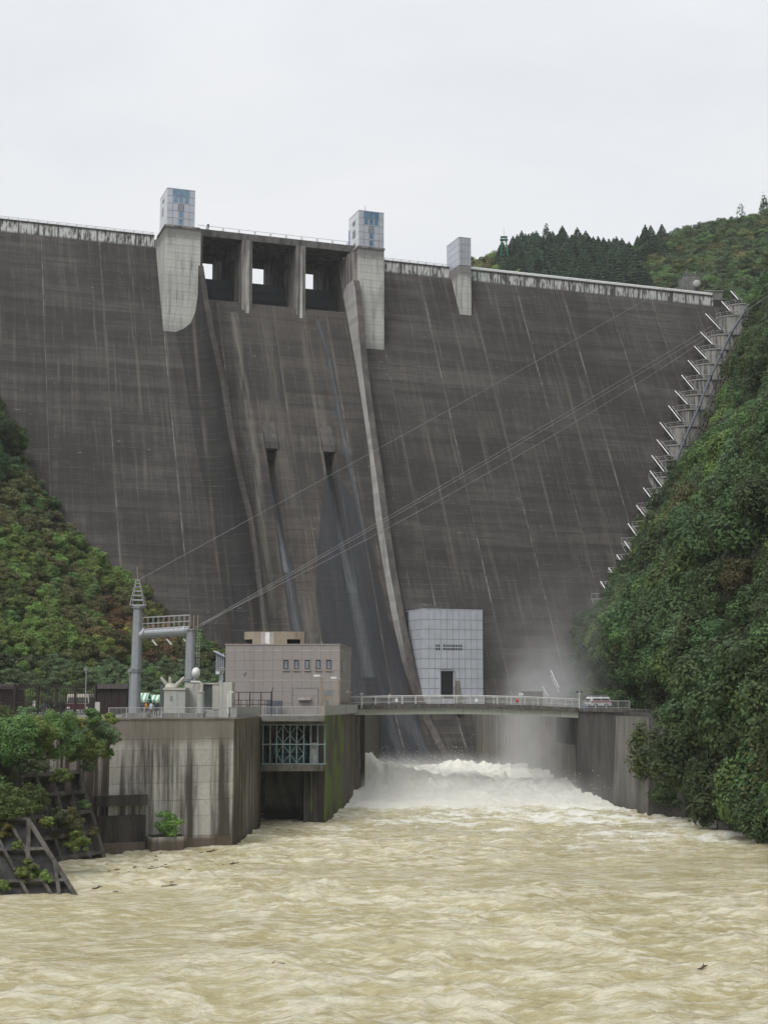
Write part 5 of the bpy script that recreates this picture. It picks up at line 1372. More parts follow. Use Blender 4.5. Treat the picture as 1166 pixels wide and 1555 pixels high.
# ------------------------------------------------------------------ gantry and transformer
def gantry():
    y = 165.0
    root = thing('line_gantry', 'large grey tubular gantry with a lattice peak and cross beam above the transformer', 'gantry', (-25, y, 12.96))
    def col(u0, v0, u1, v1, r0, r1, nm='column'):
        a, b = at(u0, v0, y), at(u1, v1, y); a[2] = 13.0
        MB().tube([a, a + (b - a) * .5, b], [r0, (r0 + r1) / 2, r1], 16).build(nm, M['gantry'], root, smooth=False)
        for f in (.0, .41, .428, .985):
            p = a + (b - a) * f; rr = r0 + (r1 - r0) * f
            MB().tube([p, p + np.array([0, 0, .13])], rr + .22, 18).build('flange', M['gantry'], root)
        MB().tube([a, a + np.array([0, 0, .35])], [r0 + .45, r0 + .05], 16).build('base_cone', M['gantry'], root)
        return a, b
    La, Lb = col(205, 1080, 210, 921, .66, .53)
    Ra, Rb = col(287, 1083, 290, 955, .62, .53)
    e = at(216, 962, y); f = at(286, 958, y)
    MB().tube([e + np.array([-.5, 0, -.25]), e + np.array([.5, 0, 0]), f, f + np.array([.2, 0, 0])], [.5, .56, .56, .5], 16).build('cross_beam', M['gantry'], root)
    MB().sphere(Rb + np.array([0, 0, -.55]), .56, 14, 8).build('elbow', M['gantry'], root, smooth=True)
    for k in range(2):
        p = e + (f - e) * (.02 + .88 * k)
        MB().tube([p, p + np.array([.15, 0, 0])], .68, 18).build('flange', M['gantry'], root)
    # lattice peak
    top = at(209.5, 880, y); base = Lb + np.array([0, 0, .12]); w0, w1 = .78, .16
    crn = lambda c, w: [c + np.array([i * w, j * w, 0]) for i, j in ((-1, -1), (1, -1), (1, 1), (-1, 1))]
    B, T_ = crn(base, w0), crn(top, w1)
    pk = MB()
    for k in range(4): pk.tube([B[k], T_[k]], .055, 4)
    for s_ in (.0, .2, .38, .54, .7, .84, .96):
        c = base + (top - base) * s_; w = w0 + (w1 - w0) * s_; q = crn(c, w)
        for k in range(4): pk.tube([q[k], q[(k + 1) % 4]], .05, 4)
    pk.build('lattice_peak', M['galv'], root)
    MB().tube([top, at(208.5, 860, y)], .05, 5).build('lightning_rod', M['rustpipe'], root)
    # walkway rail on the beam
    rl = MB(); A, B2 = at(217, 956, y), at(288, 952, y); H_ = 1.35
    for dz in (0, .65, H_): rl.tube([A + np.array([0, -.4, dz]), B2 + np.array([0, -.4, dz])], .035, 4); rl.tube([A + np.array([0, .5, dz]), B2 + np.array([0, .5, dz])], .03, 4)
    for k in range(10):
        p = A + (B2 - A) * k / 9
        for o in (-.4, .5): rl.tube([p + np.array([0, o, 0]), p + np.array([0, o, H_])], .03, 4)
        rl.box(p - np.array([.05, .5, .1]), p + np.array([.05, .6, .0]))
    rl.build('walkway_rail', M['railgrey'], root)
    MB().hexa([A + np.array([0, -.45, -.08]), B2 + np.array([0, -.45, -.08]), B2 + np.array([0, .55, -.08]), A + np.array([0, .55, -.08]), A + np.array([0, -.45, 0]), B2 + np.array([0, -.45, 0]), B2 + np.array([0, .55, 0]), A + np.array([0, .55, 0])]).build('walkway', M['railgrey'], root)
    # ladder on the right column
    ld = MB(); x0 = Rb[0] + .80
    for o in (0, .3): ld.tube([(x0 + o - .12, y - .2, 15.2), (x0 + o, y - .2, 22.8)], .025, 4)
    for k in range(20): ld.tube([(x0 - .1, y - .2, 15.4 + k * .37), (x0 + .28, y - .2, 15.4 + k * .37)], .015, 4)
    for k in range(4): ld.tube([(Rb[0], y, 16 + k * 2.1), (x0 + .3, y - .2, 16 + k * 2.1)], .03, 4)
    ld.build('ladder', M['railgrey'], root)
    # pull-off posts at the right end
    for u in (294, 300): MB().tube([at(u, 957, y), at(u + 1, 934, y)], .05, 5).build('bracket_post', M['rustpipe'], root)
    for (a, b, c, d_) in ((231, 971, 238, 980), (253, 970, 261, 979), (279, 970, 282, 974)):
        MB().tube([at(a, b, y), at(c, d_, y)], .10, 6).build('insulator_rod', M['white'], root)
        MB().tube([at(c, d_, y), (at(c, d_, y)[0] + .0, y, 17.6)], .015, 3).build('dropper_wire', M['cable'], root)
    for x, nm in ((La, 'l'), (Ra, 'r')):
        MB().box((x[0] - 1.5, y - 1.4, 12.9), (x[0] + 1.5, y + 1.4, 13.02)).build('plinth', M['yardc'], root)
gantry()

def transformer():
    y = 161.0
    P = lambda u, v: at(u, v, y)
    def bx(nm, u0, v0, u1, v1, yo, dp, mat, r, z0=None):
        a, b = at(u0, v0, y + yo), at(u1, v1, y + yo)
        return MB().box((a[0], y + yo, b[2] if z0 is None else z0), (b[0], y + yo + dp, a[2])).build(nm, mat, r)
    root = thing('transformer', 'pale grey power transformer with three splayed bushings on its top', 'transformer', (P(268, 1080)[0], y, 12.96))
    bx('tank', 249.5, 1048, 268.8, 1083, 0, 3, M['cream2'], root); bx('tank', 269.2, 1048, 281, 1083, .05, 3, M['cream2'], root)
    bx('tank_lid', 248, 1044.5, 282, 1047.8, -.1, 3.3, M['cream'], root)
    MB().box((P(247, 1083)[0], y - .4, 12.9), (P(285, 1083)[0], y + 3.4, 13.45)).build('plinth', M['yardc'], root)
    c = P(258, 1044); c[1] += 1
    MB().tube([c, c + np.array([0, 0, .45])], [.75, .5], 12).build('turret', M['cream'], root)
    for (u, v, su, sv) in ((244.5, 1028.5, 255, 1042), (258.2, 1028, 259.5, 1042), (280.5, 1028, 266, 1043)):
        a = at(su, sv, y + 1); b = at(u, v, y + 1)
        bsh = MB().tube([a, a + (b - a) * .3, b], [.26, .22, .12], 10).build('bushing', M['cream'], root)
        MB().tube([b, b + (b - a) * .06], .09, 6).build('terminal', M['black'], bsh)
        for k in range(6):
            p = a + (b - a) * (.25 + .11 * k); MB().tube([p, p + (b - a) * .02], .27 - .022 * k, 10).build('shed_ring', M['cream2'], bsh)
    bx('radiator_bank', 243.5, 1040, 248.3, 1080, .8, 2, M['radiator'], root)
    bx('info_plate', 258.5, 1057, 262.5, 1064, -.03, .02, M['louver'], root)
    # second unit to the right: cooler block
    r2 = thing('cooler_unit', 'wide cream cooling unit with a dark louvred bank, right of the gantry column', 'cooling unit', (P(325, 1080)[0], y + 4, 12.96))
    bx('housing', 281, 1037.5, 309, 1083, 3.4, 3, M['cream'], r2); bx('radiator_bank', 309, 1040, 322.6, 1077, 3.2, 2.5, M['radiator'], r2)
    for k in range(5):
        bx('rib', 323 + k * 2.0, 1038, 324.4 + k * 2.0, 1079, 3.0, 2.5, M['cream'], r2)
    bx('top_beam', 303, 1037, 333, 1039, 2.9, 3, M['cream'], r2)
    bx('base_beam', 309, 1077.5, 333, 1080, 3.0, 2.8, M['cream'], r2)
    bx('end_block', 333.2, 1036, 352, 1086, 2.8, 3.5, M['cream'], r2, 12.97)
    mbx = MB()
    for k in range(9): pass
    # oil vessels
    r3 = thing('oil_vessel', 'pale upright cylinder with a bent pipe beside the right gantry column', 'tank', (P(304.5, 1085)[0], y, 12.96))
    c = P(304.5, 1088); zt = P(304, 1052)[2]
    MB().tube([(c[0], y, 12.97), (c[0], y, zt)], .40, 14).build('cylinder', M['cream2'], r3)
    MB().tube([(c[0], y, zt), (c[0], y, zt + .12)], .46, 14).build('lid', M['cream2'], r3)
    MB().tube([(c[0] + .1, y, zt), (c[0] + .12, y, zt + .8), (c[0] - .15, y, zt + 1.15), (c[0] - 1.1, y, zt + 1.15)], .17, 8).build('bent_pipe', M['cream'], r3)
    r4 = thing('conservator', 'small white round-ended tank high beside the right gantry column', 'tank', (P(298, 1021)[0], y + 1.5, 18))
    c = at(298, 1021.5, y + 1.5)
    MB().sphere(c, .56, 14, 8, (.85, 1.6, 1.05)).build('vessel', M['white'], r4, smooth=True)
    MB().tube([c, (c[0] - .3, c[1], 16.0)], .12, 6).build('support', M['cream2'], r4)
    for u, lab in ((346, 'thin white vertical vent pipe with a bent top, left of the grey barrier'), (350, 'second white bent vent pipe, immediately left of the grey barrier')):
        c = at(u, 1085, y + 1); r = thing('vent_pipe', lab, 'pipe', (c[0], y + 1, 12.96))
        MB().tube([(c[0], y + 1, 12.97), (c[0], y + 1, 15.6), (c[0] + .12, y + 1, 15.85), (c[0] + .32, y + 1, 15.75)], .075, 6).build('pipe', M['white'], r)
        MB().tube([(c[0], y + 1, 12.97), (c[0], y + 1, 13.5)], .16, 8).build('foot', M['cream'], r)
    r = thing('plinth', 'dark grey concrete plinth under the right gantry column', 'plinth', (P(288, 1088)[0], 154.5, 12.96))
    a, b = at(265, 1083, 154), at(309, 1091, 154)
    MB().box((a[0], 153.6, 12.98), (b[0], 156, 13.55)).build('plinth_block', M['yardc'], r)
    r = thing('plinth', 'dark grey concrete plinth under the left gantry column', 'plinth', (at(205, 1088, 154)[0], 154.5, 12.96))
    a, b = at(186, 1083, 154), at(225, 1091, 154)
    MB().box((a[0], 153.6, 12.98), (b[0], 156, 13.55)).build('plinth_block', M['yardc'], r)
transformer()

# ------------------------------------------------------------------ railings, lamps, fence, small yard things
def railing(name, label, pts, h, post, bar, mat, z0=13.0, group=None):
    root = thing(name, label, 'railing', (pts[0][0], pts[0][1], z0), group=group)
    for hz in (h, .12):
        MB().tube([(x, y, z0 + hz) for x, y in pts], .035, 5).build('rail', mat, root)
    bars = MB()
    for (xa, ya), (xb, yb) in zip(pts[:-1], pts[1:]):
        L_ = math.hypot(xb - xa, yb - ya)
        n = int(L_ / bar)
        for k in range(n + 1): bars.tube([(xa + (xb - xa) * k / n, ya + (yb - ya) * k / n, z0 + .1), (xa + (xb - xa) * k / n, ya + (yb - ya) * k / n, z0 + h)], .014, 3, False)
        m = max(1, int(round(L_ / post)))
        for k in range(m + 1): MB().box((xa + (xb - xa) * k / m - .04, ya + (yb - ya) * k / m - .04, z0), (xa + (xb - xa) * k / m + .04, ya + (yb - ya) * k / m + .04, z0 + h + .06)).build('post', mat, root)
    bars.build('balusters', mat, root, kind='stuff')
railing('quay_railing', 'thin grey bar railing along the top of the quay wall', [(-27.5, 146.4), (-16.0, 151.7), (-15.6, 154.8)], 1.15, 1.9, .13, M['railgrey'])
railing('bay_railing', 'thin grey railing above the intake bay', [(-14.7, 176.0), (-7.4, 176.0)], 1.1, 1.8, .14, M['railgrey'], 12.99)
def barrier(label, pts, h=1.2, z0=13.0):
    root = thing('panel_barrier', label, 'barrier', (pts[0][0], pts[0][1], z0), group='grey panel barriers on the quay edge')
    for (xa, ya), (xb, yb) in zip(pts[:-1], pts[1:]):
        L_ = math.hypot(xb - xa, yb - ya); n = max(1, int(round(L_ / .85))); tx, ty = (xb - xa) / L_, (yb - ya) / L_
        for k in range(n):
            a, b = L_ * k / n + .02, L_ * (k + 1) / n - .02
            p, q = (xa + tx * a, ya + ty * a), (xa + tx * b, ya + ty * b)
            MB().prism([p, q, (q[0] - .06 * ty - .02, q[1] + .06), (p[0] - .06 * ty - .02, p[1] + .06)], z0 + .03, z0 + h).build('barrier_panel', M['cream2'], root)
            MB().tube([(p[0], p[1] + .12, z0 - .1), (p[0], p[1] + .12, z0 + h)], .035, 4).build('stay', M['galv'], root)
barrier('grey panel barrier at the right corner of the quay wall', [(at(351, 1090, 157)[0], 157), (at(396, 1090, 174)[0], 174)])
barrier('grey panel barrier on top of the mossy wall', [(at(493, 1085, 178.5)[0], 178.5), (at(548, 1080, 226)[0], 226)], 1.25)

def globe_lamp(u, v_top, y, lab, z0=12.96):
    p = at(u, v_top, y); r = thing('globe_lamp', lab, 'lamp post', (p[0], y, z0), group='globe lamp posts in the yard')
    MB().tube([(p[0], y, z0), (p[0], y, p[2] - .3)], .055, 6).build('pole', M['galv'], r)
    MB().tube([(p[0], y, p[2] - .35), (p[0], y, p[2] - .05)], [.06, .16], 8).build('socket', M['galv'], r)
    MB().sphere((p[0], y, p[2] + .18), .27, 10, 6, (1, 1, .85)).build('globe', M['cream2'], r, smooth=True)
    MB().tube([(p[0], y, p[2] + .3), (p[0], y, p[2] + .36)], .36, 10).build('shade', M['galv'], r)
globe_lamp(131.5, 1019, 182, 'globe lamp post behind the dark fence, at the far left')
globe_lamp(197.5, 1022, 172, 'globe lamp post just left of the tall left gantry column')
globe_lamp(338.5, 1019, 158, 'globe lamp post in front of the left edge of the powerhouse', 12.97)
globe_lamp(371.5, 1025, 190, 'globe lamp post in front of the powerhouse wall')
def street_light(u, v, y, lab):
    p = at(u, v, y); r = thing('street_light', lab, 'street light', (p[0], y, 12.96), group='street lights before the powerhouse')
    MB().tube([(p[0], y, 12.96), (p[0], y, p[2])], .10, 7).build('pole', M['rustpipe'], r)
    MB().tube([(p[0] + .3, y, p[2] + .05), (p[0] - .9, y, p[2] + .1)], .05, 5).build('arm', M['galv'], r)
    MB().box((p[0] - 1.05, y - .16, p[2] + .05), (p[0] - .25, y + .16, p[2] + .28)).build('lamp_head', M['white'], r)
street_light(489, 1028, 186, 'taller street light with beige pole, left of the other one')
street_light(514, 1031, 196, 'street light with beige pole at the right corner of the powerhouse')
street_light(532, 1052, 212, 'short street light behind the right corner of the powerhouse')

def frame_fence():
    y = 184.0
    r = thing('frame_fence', 'open dark red-brown steel frame fence in front of the powerhouse', 'fence', (at(383, 1085, y)[0], y, 12.96))
    z1 = at(380, 1051, y)[2]
    us = [353.5, 362.5, 379.5, 396.5, 412]
    for u in us:
        x = at(u, 1070, y)[0]; MB().box((x - .06, y - .06, 12.97), (x + .06, y + .06, z1 if u < 412 else z1 + .05)).build('post', M['brown'], r)
    xa, xb = at(353, 1070, y)[0], at(412, 1070, y)[0]
    for z in (z1 - .05, 14.9, 14.35): MB().tube([(xa, y, z), (xb, y, z)], .04, 4).build('rail', M['brown'], r)
    MB().tube([(xb, y, z1), (xb + .25, y, z1 + .6)], .04, 4).build('outrigger', M['brown'], r)
    x = at(412, 1070, 176.5)[0]; MB().tube([(x, 176.8, 13.0), (x, 176.8, at(412, 1051, 176.8)[2])], .10, 6).build('corner_post', M['black'], r)
    for k in range(6):
        x = at(357 + k * 9, 1072, y)[0]; MB().box((x - .03, y - .03, 12.97), (x + .03, y + .03, 14.9)).build('bar', M['brown'], r)
    for u0, u1, lab in ((353, 359, 'small pale equipment box behind the grey barrier, leftmost'), (364, 374, 'low pale equipment box behind the grey barrier, middle'), (375, 378, 'tiny dark box behind the grey barrier, right')):
        a, b = at(u0, 1071.5, 170), at(u1, 1078, 170)
        tag(MB().box((a[0], 169.5, 12.97), (b[0], 170.3, a[2] - (0.25 if u0 == 364 else 0))).build('equipment_box', M['black'] if u0 == 375 else M['cream']), lab, 'box')
frame_fence()

def yard_fence():
    y = 186.0
    r = thing('bar_fence', 'tall dark brown steel bar fence at the left edge of the yard', 'fence', (at(80, 1085, y)[0], y, 12.96))
    xa, xb = at(-14, 1070, y)[0], at(147, 1070, y)[0]; z1 = at(60, 1044, y)[2]
    bars = 0
    n = 62
    for k in range(n):
        x = xa + (xb - xa) * k / (n - 1)
        MB().box((x - .035, y - .035, 13.1), (x + .035, y + .035, z1 + .35)).build('bar', M['brown'], r)
    for z in (13.15, 14.55, z1): MB().box((xa, y - .05, z - .05), (xb, y + .05, z + .05)).build('rail', M['brown'], r)
    for u in (57.5, 86, 115, 145, 23):
        x = at(u, 1070, y)[0]; MB().box((x - .13, y - .2, 12.97), (x + .13, y + .1, z1 + .5)).build('post', M['brown'], r)
    x = at(97, 1070, y)[0]; MB().box((x - .18, y - 1, 12.97), (x + .18, y - .6, at(97, 1068, y)[2])).build('gate_post', M['black'], r)
    # solid panels: left and right ends
    def solid(u0, u1, yy, lab, roof=False):
        q = thing('panelled_shed', lab, 'shed', (at((u0 + u1) / 2, 1080, yy)[0], yy, 12.96))
        a, b = at(u0, 1046, yy), at(u1, 1085, yy); n = max(2, int((u1 - u0) / 9)); w = (b[0] - a[0]) / n
        for k in range(n): MB().box((a[0] + k * w + .03, yy, 12.98), (a[0] + (k + 1) * w - .03, yy + .1, a[2])).build('wall_panel', M['brown'], q)
        MB().box((a[0] - .1, yy + .12, 12.98), (b[0], yy + 4.5, a[2] - .1)).build('inner_wall', M['brown'], q)
        zr = at(u0, 1038.5, yy)[2]
        MB().extr([(a[0] - .3, yy - .5, a[2]), (b[0] + .2, yy - .5, a[2]), (b[0] + .2, yy + 5, a[2]), (a[0] - .3, yy + 5, a[2])], [(a[0] - .2, yy + .6, zr), (b[0] + .1, yy + .6, zr), (b[0] + .1, yy + 4.4, zr), (a[0] - .2, yy + 4.4, zr)]).build('roof', M['brown'], q)
    solid(-30, 24, 187.5, 'dark brown panelled shed at the left edge of the picture')
    solid(148, 192, 200, 'dark brown panelled shed with a low hipped roof, left of the gantry column')
    x = at(148.5, 1080, 180)
    tag(MB().box((x[0] - .28, 179.8, 12.97), (x[0] + .28, 180.2, at(148, 1066, 180)[2])).build('marker_pillar', M['cream']), 'short white rectangular pillar at the right end of the bar fence', 'pillar')
    for u, v0, v1, lab in ((53, 1065, 1073, 'white sign board seen through the bar fence, left of the people'),):
        a, b = at(u - 2, v0, 196), at(u + 2, v1, 196)
        s_ = thing('sign_board', lab, 'sign', (a[0], 196, 12.96))
        MB().box((a[0], 195.9, b[2]), (b[0], 196, a[2])).build('board', M['white'], s_)
        MB().tube([((a[0] + b[0]) / 2, 196.05, 12.97), ((a[0] + b[0]) / 2, 196.05, b[2])], .04, 5).build('post', M['galv'], s_)
yard_fence()

def profile_van(name, label, cat, c, rz, L_, w_, h_, matb, matt, front_glass=True):
    """boxy van: body profile in local x (length), local y (width); built round c, rotated by rz"""
    r = thing(name, label, cat, c, rz)
    Mx = MATX[r]
    def tw(p): q = Mx @ Vector(p); return (q.x, q.y, q.z)
    def hx(P): return MB().hexa([tw(p) for p in P])
    hl, hw = L_ / 2, w_ / 2
    def bx(nm, x0, y0, z0, x1, y1, z1, mat, par=r, tx=0.0, ty=0.0):
        return hx([(x0, y0, z0), (x1, y0, z0), (x1, y1, z0), (x0, y1, z0), (x0 + tx, y0 + ty, z1), (x1 - tx, y0 + ty, z1), (x1 - tx, y1 - ty, z1), (x0 + tx, y1 - ty, z1)]).build(nm, mat, par)
    bx('body', -hl, -hw, .4, hl, hw, h_ * .52, matb)
    bx('cabin', -hl + .04, -hw + .03, h_ * .52, hl - .04, hw - .03, h_ - .12, matt, r, .18, .10)
    bx('roof', -hl + .2, -hw + .12, h_ - .12, hl - .2, hw - .12, h_, matt, r, .1, .08)
    g0, g1 = h_ * .55, h_ * .84
    bx('windscreen', hl - .12, -hw + .2, g0, hl + .0, hw - .2, g1, M['glassg'], r, .03, .08)
    bx('rear_window', -hl - .0, -hw + .2, g0, -hl + .12, hw - .2, g1, M['glassg'], r, .03, .08)
    for k in range(max(2, int(L_ / 1.3))):
        n = max(2, int(L_ / 1.3)); a = -hl + .35 + k * (L_ - .7) / n; b = a + (L_ - .7) / n - .12
        for s_ in (-1, 1): bx('side_window', a, s_ * hw - .03 - (.02 if s_ > 0 else -.0), g0, b, s_ * hw + .03 - (.0 if s_ > 0 else .0), g1, M['glassg'])
    bx('bumper', hl - .05, -hw + .05, .35, hl + .12, hw - .05, .65, M['louver']); bx('bumper', -hl - .12, -hw + .05, .35, -hl + .05, hw - .05, .65, M['louver'])
    for s_ in (-1, 1):
        bx('headlight', hl - .02, s_ * (hw - .35) - .17, .75, hl + .05, s_ * (hw - .35) + .17, 1.0, M['white'])
        for xx in (-hl + .9, hl - .9):
            wh = MB().tube([tw((xx, s_ * (hw - .2), .38)), tw((xx, s_ * (hw + .02), .38))], .38, 14).build('wheel', M['black'], r)
            MB().tube([tw((xx, s_ * (hw + .0), .38)), tw((xx, s_ * (hw + .04), .38))], .2, 10).build('rim', M['galv'], wh)
    bx('number_plate', hl + .12, -.22, .42, hl + .14, .22, .58, M['white'])
    return r, bx
maroon = simple('maroon_paint', (0.085, 0.03, 0.03), 0.35); creamp = simple('cream_vehicle_paint', (0.62, 0.56, 0.47), 0.35)
c = at(118, 1087, 203); profile_van('minibus', 'maroon and cream minibus facing us behind the bar fence', 'minibus', (c[0], 206, 12.97), -math.pi / 2, 6.2, 3.2, 2.75, maroon, creamp)
whitep = simple('white_vehicle_paint', (0.7, 0.7, 0.7), 0.35)
c = at(909, 1066, 223.5)
r_, bx_ = profile_van('service_truck', 'white and grey service truck with a red stripe parked right of the bridge', 'truck', (c[0], 224.5, 13.62), math.radians(200), 3.6, 1.9, 1.75, whitep, whitep)
bx_('stripe', -1.6, -.99, .95, 1.6, -.96, 1.1, M['red']); bx_('stripe', -1.6, .96, .95, 1.6, .99, 1.1, M['red'])
bx_('roof_rack', -1.3, -.7, 1.8, 1.3, .7, 2.05, M['louver'])
c = at(893, 1064, 226)
tag(MB().extr([(c[0] - .9, 225.5, 13.6), (c[0] + .9, 225.5, 13.6), (c[0] + .9, 225.5, 14.9), (c[0] - .5, 225.5, 14.5)], [(c[0] - .9, 227.5, 13.6), (c[0] + .9, 227.5, 13.6), (c[0] + .9, 227.5, 14.9), (c[0] - .5, 227.5, 14.5)]).build('blue_cover', simple('blue_tarp', (0.12, 0.17, 0.34), .6)), 'blue tarpaulin-covered stack left of the service truck', 'covered stack')

def tent(u0, u1, v0, v1, y, lab):
    a, b = at(u0, v0, y), at(u1, v1, y)
    r = thing('event_tent', lab, 'tent', ((a[0] + b[0]) / 2, y, 12.96), group='striped tents behind the gantry')
    t = NT('green_white_stripe'); x = t.xyz(t.pos())[0]
    f = t.math('GREATER_THAN', t.math('FRACT', t.math('MULTIPLY', x, 1.6)), 0.5)
    m = t.pbr(t.mix(f, (0.72, 0.74, 0.70), (0.14, 0.40, 0.22)), .6)
    n = 8; V1 = []; V2 = []
    w = b[0] - a[0]; zt, ze = a[2], b[2]
    rows = []
    for k in range(n + 1):
        f_ = k / n; zz = ze + (zt - ze) * math.sin(math.pi * (0.12 + .38 * f_ * 2 if f_ < .5 else .5 - .38 * (f_ - .5) * 2 + .0)) if False else ze + (zt - ze) * (1 - abs(2 * f_ - 1) ** 1.3)
        rows.append([(a[0] + w * g, y + 4 * f_, zz) for g in np.linspace(0, 1, 7)])
    grid_mesh('canopy', np.array(rows), m, r, smooth=True)
    MB().box((a[0], y - .03, ze - .45), (b[0], y, ze)).build('valance', m, r)
    for x_, yy in ((a[0] + .05, y + .05), (b[0] - .05, y + .05), (a[0] + .05, y + 3.9), (b[0] - .05, y + 3.9)):
        MB().tube([(x_, yy, 12.97), (x_, yy, ze)], .04, 5).build('post', M['brown'], r)
tent(189, 224, 1052, 1062, 212, 'green and white striped tent behind the left gantry column')
tent(225, 249, 1055, 1062.5, 216, 'green and white striped tent right of the gantry column, the further one')
tent(130, 139, 1054, 1064, 220, 'small green and white striped tent end behind the minibus')

def person(x, y, z, face, shirt, trousers, hair, lab, lean=0.0, h=1.68, group=None):
    r = thing('person', lab, 'person', (x, y, z), face, group)
    s = h / 1.7
    V = [(0, 0, .93), (0, lean * .3, 1.12), (0, lean * .65, 1.32), (0, lean, 1.46), (0, lean * 1.15, 1.56), (0, lean * 1.25, 1.68),
         (.10, 0, .86), (.12, .02, .48), (.12, 0, .08), (.12, .16, .03), (-.10, 0, .86), (-.12, -.06, .48), (-.13, .03, .08), (-.13, .19, .03),
         (.2, lean * .85, 1.40), (.25, lean * .7, 1.14), (.24, lean * .7 + .12, .92), (-.2, lean * .85, 1.40), (-.26, lean * .7, 1.15), (-.25, lean * .7 + .1, .93)]
    E_ = [(0, 1), (1, 2), (2, 3), (3, 4), (4, 5), (0, 6), (6, 7), (7, 8), (8, 9), (0, 10), (10, 11), (11, 12), (12, 13), (3, 14), (14, 15), (15, 16), (3, 17), (17, 18), (18, 19)]
    R_ = [.15, .135, .155, .10, .055, .085, .095, .065, .045, .035, .095, .065, .045, .035, .06, .042, .032, .06, .042, .032]
    me = bpy.data.meshes.new('body'); me.from_pydata([(a * s, b * s, c_ * s) for a, b, c_ in V], E_, []); 
    o = bpy.data.objects.new('body', me); COL.objects.link(o); o.parent = r
    md = o.modifiers.new('skin', 'SKIN'); sv = me.skin_vertices[0].data if me.skin_vertices else None
    if sv is None:
        me.attributes
        bpy.context.view_layer.objects.active = o
        sv = None
    if sv is not None:
        for k, d_ in enumerate(sv): d_.radius = (R_[k] * s, R_[k] * s); d_.use_root = (k == 0)
    o.modifiers.new('sub', 'SUBSURF').levels = 1; o.modifiers['sub'].render_levels = 2
    t = NT('clothes'); zz = t.xyz(t.pos(obj=True))[2]
    cc = t.ramp(t.math('DIVIDE', zz, 1.75 * s), [(0, (.03, .03, .03)), (.05, trousers), (.53, shirt), (.885, (.45, .30, .22)), (.96, (.45, .30, .22))])
    for n_ in t.t.nodes:
        if n_.type == 'VALTORGB': n_.color_ramp.interpolation = 'CONSTANT'
    me.materials.append(t.pbr(cc, .8))
    hm = MB().sphere((0, lean * 1.25 * s - .015, 1.72 * s), .10 * s, 10, 6, (1, 1.05, .8))
    me2 = bpy.data.meshes.new('hair'); me2.from_pydata(hm.v, [], hm.f); me2.materials.append(simple('hair', hair, .6))
    o2 = bpy.data.objects.new('hair', me2); COL.objects.link(o2); o2.parent = r
    return r
BK = (.02, .018, .016)
def pp(u, y): return at(u, 1075, y)[0]
person(pp(230, 168), 168, 12.97, 0.1, (.7, .7, .72), (.04, .04, .05), BK, 'person in a white shirt leaning forward, standing between the gantry columns', .25)
person(pp(217, 176), 176, 12.97, 0.5, (.12, .12, .14), (.05, .05, .06), BK, 'person in dark clothes standing left of the person in the white shirt')
person(pp(237, 174), 174, 12.97, -0.4, (.05, .06, .09), (.04, .04, .05), BK, 'person in navy clothes standing right of the person in the white shirt')
person(pp(222, 180), 180, 12.97, 2.5, (.45, .22, .05), (.05, .05, .05), BK, 'person in an orange top under the striped tent')
person(pp(243, 182), 182, 12.97, 1.5, (.08, .08, .08), (.03, .03, .03), BK, 'person in black clothes at the right end of the tents')
person(pp(67.5, 192), 192, 12.97, 1.2, (.12, .16, .25), (.08, .12, .2), BK, 'person in blue clothes walking behind the bar fence', h=1.7)
person(pp(71.5, 191.5), 191.5, 12.97, 1.2, (.55, .25, .3), (.3, .2, .22), BK, 'small child in pink beside the person in blue behind the bar fence', h=1.0)
person(pp(567.5, 223), 223, 14.2, .4, (.03, .03, .035), (.05, .05, .06), BK, 'person in black on the bridge near its left end', .05, 1.66)
person(pp(591.5, 223), 223, 14.22, 2.6, (.42, .33, .27), (.08, .07, .07), (.3, .25, .2), 'person in a beige top on the bridge, right of the person in black', .02, 1.66)

# ------------------------------------------------------------------ overhead cables
def cable(pa, pb, r, lab, sag=1.0):
    pa, pb = np.array(pa), np.array(pb); pts = []
    for k in range(41):
        f = k / 40; p = pa + (pb - pa) * f; p = p + np.array([0, 0, -sag * 4 * f * (1 - f)]); pts.append(p)
    tag(MB().tube(pts, r, 5).build('overhead_cable', M['cable']), lab, 'cable', 'overhead cables crossing in front of the dam')
cable(at(209.5, 881, 165), at(1240, 305, 330), .026, 'thin earth cable from the lattice peak, highest of the overhead cables', 0.6)
cable(at(289, 957, 165), at(1235, 400, 310), .034, 'upper of the three power cables leaving the gantry beam', 0.6)
cable(at(294, 957, 165), at(1235, 408, 308), .034, 'middle of the three power cables leaving the gantry beam', 0.6)
cable(at(301, 950, 165), at(1235, 396, 300), .034, 'lowest of the three power cables leaving the gantry', 3.2)

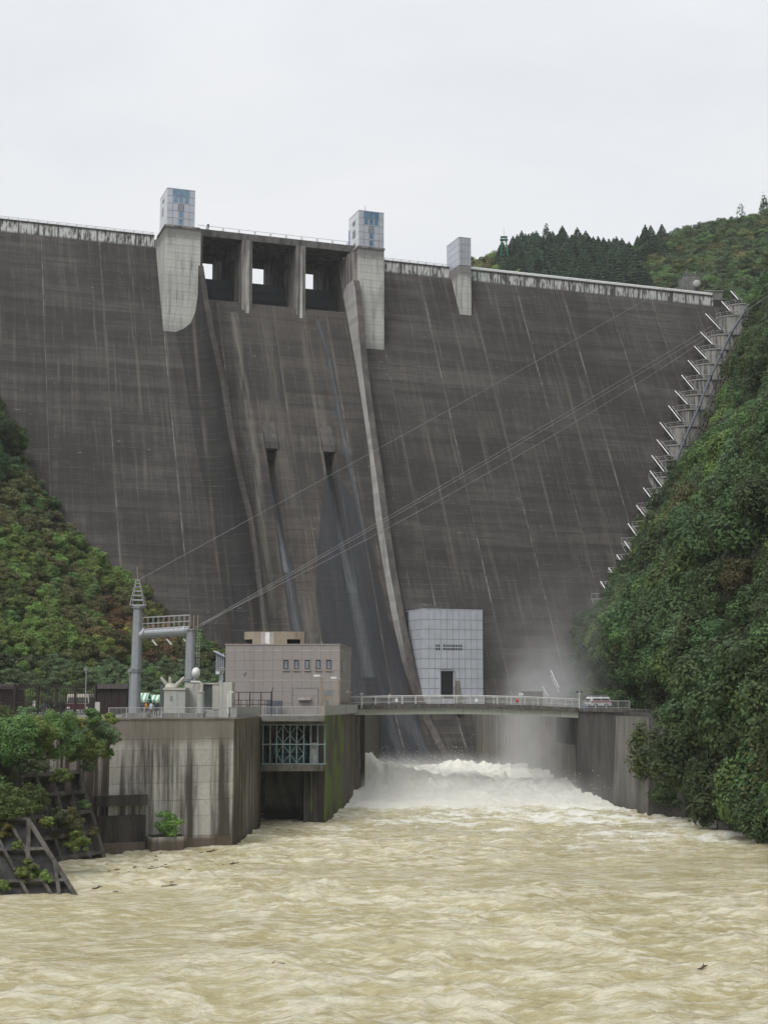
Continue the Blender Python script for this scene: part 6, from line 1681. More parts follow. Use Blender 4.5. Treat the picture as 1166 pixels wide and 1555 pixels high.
# ------------------------------------------------------------------ left bank: concrete crib slopes
def crib(name, lab, BL, BR, TR, TL, nx, nz, bw=.28, side=None, diag=False):
    BL, BR, TR, TL = map(np.array, (BL, BR, TR, TL))
    r = thing(name, lab, 'retaining wall', tuple(BL))
    nrm = np.cross(BR - BL, TL - BL); nrm = nrm / np.linalg.norm(nrm)
    if nrm[1] > 0 : nrm = -nrm
    def pt(a, b, o=0.0): 
        return (BL * (1 - a) + BR * a) * (1 - b) + (TL * (1 - a) + TR * a) * b + nrm * o
    for i in range(nx):
        for j in range(nz):
            a0, a1, b0, b1 = i / nx, (i + 1) / nx, j / nz, (j + 1) / nz
            MB().hexa([pt(a0, b0, -.82), pt(a1, b0, -.82), pt(a1, b1, -.82), pt(a0, b1, -.82), pt(a0, b0, -.55), pt(a1, b0, -.55 ), pt(a1, b1, -.55), pt(a0, b1, -.55)]).build('slope_panel', M['crib_con'], r)
    def beam(p0, p1, w, nm='frame_beam'):
        t = p1 - p0; t = t / np.linalg.norm(t); s_ = np.cross(t, nrm); s_ /= np.linalg.norm(s_)
        MB().hexa([p0 - s_ * w - nrm * .56, p0 + s_ * w - nrm * .56, p0 + s_ * w + nrm * .05, p0 - s_ * w + nrm * .05,
                   p1 - s_ * w - nrm * .56, p1 + s_ * w - nrm * .56, p1 + s_ * w + nrm * .05, p1 - s_ * w + nrm * .05]).build(nm, M['frame_con'], r)
    for i in range(nx + 1): beam(pt(i / nx, 0), pt(i / nx, 1), bw * (.9 if i in (0, nx) else .62))
    for j in range(nz + 1):
        for i in range(nx):
            m = .04
            beam(pt((i + m) / nx, j / nz), pt((i + 1 - m) / nx, j / nz), bw * .7)
    if diag: beam(pt(.86, .34, .03), pt(1, .98, .03), bw * .8); beam(pt(.92, 0.02, .03), pt(.995, .5, .03), bw * .7); beam(pt(.78, .66, .03), pt(.92, .99, .03), bw * .7)
    MB().hexa([pt(0, 0, -1.2), pt(1, 0, -1.2), pt(1, 1, -1.2), pt(0, 1, -1.2), pt(0, 0, -.83), pt(1, 0, -.83), pt(1, 1, -.83), pt(0, 1, -.83)]).build('backfill', M['crib_con'], r)
    return r
crib('crib_slope', 'nearest dark concrete crib slope at the left edge by the water', (-44, 110.5, -1.2), (-22.9, 114.4, -1.2), (-28.6, 118.6, 5.5), (-47, 115.4, 5.5), 12, 3, .2, None, True)
crib('crib_slope', 'farther dark concrete crib slope between the shrubs and the quay wall', (-31.2, 128.5, -1.2), (-26.0, 140.0, -1.2), (-29.6, 143.6, 8.0), (-35.5, 131.8, 8.0), 6, 5)
def left_bank():
    P = []
    for x, y, z in ((-60, 108, 3), (-47, 113, 4.2), (-36, 116, 4.6), (-29, 120, 4.0), (-27.6, 126, -.5), (-31, 129, -1), (-30.5, 134, 2), (-29.5, 143.5, 5), (-29.5, 146, 7)):
        P.append([(x, y, -3), (x - .3, y + .6, z), (x - 3.5, y + 4.5, z + 3.8), (x - 7, y + 10, 11.5), (x - 12, max(y + 16, 150), 12.9), (x - 30, max(y + 20, 152), 12.7)])
    P = np.array(P, float).transpose(1, 0, 2)
    o = grid_mesh('left_bank', P, M['soil']); o['kind'] = 'structure'
    # banks nearer than the view, so the river has sides
    for sx, lab in ((-1, 'left'), (1, 'right')):
        rows = []
        for y in (np.arange(-260, 101, 20) if sx < 0 else np.arange(-260, 121, 20)):
            b = float(np.interp(y, *LBANKX)) if sx < 0 else float(np.interp(y, *BANKX))
            y2 = y
            rows.append([(b, y2, -3), (b + sx * 1, y2, 1), (b + sx * 10, y2, 10), (b + sx * 30, y2, 22), (b + sx * 120, y2, 70)])
        grid_mesh('near_bank', np.array(rows).transpose(1, 0, 2), M['soil'])['kind'] = 'structure'
left_bank()

# ------------------------------------------------------------------ trees
COLS = ['dark green', 'mid green', 'bright green', 'olive', 'yellow tinged', 'rust coloured', 'grey green']
def tree_proto(kind, colour, seed, R, n, size, th, loc, group, cat='tree', label='', trunk=True, **k):
    root = thing(kind, label, cat, loc, group=group)
    cm = crown_mesh('crown', seed, R, n, size, colour, **k)
    c = bpy.data.objects.new('crown', cm); COL.objects.link(c); c.parent = root; c.location = (0, 0, th)
    if trunk:
        t = bpy.data.objects.new('trunk', trunk_mesh('trunk', th, .22 if th > 2.5 else .09, seed, R[0] * .45)); COL.objects.link(t); t.parent = root
    return root
def proj(p):
    d = p[:, 1] * math.cos(PITCH) + (p[:, 2] - EYE) * math.sin(PITCH)
    yy = -p[:, 1] * math.sin(PITCH) + (p[:, 2] - EYE) * math.cos(PITCH)
    return 583 + F_PX * p[:, 0] / d, 777.5 - F_PX * yy / d

def place(kind, cat, group, pts, scl, rot, cols, protos, labels, limit, mass_name, mass_label, used_first):
    """nearest `limit` points become things of their own, the others one mass per foliage kind"""
    for k in range(min(limit, len(pts))):
        c = cols[k]; pr = protos[c][k % len(protos[c])]
        if pr not in used_first: r = pr; used_first.add(pr)
        else: r = copy_thing(pr)
        r.location = tuple(pts[k]); r.rotation_euler = (0, 0, rot[k]); r.scale = (scl[k],) * 3
        r['label'] = labels(k, c); r['group'] = group; r['category'] = cat
    rest = np.arange(limit, len(pts))
    if len(rest) == 0: return
    for c in protos:
        for v, pr in enumerate(protos[c]):
            if pr not in used_first: continue
            idx = np.array([i for i in rest if cols[i] == c and i % len(protos[c]) == v])
            if len(idx) == 0: continue
            crown = [ch for ch in pr.children if ch.name.startswith('crown')] or [pr]
            dz = crown[0].location.z if crown[0] is not pr else 0
            P = pts[idx].copy(); P[:, 2] += dz * scl[idx]
            mass(mass_name, crown[0], P, scl[idx], rot[idx], f'{c} {mass_label}', 'woodland')

# right bank woodland
def right_woods():
    rng = np.random.default_rng(7)
    N = 8200
    y = rng.uniform(96, 438, N) ; z = rng.uniform(-1, 215, N)
    x = right_x(y, z)
    P = np.stack([x, y, z], 1); u, v = proj(P + np.array([0, 0, 4.]))
    keep = (u < 1166 + 560 * 200 / y) & (v > -250) & ~((y > 150) & (y < 330) & (z > 8) & (z < 13.2) & (x - bankx(y) < 4.5) & (y > 196))
    keep &= ~((y > 196) & (z < 12.5))
    keep &= ~((z < 2))
    P = P[keep]
    # poisson-ish thinning
    order = rng.permutation(len(P)); cell = {}; sel = []
    for i in order:
        p = P[i]; r0 = 4.8; key = tuple((p // r0).astype(int)); ok = True
        for dx in (-1, 0, 1):
            for dy in (-1, 0, 1):
                for dz in (-1, 0, 1):
                    for q in cell.get((key[0] + dx, key[1] + dy, key[2] + dz), ()):
                        if np.sum((P[q] - p) ** 2) < r0 * r0: ok = False
        if ok: sel.append(i); cell.setdefault(key, []).append(i)
    P = P[sel]
    P[:, 0] -= 0.6; P[:, 2] -= 0.8
    P[:, 2] -= np.where(P[:, 2] < 14, 1.0, 0)
    # trees rooted on the wall top and in its cracks lean out over the water
    lean = (P[:, 1] < 181) & (P[:, 2] < 22)
    P[:, 0] -= np.where(lean, 3.6, 0)
    ex = []
    for yy in np.arange(156, 196, 2.6):
        for zz in (1.6, 4.6, 8.0, 11.5, 14.5):
            if yy > 174 and zz < 6 or yy > 180 and zz < 10.5 or yy > 187: continue
            ex.append((float(bankx(yy)) + rng.uniform(-1.2, .6) - (.8 if zz < 6 else .2) + (1.5 if yy > 194 else 0), yy + rng.uniform(-1.2, 1.2), zz + rng.uniform(-.6, .6)))
    for yy in np.arange(208, 330, 4.5):
        for zz in (13.4, 17.5, 22):
            ex.append((max(float(bankx(yy)) + 11 + rng.uniform(-1, 1.5), float(right_x(yy, zz)) - 1.0) if zz > 14 else float(right_x(yy, 16.0)) + 1.8, yy, zz))
    P = np.concatenate([P, np.array(ex)])
    u_, v_ = proj(P); P = P[np.argsort(P[:, 1] + .3 * P[:, 2] + 1000 * ((u_ > 1215) | (P[:, 1] < 140)))]
    n = len(P)
    scl = rng.uniform(.72, 1.32, n) * rng.choice([.9, 1.0, 1.25], n); rot = rng.uniform(0, 6.28, n)
    big = fbm(P[:, 1] / 18, P[:, 2] / 18, 611, 2)
    cols = []
    for i in range(n):
        t = rng.random() + big[i] * .45
        hi = P[i, 2] > 45
        if t < (.42 if hi else .66): c = 'dark green'
        elif t < (.76 if hi else .84): c = 'mid green'
        elif t < .92: c = 'grey green'
        elif t < 1.10: c = 'bright green' if hi else 'mid green'
        elif t < 1.15: c = 'olive'
        elif t < 1.19: c = 'yellow tinged'
        else: c = 'bright green'
        if not hi and c in ('mid green',) and rng.random() < .5: c = 'dark green'
        cols.append(c)
    protos = {}
    for ci, c in enumerate(['dark green', 'mid green', 'grey green', 'bright green', 'olive', 'yellow tinged']):
        protos[c] = [tree_proto('broadleaf_tree', c, 100 + ci * 7 + k, [(3.7, 3.6, 3.7), (3.1, 3.2, 4.2), (4.2, 3.9, 3.3)][k], 5600, .42, 2.3, (0, 0, 0), '', label='x', lobes=[22, 18, 26][k]) for k in range(3 if ci < 2 else 2)]
    def lab(k, c):
        p = P[k]
        a = 'overhanging the water on the right bank' if p[2] < 14 and p[1] < 200 else 'on the right bank about level with the bridge' if p[2] < 26 else 'on the right slope below the dam steps' if p[2] < 60 else 'high on the right slope beside the dam steps'
        b = 'small' if scl[k] < .8 else 'large' if scl[k] > 1.06 else 'medium-sized'
        return f'{b} {c} broadleaf tree {a}'
    used = set()
    place('broadleaf_tree', 'tree', 'broadleaf trees on the right slope', P, scl, rot, cols, protos, lab, 300, 'right_woodland', 'tree crowns massed on the upper right slope', used)
    for c in protos:
        for pr in protos[c]:
            if pr not in used:
                for ch in list(pr.children): bpy.data.objects.remove(ch)
                bpy.data.objects.remove(pr)
    return protos, used
right_woods()

def undergrowth(name, lab, P, N, size, colour, seed, n, jit=.5):
    """leafy ground cover spread over a slope: one mesh"""
    rng = np.random.default_rng(seed)
    V, Fq = leaf_quads(P + rng.normal(size=P.shape) * jit, N + rng.normal(size=P.shape) * .5, size, rng)
    lv = np.clip(.45 + .35 * fbm(P[:, 0] / 2.2, P[:, 2] / 2.2 + P[:, 1] / 2.2, seed, 3) * 2 + rng.normal(size=len(P)) * .15, 0, 1)
    o = bpy.data.objects.new(name, np_mesh(name, V, Fq, LEAF[colour], {'lv': np.repeat(lv, 4)})); COL.objects.link(o)
    tag(o, lab, 'ground cover', kind='stuff')

def left_woods():
    rng = np.random.default_rng(17)
    N = 14000
    a = rng.uniform(-60, 108, N); w = rng.uniform(0.5, 95, N)
    x = LB0[0] + _ld[0] * a + _ln[0] * w; y = LB0[1] + _ld[1] * a + _ln[1] * w
    z = left_z(x, y)
    P = np.stack([x, y, z], 1); u, v = proj(P)
    keep = (u > -60) & (u < 420) & (z < 120)
    # keep off the dam
    s = (P[:, :2] - DL[:2]) @ DD[:2]; q = (P[:, :2] - DL[:2]) @ DN[:2]
    keep &= q > (SL * (135 - z) + 1.0)
    P = P[keep]; w = w[keep]
    order = rng.permutation(len(P)); cell = {}; sel = []
    for i in order:
        p = P[i]; r0 = 2.05; key = tuple((p // r0).astype(int)); ok = True
        for dx in (-1, 0, 1):
            for dy in (-1, 0, 1):
                for dz in (-1, 0, 1):
                    for q_ in cell.get((key[0] + dx, key[1] + dy, key[2] + dz), ()):
                        if np.sum((P[q_] - p) ** 2) < r0 * r0: ok = False
        if ok: sel.append(i); cell.setdefault(key, []).append(i)
    P = P[sel]; w = w[sel]
    u, v = proj(P)
    o_ = np.argsort(P[:, 1] - .6 * (P[:, 2])); P = P[o_]; w = w[o_]; u = u[o_]; v = v[o_]
    n = len(P); scl = rng.uniform(.8, 1.5, n); rot = rng.uniform(0, 6.28, n)
    au = fbm(P[:, 0] / 11, P[:, 2] / 8, 711, 3)
    av = fbm(P[:, 0] / 16 + 40, P[:, 2] / 12, 721, 3)
    cols = []
    for i in range(n):
        t = rng.random()
        if w[i] < 17: c = 'grey green' if t < .7 else 'mid green' if t < .9 else 'bright green'
        elif w[i] < 48:
            tt = t * .55 + av[i] * .9 + .25
            c = 'dark green' if tt < .14 else 'mid green' if tt < .52 else 'olive' if tt < .70 else 'bright green'
            if au[i] + t * .25 > .33: c = 'rust coloured' if t < .5 else 'yellow tinged' if t < .62 else 'olive'
        else: c = 'dark green' if t * .6 + av[i] < .2 else 'mid green' if t * .6 + av[i] < .42 else 'olive' if t < .8 else 'grey green'
        if w[i] < 17: scl[i] *= .72
        if u[i] < 45 and v[i] < 700: scl[i] *= 1.35; c = 'dark green' if t < .7 else 'mid green'
        cols.append(c)
    protos = {}
    for ci, c in enumerate(COLS):
        protos[c] = [tree_proto('hillside_shrub', c, 300 + ci * 5 + k, [(2.0, 2.0, 1.7), (2.3, 2.1, 1.4)][k], 2600, .32, .6, (0, 0, 0), '', label='x', lobes=15) for k in range(2 if c in ('dark green', 'mid green', 'olive', 'grey green') else 1)]
    def lab(k, c):
        a = 'low on the left slope above the yard' if w[k] < 17 else 'halfway up the autumn-tinted left slope' if w[k] < 40 else 'high on the left slope against the dam'
        b = 'small' if scl[k] < .65 else 'large' if scl[k] > 1.1 else 'medium-sized'
        return f'{b} {c} shrub {a}'
    used = set()
    place('hillside_shrub', 'shrub', 'shrubs on the left slope', P, scl, rot, cols, protos, lab, 300, 'hillside_thicket', 'shrubs massed on the left slope', used)
    for c in protos:
        for pr in protos[c]:
            if pr not in used:
                for ch in list(pr.children): bpy.data.objects.remove(ch)
                bpy.data.objects.remove(pr)
left_woods()

def back_woods():
    rng = np.random.default_rng(27)
    N = 9000
    x = rng.uniform(20, 250, N); y = rng.uniform(432, 665, N); z = back_z(x, y)
    P = np.stack([x, y, z], 1); u, v = proj(P + np.array([0, 0, 8.]))
    crest_v = np.interp(u, [583, 720, 1085, 1166], [395, 405, 450, 460])
    keep = (u < 1190) & (u > 700) & (v < crest_v + 20) & ~((y < 450) & (u < 1080))
    P = P[keep]
    order = rng.permutation(len(P)); cell = {}; sel = []
    for i in order:
        p = P[i]; r0 = 3.6; key = tuple((p // r0).astype(int)); ok = True
        for dx in (-1, 0, 1):
            for dy in (-1, 0, 1):
                for dz in (-1, 0, 1):
                    for q_ in cell.get((key[0] + dx, key[1] + dy, key[2] + dz), ()):
                        if np.sum((P[q_] - p) ** 2) < r0 * r0: ok = False
        if ok: sel.append(i); cell.setdefault(key, []).append(i)
    P = P[sel]; u, v = proj(P)
    wv = fbm(P[:, 0] / 25, P[:, 1] / 25, 811, 3)
    con = (u + wv * 110 < 955) & (u + wv * 60 > 770 - (P[:, 1] > 600) * 0)
    used = set()
    # cedars
    C = P[con]; C = C[np.argsort(-C[:, 1])]          # the ridge line shows them best
    n = len(C)
    prot = []
    for k in range(4):
        me = conifer_mesh('cedar_tree', 900 + k, 9.8 + k * .8, 3.7, 2300, .8, 'cedar')
        o = bpy.data.objects.new('cedar_tree', me); COL.objects.link(o); tag(o, 'x', 'tree', 'cedars on the hill beyond the dam'); prot.append(o)
    scl = rng.uniform(.75, 1.08, n) ; rot = rng.uniform(0, 6.28, n)
    u_, v_ = proj(C)
    def labc(k, c):
        return ('tall' if scl[k] > .95 else 'shorter') + ' dark green cedar ' + ('on the ridge line' if C[k, 1] > 600 else 'below the ridge') + ' of the hill beyond the dam'
    place('cedar_tree', 'tree', 'cedars on the hill beyond the dam', C, scl, rot, ['cedar'] * n, {'cedar': prot}, labc, 300, 'cedar_forest', 'conifers massed on the hill beyond the dam', used)
    # broadleaves
    B = P[~con]; B = B[np.argsort(B[:, 1])]
    n = len(B); scl = rng.uniform(.7, 1.35, n); rot = rng.uniform(0, 6.28, n)
    protos = {}
    for ci, c in enumerate(['dark green', 'mid green', 'olive', 'grey green', 'bright green']):
        cm = crown_mesh('crown', 950 + ci, (3.7, 3.7, 3.4), 1900, .62, c, lobes=11)
        o = bpy.data.objects.new('ridge_tree', cm); COL.objects.link(o); tag(o, 'x', 'tree'); protos[c] = [o]
    ub, vb = proj(B); cols = []
    for i in range(n):
        t = rng.random()
        if ub[i] < 800: c = 'olive' if t < .55 else 'mid green' if t < .85 else 'bright green'
        elif B[i, 1] < 500: c = 'bright green' if t < .25 else 'mid green' if t < .65 else 'olive' if t < .8 else 'dark green'
        else: c = 'dark green' if t < .48 else 'grey green' if t < .74 else 'olive' if t < .82 else 'mid green'
        cols.append(c)
    B[:, 2] += 2.6
    def labb(k, c):
        return f"{'large' if scl[k] > 1 else 'small'} {c} broadleaf tree " + ('just beyond the right end of the crest' if B[k, 1] < 500 else 'on the right-hand hill beyond the dam')
    place('ridge_tree', 'tree', 'broadleaf trees on the hill beyond the dam', B, scl, rot, cols, protos, labb, 300, 'ridge_woodland', 'broadleaf trees massed on the hill beyond the dam', used)
    # two lone conifers standing above the right ridge
    for (uu, vt, vb_), lab in (((1124, 310, 330), 'thin sparse conifer standing alone on the right ridge against the sky'), ((1160, 300, 322), 'darker dense conifer at the right edge of the ridge against the sky'), ((829, 343, 360), 'tall cedar at the top of the round hill')):
        me = conifer_mesh('lone_conifer', 990 + uu, 1.0, .32, 700 if uu != 1124 else 240, .11, 'cedar')
        o = bpy.data.objects.new('lone_conifer', me); COL.objects.link(o)
        a, b = at(uu, vt, YR), at(uu, vb_, YR)
        o.location = tuple(b - np.array([0, 0, 4])); h = a[2] - b[2] + 4; o.scale = (h * .8, h * .8, h)
        tag(o, lab, 'tree')
    a, b = at(765, 360, 620), at(765, 370, 620)
    r = thing('green_mast_tower', 'small green steel lattice tower on the left shoulder of the hill', 'tower', (b[0], 620, b[2] - 6))
    gm = simple('green_tower_paint', (0.04, 0.22, 0.13), .5)
    mb = MB()
    for i in (-1, 1):
        for j in (-1, 1): mb.tube([(b[0] + i * 1.5, 620 + j * 1.5, b[2] - 6), (b[0] + i * .9, 620 + j * .9, a[2])], .16, 4)
    for k in range(5):
        zz = b[2] - 6 + (a[2] - b[2] + 6) * k / 5
        for i, j, i2, j2 in ((-1, -1, 1, -1), (1, -1, 1, 1), (1, 1, -1, 1), (-1, 1, -1, -1)): mb.tube([(b[0] + i * 1.3, 620 + j * 1.3, zz), (b[0] + i2 * 1.2, 620 + j2 * 1.2, zz + 1.5)], .1, 4)
    mb.build('lattice', gm, r)
    for dz, w_ in ((0, 1.5), (-1.3, 1.8)): MB().box((b[0] - w_, 618.8, a[2] + dz - .08), (b[0] + w_, 621.2, a[2] + dz + .08)).build('platform', gm, r)
    MB().tube([(b[0], 620, a[2]), (b[0], 620, a[2] + 4.5)], .07, 4).build('mast', M['galv'], r)
back_woods()

# foreground shrubs on the left bank
def near_shrubs():
    # (u, v of crown centre, distance, radius, colour, label)
    S = [
     (18, 1130, 128, 2.3, 'mid green', 'bushy mid green shrub at the left edge, just below the grass verge'),
     (52, 1112, 131, 1.9, 'bright green', 'bright green shrub below the bar fence, second from the left edge'),
     (95, 1120, 134, 2.2, 'mid green', 'mid green shrub below the bar fence, left of the airy one'),
     (145, 1118, 141, 1.7, 'grey green', 'airy grey-green small tree in front of the left end of the quay wall'),
     (128, 1135, 138, 1.5, 'bright green', 'bright green shrub with spreading twigs left of the pale quay wall'),
     (8, 1225, 119, 1.5, 'mid green', 'grey-green shrub over the top of the nearest crib slope'),
     (50, 1218, 124, 1.3, 'mid green', 'mid green shrub above the apex of the nearest crib slope'),
     (104, 1252, 127, 1.15, 'olive', 'olive and reddish shrub spilling between the two crib slopes'),
     (120, 1278, 125.5, .85, 'bright green', 'bright green shrub hanging down almost to the water between the crib slopes'),
     (45, 1325, 115.5, .85, 'bright green', 'small bright green plant growing out of the nearest crib slope'),
     (70, 1332, 115.8, .5, 'bright green', 'tiny green tuft on the right of the nearest crib slope'),
     (-20, 1110, 130, 2.4, 'mid green', 'mid green shrub cut off by the left edge of the picture'),
     (5, 1345, 114.2, .4, 'bright green', 'tiny green tuft at the bottom left of the crib slope'),
    ]
    for k, (u, v, y, R, c, lab) in enumerate(S):
        p = at(u, v, y)
        dz = min(R * .9, 2.4)
        n = int(2200 + 3600 * R)
        r = tree_proto('bank_shrub', c, 1200 + k, (R * 1.2, R * 1.2, R), n, .15 + .025 * R, dz, (p[0], p[1], p[2] - dz), 'shrubs on the near left bank', 'shrub', lab, lobes=int(18 + 9 * R), hang=-.8, trunk=v < 1200, loose=1.0)
        if c in ('olive', 'grey green'):
            pass
    rng = random.Random(4)
    spots = [(140, 1088, 139, .7), (168, 1092, 143, .6), (172, 1125, 143, .6), (165, 1145, 142, .5), (40, 1088, 136, .8), (75, 1092, 137, .7), (112, 1098, 138, .8), (5, 1095, 134, .9), (30, 1225, 121, .7), (88, 1240, 125, .7), (128, 1222, 133, .4), (72, 1250, 121, .5), (143, 1262, 132, .4), (92, 1180, 129, .7), (50, 1160, 127, 1.0), (118, 1150, 135, .8), (5, 1262, 118, .7), (60, 1140, 131, .9), (28, 1285, 117, .4), (135, 1165, 137, .5)]
    names = ['mid green', 'yellow tinged', 'olive', 'bright green', 'grey green']
    wh = ['above the airy little tree', 'against the left end of the quay wall, upper', 'against the left end of the quay wall, middle', 'against the left end of the quay wall, lower', 'below the bar fence, second along', 'below the bar fence, third along', 'below the bar fence, fourth along', 'below the bar fence at the left edge', 'above the nearest crib slope', 'above the gap between the crib slopes',
          'on the farther crib slope', 'behind the tip of the nearest crib slope', 'low on the farther crib slope', 'over the top of the farther crib slope', 'in the middle of the bank', 'below the bar fence, lower right', 'at the left edge above the crib slope', 'in the upper middle of the bank', 'on top of the nearest crib slope', 'at the shaded foot of the airy tree']
    for k, (u, v, y, R) in enumerate(spots):
        c = names[k % 5]; p = at(u, v, y)
        tree_proto('bank_shrub', c, 1400 + k, (R * 1.25, R * 1.25, R), int(1500 + 2600 * R), .16, R * .8, (p[0], p[1], p[2] - R * .8), 'shrubs on the near left bank', 'shrub', f'small loose {c} shrub {wh[k]}', lobes=int(16 + 8 * R), hang=-.8, trunk=False, loose=1.2)
    x, y = planter_xy
    tree_proto('planter_shrub', 'bright green', 1301, (1.75, 1.0, 1.25), 2600, .20, 1.0, (x, y - .5, 1.6), None, 'shrub', 'bright green shrub growing from the planter block at the foot of the quay wall', lobes=20, trunk=False, loose=.8)
near_shrubs()
for k, (u, v, y, R_, c, lab) in enumerate(((-8, 648, 316, 6.2, 'dark green', 'large dark green tree against the dam at the left picture edge'), (22, 668, 318, 3.6, 'mid green', 'smaller mid green tree just right of the large dark edge tree'), (-25, 700, 308, 5.0, 'dark green', 'dark tree cut by the left picture edge below the large one'))):
    p = at(u, v, y)
    tree_proto('hillside_tree', c, 1500 + k, (R_, R_, R_ * .95), 6500, .42, R_ * .9, (p[0], p[1], p[2] - R_ * .9), 'trees at the left end of the dam', 'tree', lab, lobes=26, loose=.4)

# leafy cover over the banks themselves so no bare soil shows
def covers():
    rng = np.random.default_rng(55)
    # left hill
    n = 52000; a = rng.uniform(-50, 108, n); w = rng.uniform(-1.5, 90, n)
    x = LB0[0] + _ld[0] * a + _ln[0] * w; y = LB0[1] + _ld[1] * a + _ln[1] * w; z = left_z(x, y) + .3
    s = (x - DL[0]) * DD[0] + (y - DL[1]) * DD[1]; q = (x - DL[0]) * DN[0] + (y - DL[1]) * DN[1]
    k = q > SL * (135 - z) + .5
    P = np.stack([x, y, z], 1)[k]; N = np.tile([.6, -.35, .9], (len(P), 1))
    w = w[k]; m = w < 18
    undergrowth('hillside_vines', 'grey-green vines covering the foot of the left slope behind the yard', P[m], N[m], .5, 'grey green', 5, 0, .35)
    undergrowth('hillside_undergrowth', 'undergrowth with painted gap shade between the shrubs of the left slope', P[~m], N[~m], .5, 'undergrowth', 6, 0, .4)
    n = 60000; y = rng.uniform(95, 430, n); z = rng.uniform(2, 170, n); k = ~((y > 196) & (z < 13.2)); y = y[k]; z = z[k]
    x = right_x(y, z) - .3
    P = np.stack([x, y, z], 1); N = np.tile([-.8, -.5, .5], (len(P), 1)); u, v = proj(P); k = (u < 1700) & (v > 100)
    undergrowth('slope_undergrowth', 'leafy undergrowth with painted gap shade between the trees of the right slope', P[k], N[k], .6, 'undergrowth', 8, 0, .4)
    # near left bank
    n = 16000; i = rng.uniform(0, 1, n); 
    x = rng.uniform(-46, -28.5, n); y = rng.uniform(116, 147, n)
    fr = np.interp(y, [112, 120, 126, 129, 143, 148], [-30, -31, -31, -33.5, -32, -31])
    z = np.clip(6.2 + (fr - x) * .9, 5.5, 12.6) + .2
    k = (x < fr) ; P = np.stack([x, y, z], 1)[k]
    undergrowth('bank_ground_cover', 'tangled green ground cover on the near left bank', P, np.tile([.5, -.6, .8], (len(P), 1)), .28, 'mid green', 9, 0, .35)
covers()

# ------------------------------------------------------------------ driftwood
def driftwood():
    D = [(322, 1293, 1.1, .3, 'short chunky driftwood piece nearest the foot of the quay wall'), (350, 1313, 1.5, .2, 'driftwood branch floating right of the others'), (241, 1319, 1.9, -.05, 'long thin driftwood stick in the flotsam below the quay wall'),
         (252, 1325, 1.3, -.4, 'crooked dark driftwood stick just below the long thin one'), (257, 1346, 1.3, -.3, 'reddish driftwood stick floating alone below the flotsam'), (148, 1349, .8, 0, 'small driftwood stick nearest the crib slope'),
         (160, 1315, .8, .2, 'dark driftwood scrap at the left end of the flotsam'), (235, 1303, .6, .5, 'tiny driftwood scrap beside the planter block'), (409, 1467, 1.6, 0, 'dark log fragment floating low in the middle foreground'), (1066, 1471, .7, .5, 'thin dark curved twig in the right foreground')]
    for k, (u, v, L_, a, lab) in enumerate(D):
        p = atz(u, v, .22); rng = random.Random(k); d = np.array([math.cos(a), math.sin(a), 0]) * L_ / 2
        r = thing('driftwood', lab, 'driftwood', (p[0], p[1], 0.2), group='driftwood on the river')
        pr = np.array([-d[1], d[0], 0]) * .2
        MB().tube([p - d, p - d * .3 + pr * rng.uniform(-1, 1), p + d * .4 + pr + np.array([0, 0, .1]), p + d * 1.1 + np.array([0, 0, .16])], [.05, .10 if k in (0, 8) else .075, .07, .02], 6).build('stem', M['wood'], r)
        MB().tube([p, p + d * .4 + np.array([0, .15, .28])], [.05, .015], 5).build('snag', M['wood'], r)
    rng = np.random.default_rng(3); mb = MB()
    for k in range(60):
        u = rng.normal(215, 45); v = 1322 + rng.normal(0, 9) + (u - 215) * -.05
        if u < 130: continue
        p = atz(u, v, .2); a = rng.uniform(-.6, .6); L_ = rng.uniform(.08, .3)
        mb.tube([p - np.array([L_, L_ * a, 0]), p + np.array([L_, L_ * a, .03])], .035, 4)
    tag(mb.build('flotsam', M['wood']), 'scattered wood scraps floating below the quay wall', 'flotsam', kind='stuff')
driftwood()

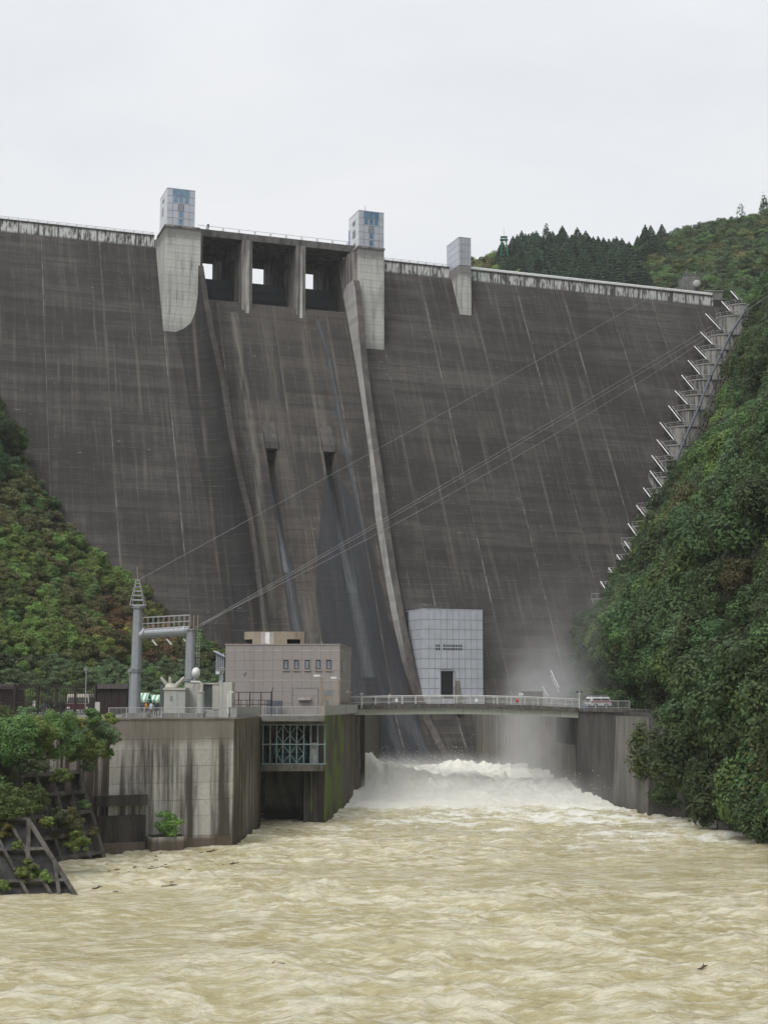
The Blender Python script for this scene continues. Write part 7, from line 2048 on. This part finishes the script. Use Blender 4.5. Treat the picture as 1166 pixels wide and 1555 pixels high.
# ------------------------------------------------------------------ the jet and the spray
def jet():
    rows = []; n = 26; m = 22
    for i in range(n):
        t = i / (n - 1)
        c = np.array([-3.9 + 8.5 * t, 234 - 2 * t, 4.6 - .5 * t - 1.2 * t * t])
        r = .35 + .75 * t ** .8
        ring = []
        for k in range(m + 1):
            w = 2 * math.pi * k / m
            nz_ = 1 + .32 * float(fbm(np.array([6 * t + math.cos(w) * 1.3]), np.array([math.sin(w) * 1.3 + 9 * t]), 31, 4)[0]) * (.3 + 1.6 * t)
            ring.append(c + r * nz_ * np.array([.25 * math.sin(w), math.cos(w), math.sin(w) * .95]))
        rows.append(ring)
    t = NT('white_water'); n1 = t.noise(2.2, (1, 1, 1.6), 6, .65)
    mat = t.pbr(t.mix(t.mr(n1, .3, .7), (0.86, 0.85, 0.78), (0.96, 0.96, 0.95)), .7, 0, t.bump(n1, .9, .4), .3, **{'Subsurface Weight': 1.0, 'Subsurface Radius': (1.2, 1.2, 1.1), 'Subsurface Scale': 1.0})
    o = grid_mesh('water_jet', np.array(rows), mat)
    tag(o, 'white jet of water bursting from the left basin wall under the bridge', 'water jet', kind='thing')
    # torn crests and droplets thrown up over the boil
    rng = np.random.default_rng(12); N = 20000
    x = rng.uniform(-3, 32, N); y = rng.uniform(205, 285, N)
    k = (x > np.interp(y, [200, 311], [-4.2, -.9])) & (x < np.interp(y, [200, 221, 311], [32, 29, 20.8])); x = x[k]; y = y[k]
    h = (2.0 + 2.0 * fbm(x / 6.5, y / 6.5, 91, 5)) * sstep(200, 235, y) * (1 - .75 * sstep(262, 306, y)) + .3
    z = h + rng.exponential(.30, len(x)) * (1 + 2.2 * (vnoise(x / 2.5, y / 2.5, 3) > .62)) - .2
    P = np.stack([x, y, z], 1)
    t_ = rng.uniform(0, 1, 5000); a_ = rng.uniform(0, 6.28, 5000); r_ = (.4 + 1.6 * t_ ** .8) * (1 + rng.exponential(.35, 5000))
    J_ = np.stack([-3.9 + 14.5 * t_, 234 - 3 * t_ + np.cos(a_) * r_, 4.6 - .6 * t_ - 2.6 * t_ ** 2 + np.sin(a_) * r_ * .95], 1)
    P = np.concatenate([P, J_[J_[:, 2] > .2]])
    V, Fq = leaf_quads(P, rng.normal(size=P.shape), .13, rng, .8)
    m2 = NT('spray_drops'); mm = m2.pbr((.9, .9, .87), .6)
    o = bpy.data.objects.new('spray_drops', np_mesh('spray_drops', V, Fq, mm)); COL.objects.link(o)
    tag(o, 'flecks of white spray thrown up above the boiling basin', 'spray', kind='stuff')
jet()

def mist():
    t = NT('spray_mist')
    P = t.pos(); x, y, z = t.xyz(P)
    n = t.noise(.11, (1, 1, .8), 4, .6, dist=.8); n2 = t.noise(.4, (1, 1, 1), 3, .6)
    f = t.math('ADD', t.math('MULTIPLY', n, .7), t.math('MULTIPLY', n2, .3))
    # two plumes: a low blanket on the water and a column drifting up by the right pier
    low = t.math('MULTIPLY', t.mr(z, .5, 5.0, 1, 0), t.mr(f, .34, .62))
    def blob(cx, cy, cz, rx, ry, rz):
        a = t.math('POWER', t.math('DIVIDE', t.math('SUBTRACT', x, cx), rx), 2.0); b = t.math('POWER', t.math('DIVIDE', t.math('SUBTRACT', y, cy), ry), 2.0); c = t.math('POWER', t.math('DIVIDE', t.math('SUBTRACT', z, cz), rz), 2.0)
        return t.mr(t.math('ADD', t.math('ADD', a, b), c), 1.0, 0.0, 0, 1)
    col = t.math('MULTIPLY', blob(28.0, 250, 5, 10.5, 28, 24), t.mr(f, .28, .72))
    far = t.math('MULTIPLY', blob(34, 275, 20, 20, 40, 26), t.mr(f, .36, .66))
    d = t.math('ADD', t.math('MULTIPLY', low, .05), t.math('ADD', t.math('MULTIPLY', col, .075), t.math('MULTIPLY', far, .006)))
    v = t.n('ShaderNodeVolumePrincipled'); v.inputs['Color'].default_value = (.995, .995, .995, 1); v.inputs['Anisotropy'].default_value = .2
    t.l(d, v.inputs['Density']); t.l(v.outputs[0], t.out.inputs[1])
    o = MB().box((-3.4, 203, .2), (50, 312, 46)).build('spray_mist', t.m)
    tag(o, 'thin white spray mist drifting up from the basin beside the right end of the bridge', 'mist', kind='stuff')
mist()

# ------------------------------------------------------------------ give look-alike plants labels that single each one out
def single_out():
    from collections import defaultdict
    bastions = [(float(proj(np.array([W(r[3], r[4], r[5])]))[1][0]), ORD[i]) for i, r in enumerate(RODS)]
    def where(u, v, nm):
        if nm.startswith('broadleaf') and v <= 960:
            side = 'at the picture edge' if u > 1110 else 'in mid slope' if u > 1010 else 'on the slope edge'
            return ('beside the lowest bastions ' if v > 860 else 'beside the lower-middle bastions ' if v > 740 else 'beside the upper-middle bastions ' if v > 600 else 'beside the topmost bastions ') + side
        if nm.startswith('broadleaf'):
            side = 'at the picture edge' if u > 1110 else 'in mid slope' if u > 1010 else 'on the slope edge'
            if v > 1150: return 'low over the water ' + side
            if v > 1062: return 'just below bridge level ' + side
            return 'just above bridge level ' + side
        if nm.startswith('hillside'):
            side = 'at the left picture edge' if u < 50 else 'left of the lamp post' if u < 130 else 'left of the gantry peak' if u < 200 else 'behind the gantry'
            h = 'low on left slope' if v > 970 else 'mid left slope' if v > 820 else 'high left slope'
            return f'{h}, {side}'
        if nm.startswith('cedar'):
            side = 'left of the hilltop' if u < 800 else 'under the hilltop' if u < 850 else 'right of the hilltop' if u < 910 else 'near the saddle'
            vr = np.interp(u, [a for a, _ in RIDGE], [b for _, b in RIDGE])
            return ('on the ridge ' if v < vr + 14 else 'just below the ridge ' if v < vr + 30 else 'low on the far hill ') + side
        side = 'left of the green tower' if u < 760 else 'on the round hill' if u < 900 else 'right of the round hill' if u < 985 else 'above the antenna house' if u < 1080 else 'at the right edge'
        return f'on the far hill {side}'
    G = defaultdict(list)
    for o in bpy.data.objects:
        if o.parent is None and o.get('category') in ('tree', 'shrub') and o.name.split('.')[0] in ('broadleaf_tree', 'hillside_shrub', 'cedar_tree', 'ridge_tree'):
            u, v = proj(np.array([tuple(o.location)])); u, v = float(u[0]), float(v[0])
            nm = o.name.split('.')[0]; lab = o['label'].split()
            sz = lab[0]; col = ' '.join(w for w in lab[1:lab.index({'broadleaf_tree': 'broadleaf', 'hillside_shrub': 'shrub', 'cedar_tree': 'cedar', 'ridge_tree': 'broadleaf'}[nm])])
            kind = {'broadleaf_tree': 'tree', 'hillside_shrub': 'shrub', 'cedar_tree': 'cedar', 'ridge_tree': 'tree'}[nm]
            G[f'{sz} {col} {kind} {where(u, v, nm)}'.strip()].append((u, v, o))
    NUM = ['', 'second', 'third', 'fourth', 'fifth', 'sixth', 'seventh', 'eighth', 'ninth', 'tenth', 'eleventh', 'twelfth', 'thirteenth', 'fourteenth', 'fifteenth', 'sixteenth', 'seventeenth', 'eighteenth', 'nineteenth', 'twentieth'] + ['twenty-' + w for w in ('first', 'second', 'third', 'fourth', 'fifth', 'sixth', 'seventh', 'eighth', 'ninth')] + ['thirtieth'] + ['thirty-' + w for w in ('first', 'second', 'third', 'fourth', 'fifth', 'sixth', 'seventh', 'eighth', 'ninth')] + ['fortieth'] * 40
    NUM[1:] = NUM[1:]
    for lab, L_ in G.items():
        L_.sort(key=lambda a: a[0]); n = len(L_)
        for k, (u, v, o) in enumerate(L_):
            if n == 1: o['label'] = lab
            elif k == 0: o['label'] = lab + ', leftmost'
            elif k == n - 1: o['label'] = lab + ', rightmost'
            elif k < 40: o['label'] = lab + f', {NUM[k]} from left'
            elif n - k <= 40: o['label'] = lab + f', {NUM[n - 1 - k]} from right'
            else: o['label'] = lab + ', in the middle of its row'
single_out()

def air():
    t = NT('valley_air')
    v = t.n('ShaderNodeVolumePrincipled'); v.inputs['Color'].default_value = (.93, .95, .98, 1); v.inputs['Density'].default_value = 0.00010; v.inputs['Anisotropy'].default_value = .1
    t.l(v.outputs[0], t.out.inputs[1])
    o = MB().box((-2510, -2510, -7.6), (2510, 4010, 340)).build('haze', t.m)
    tag(o, 'thin pale haze filling the valley', 'haze', kind='stuff')
air()
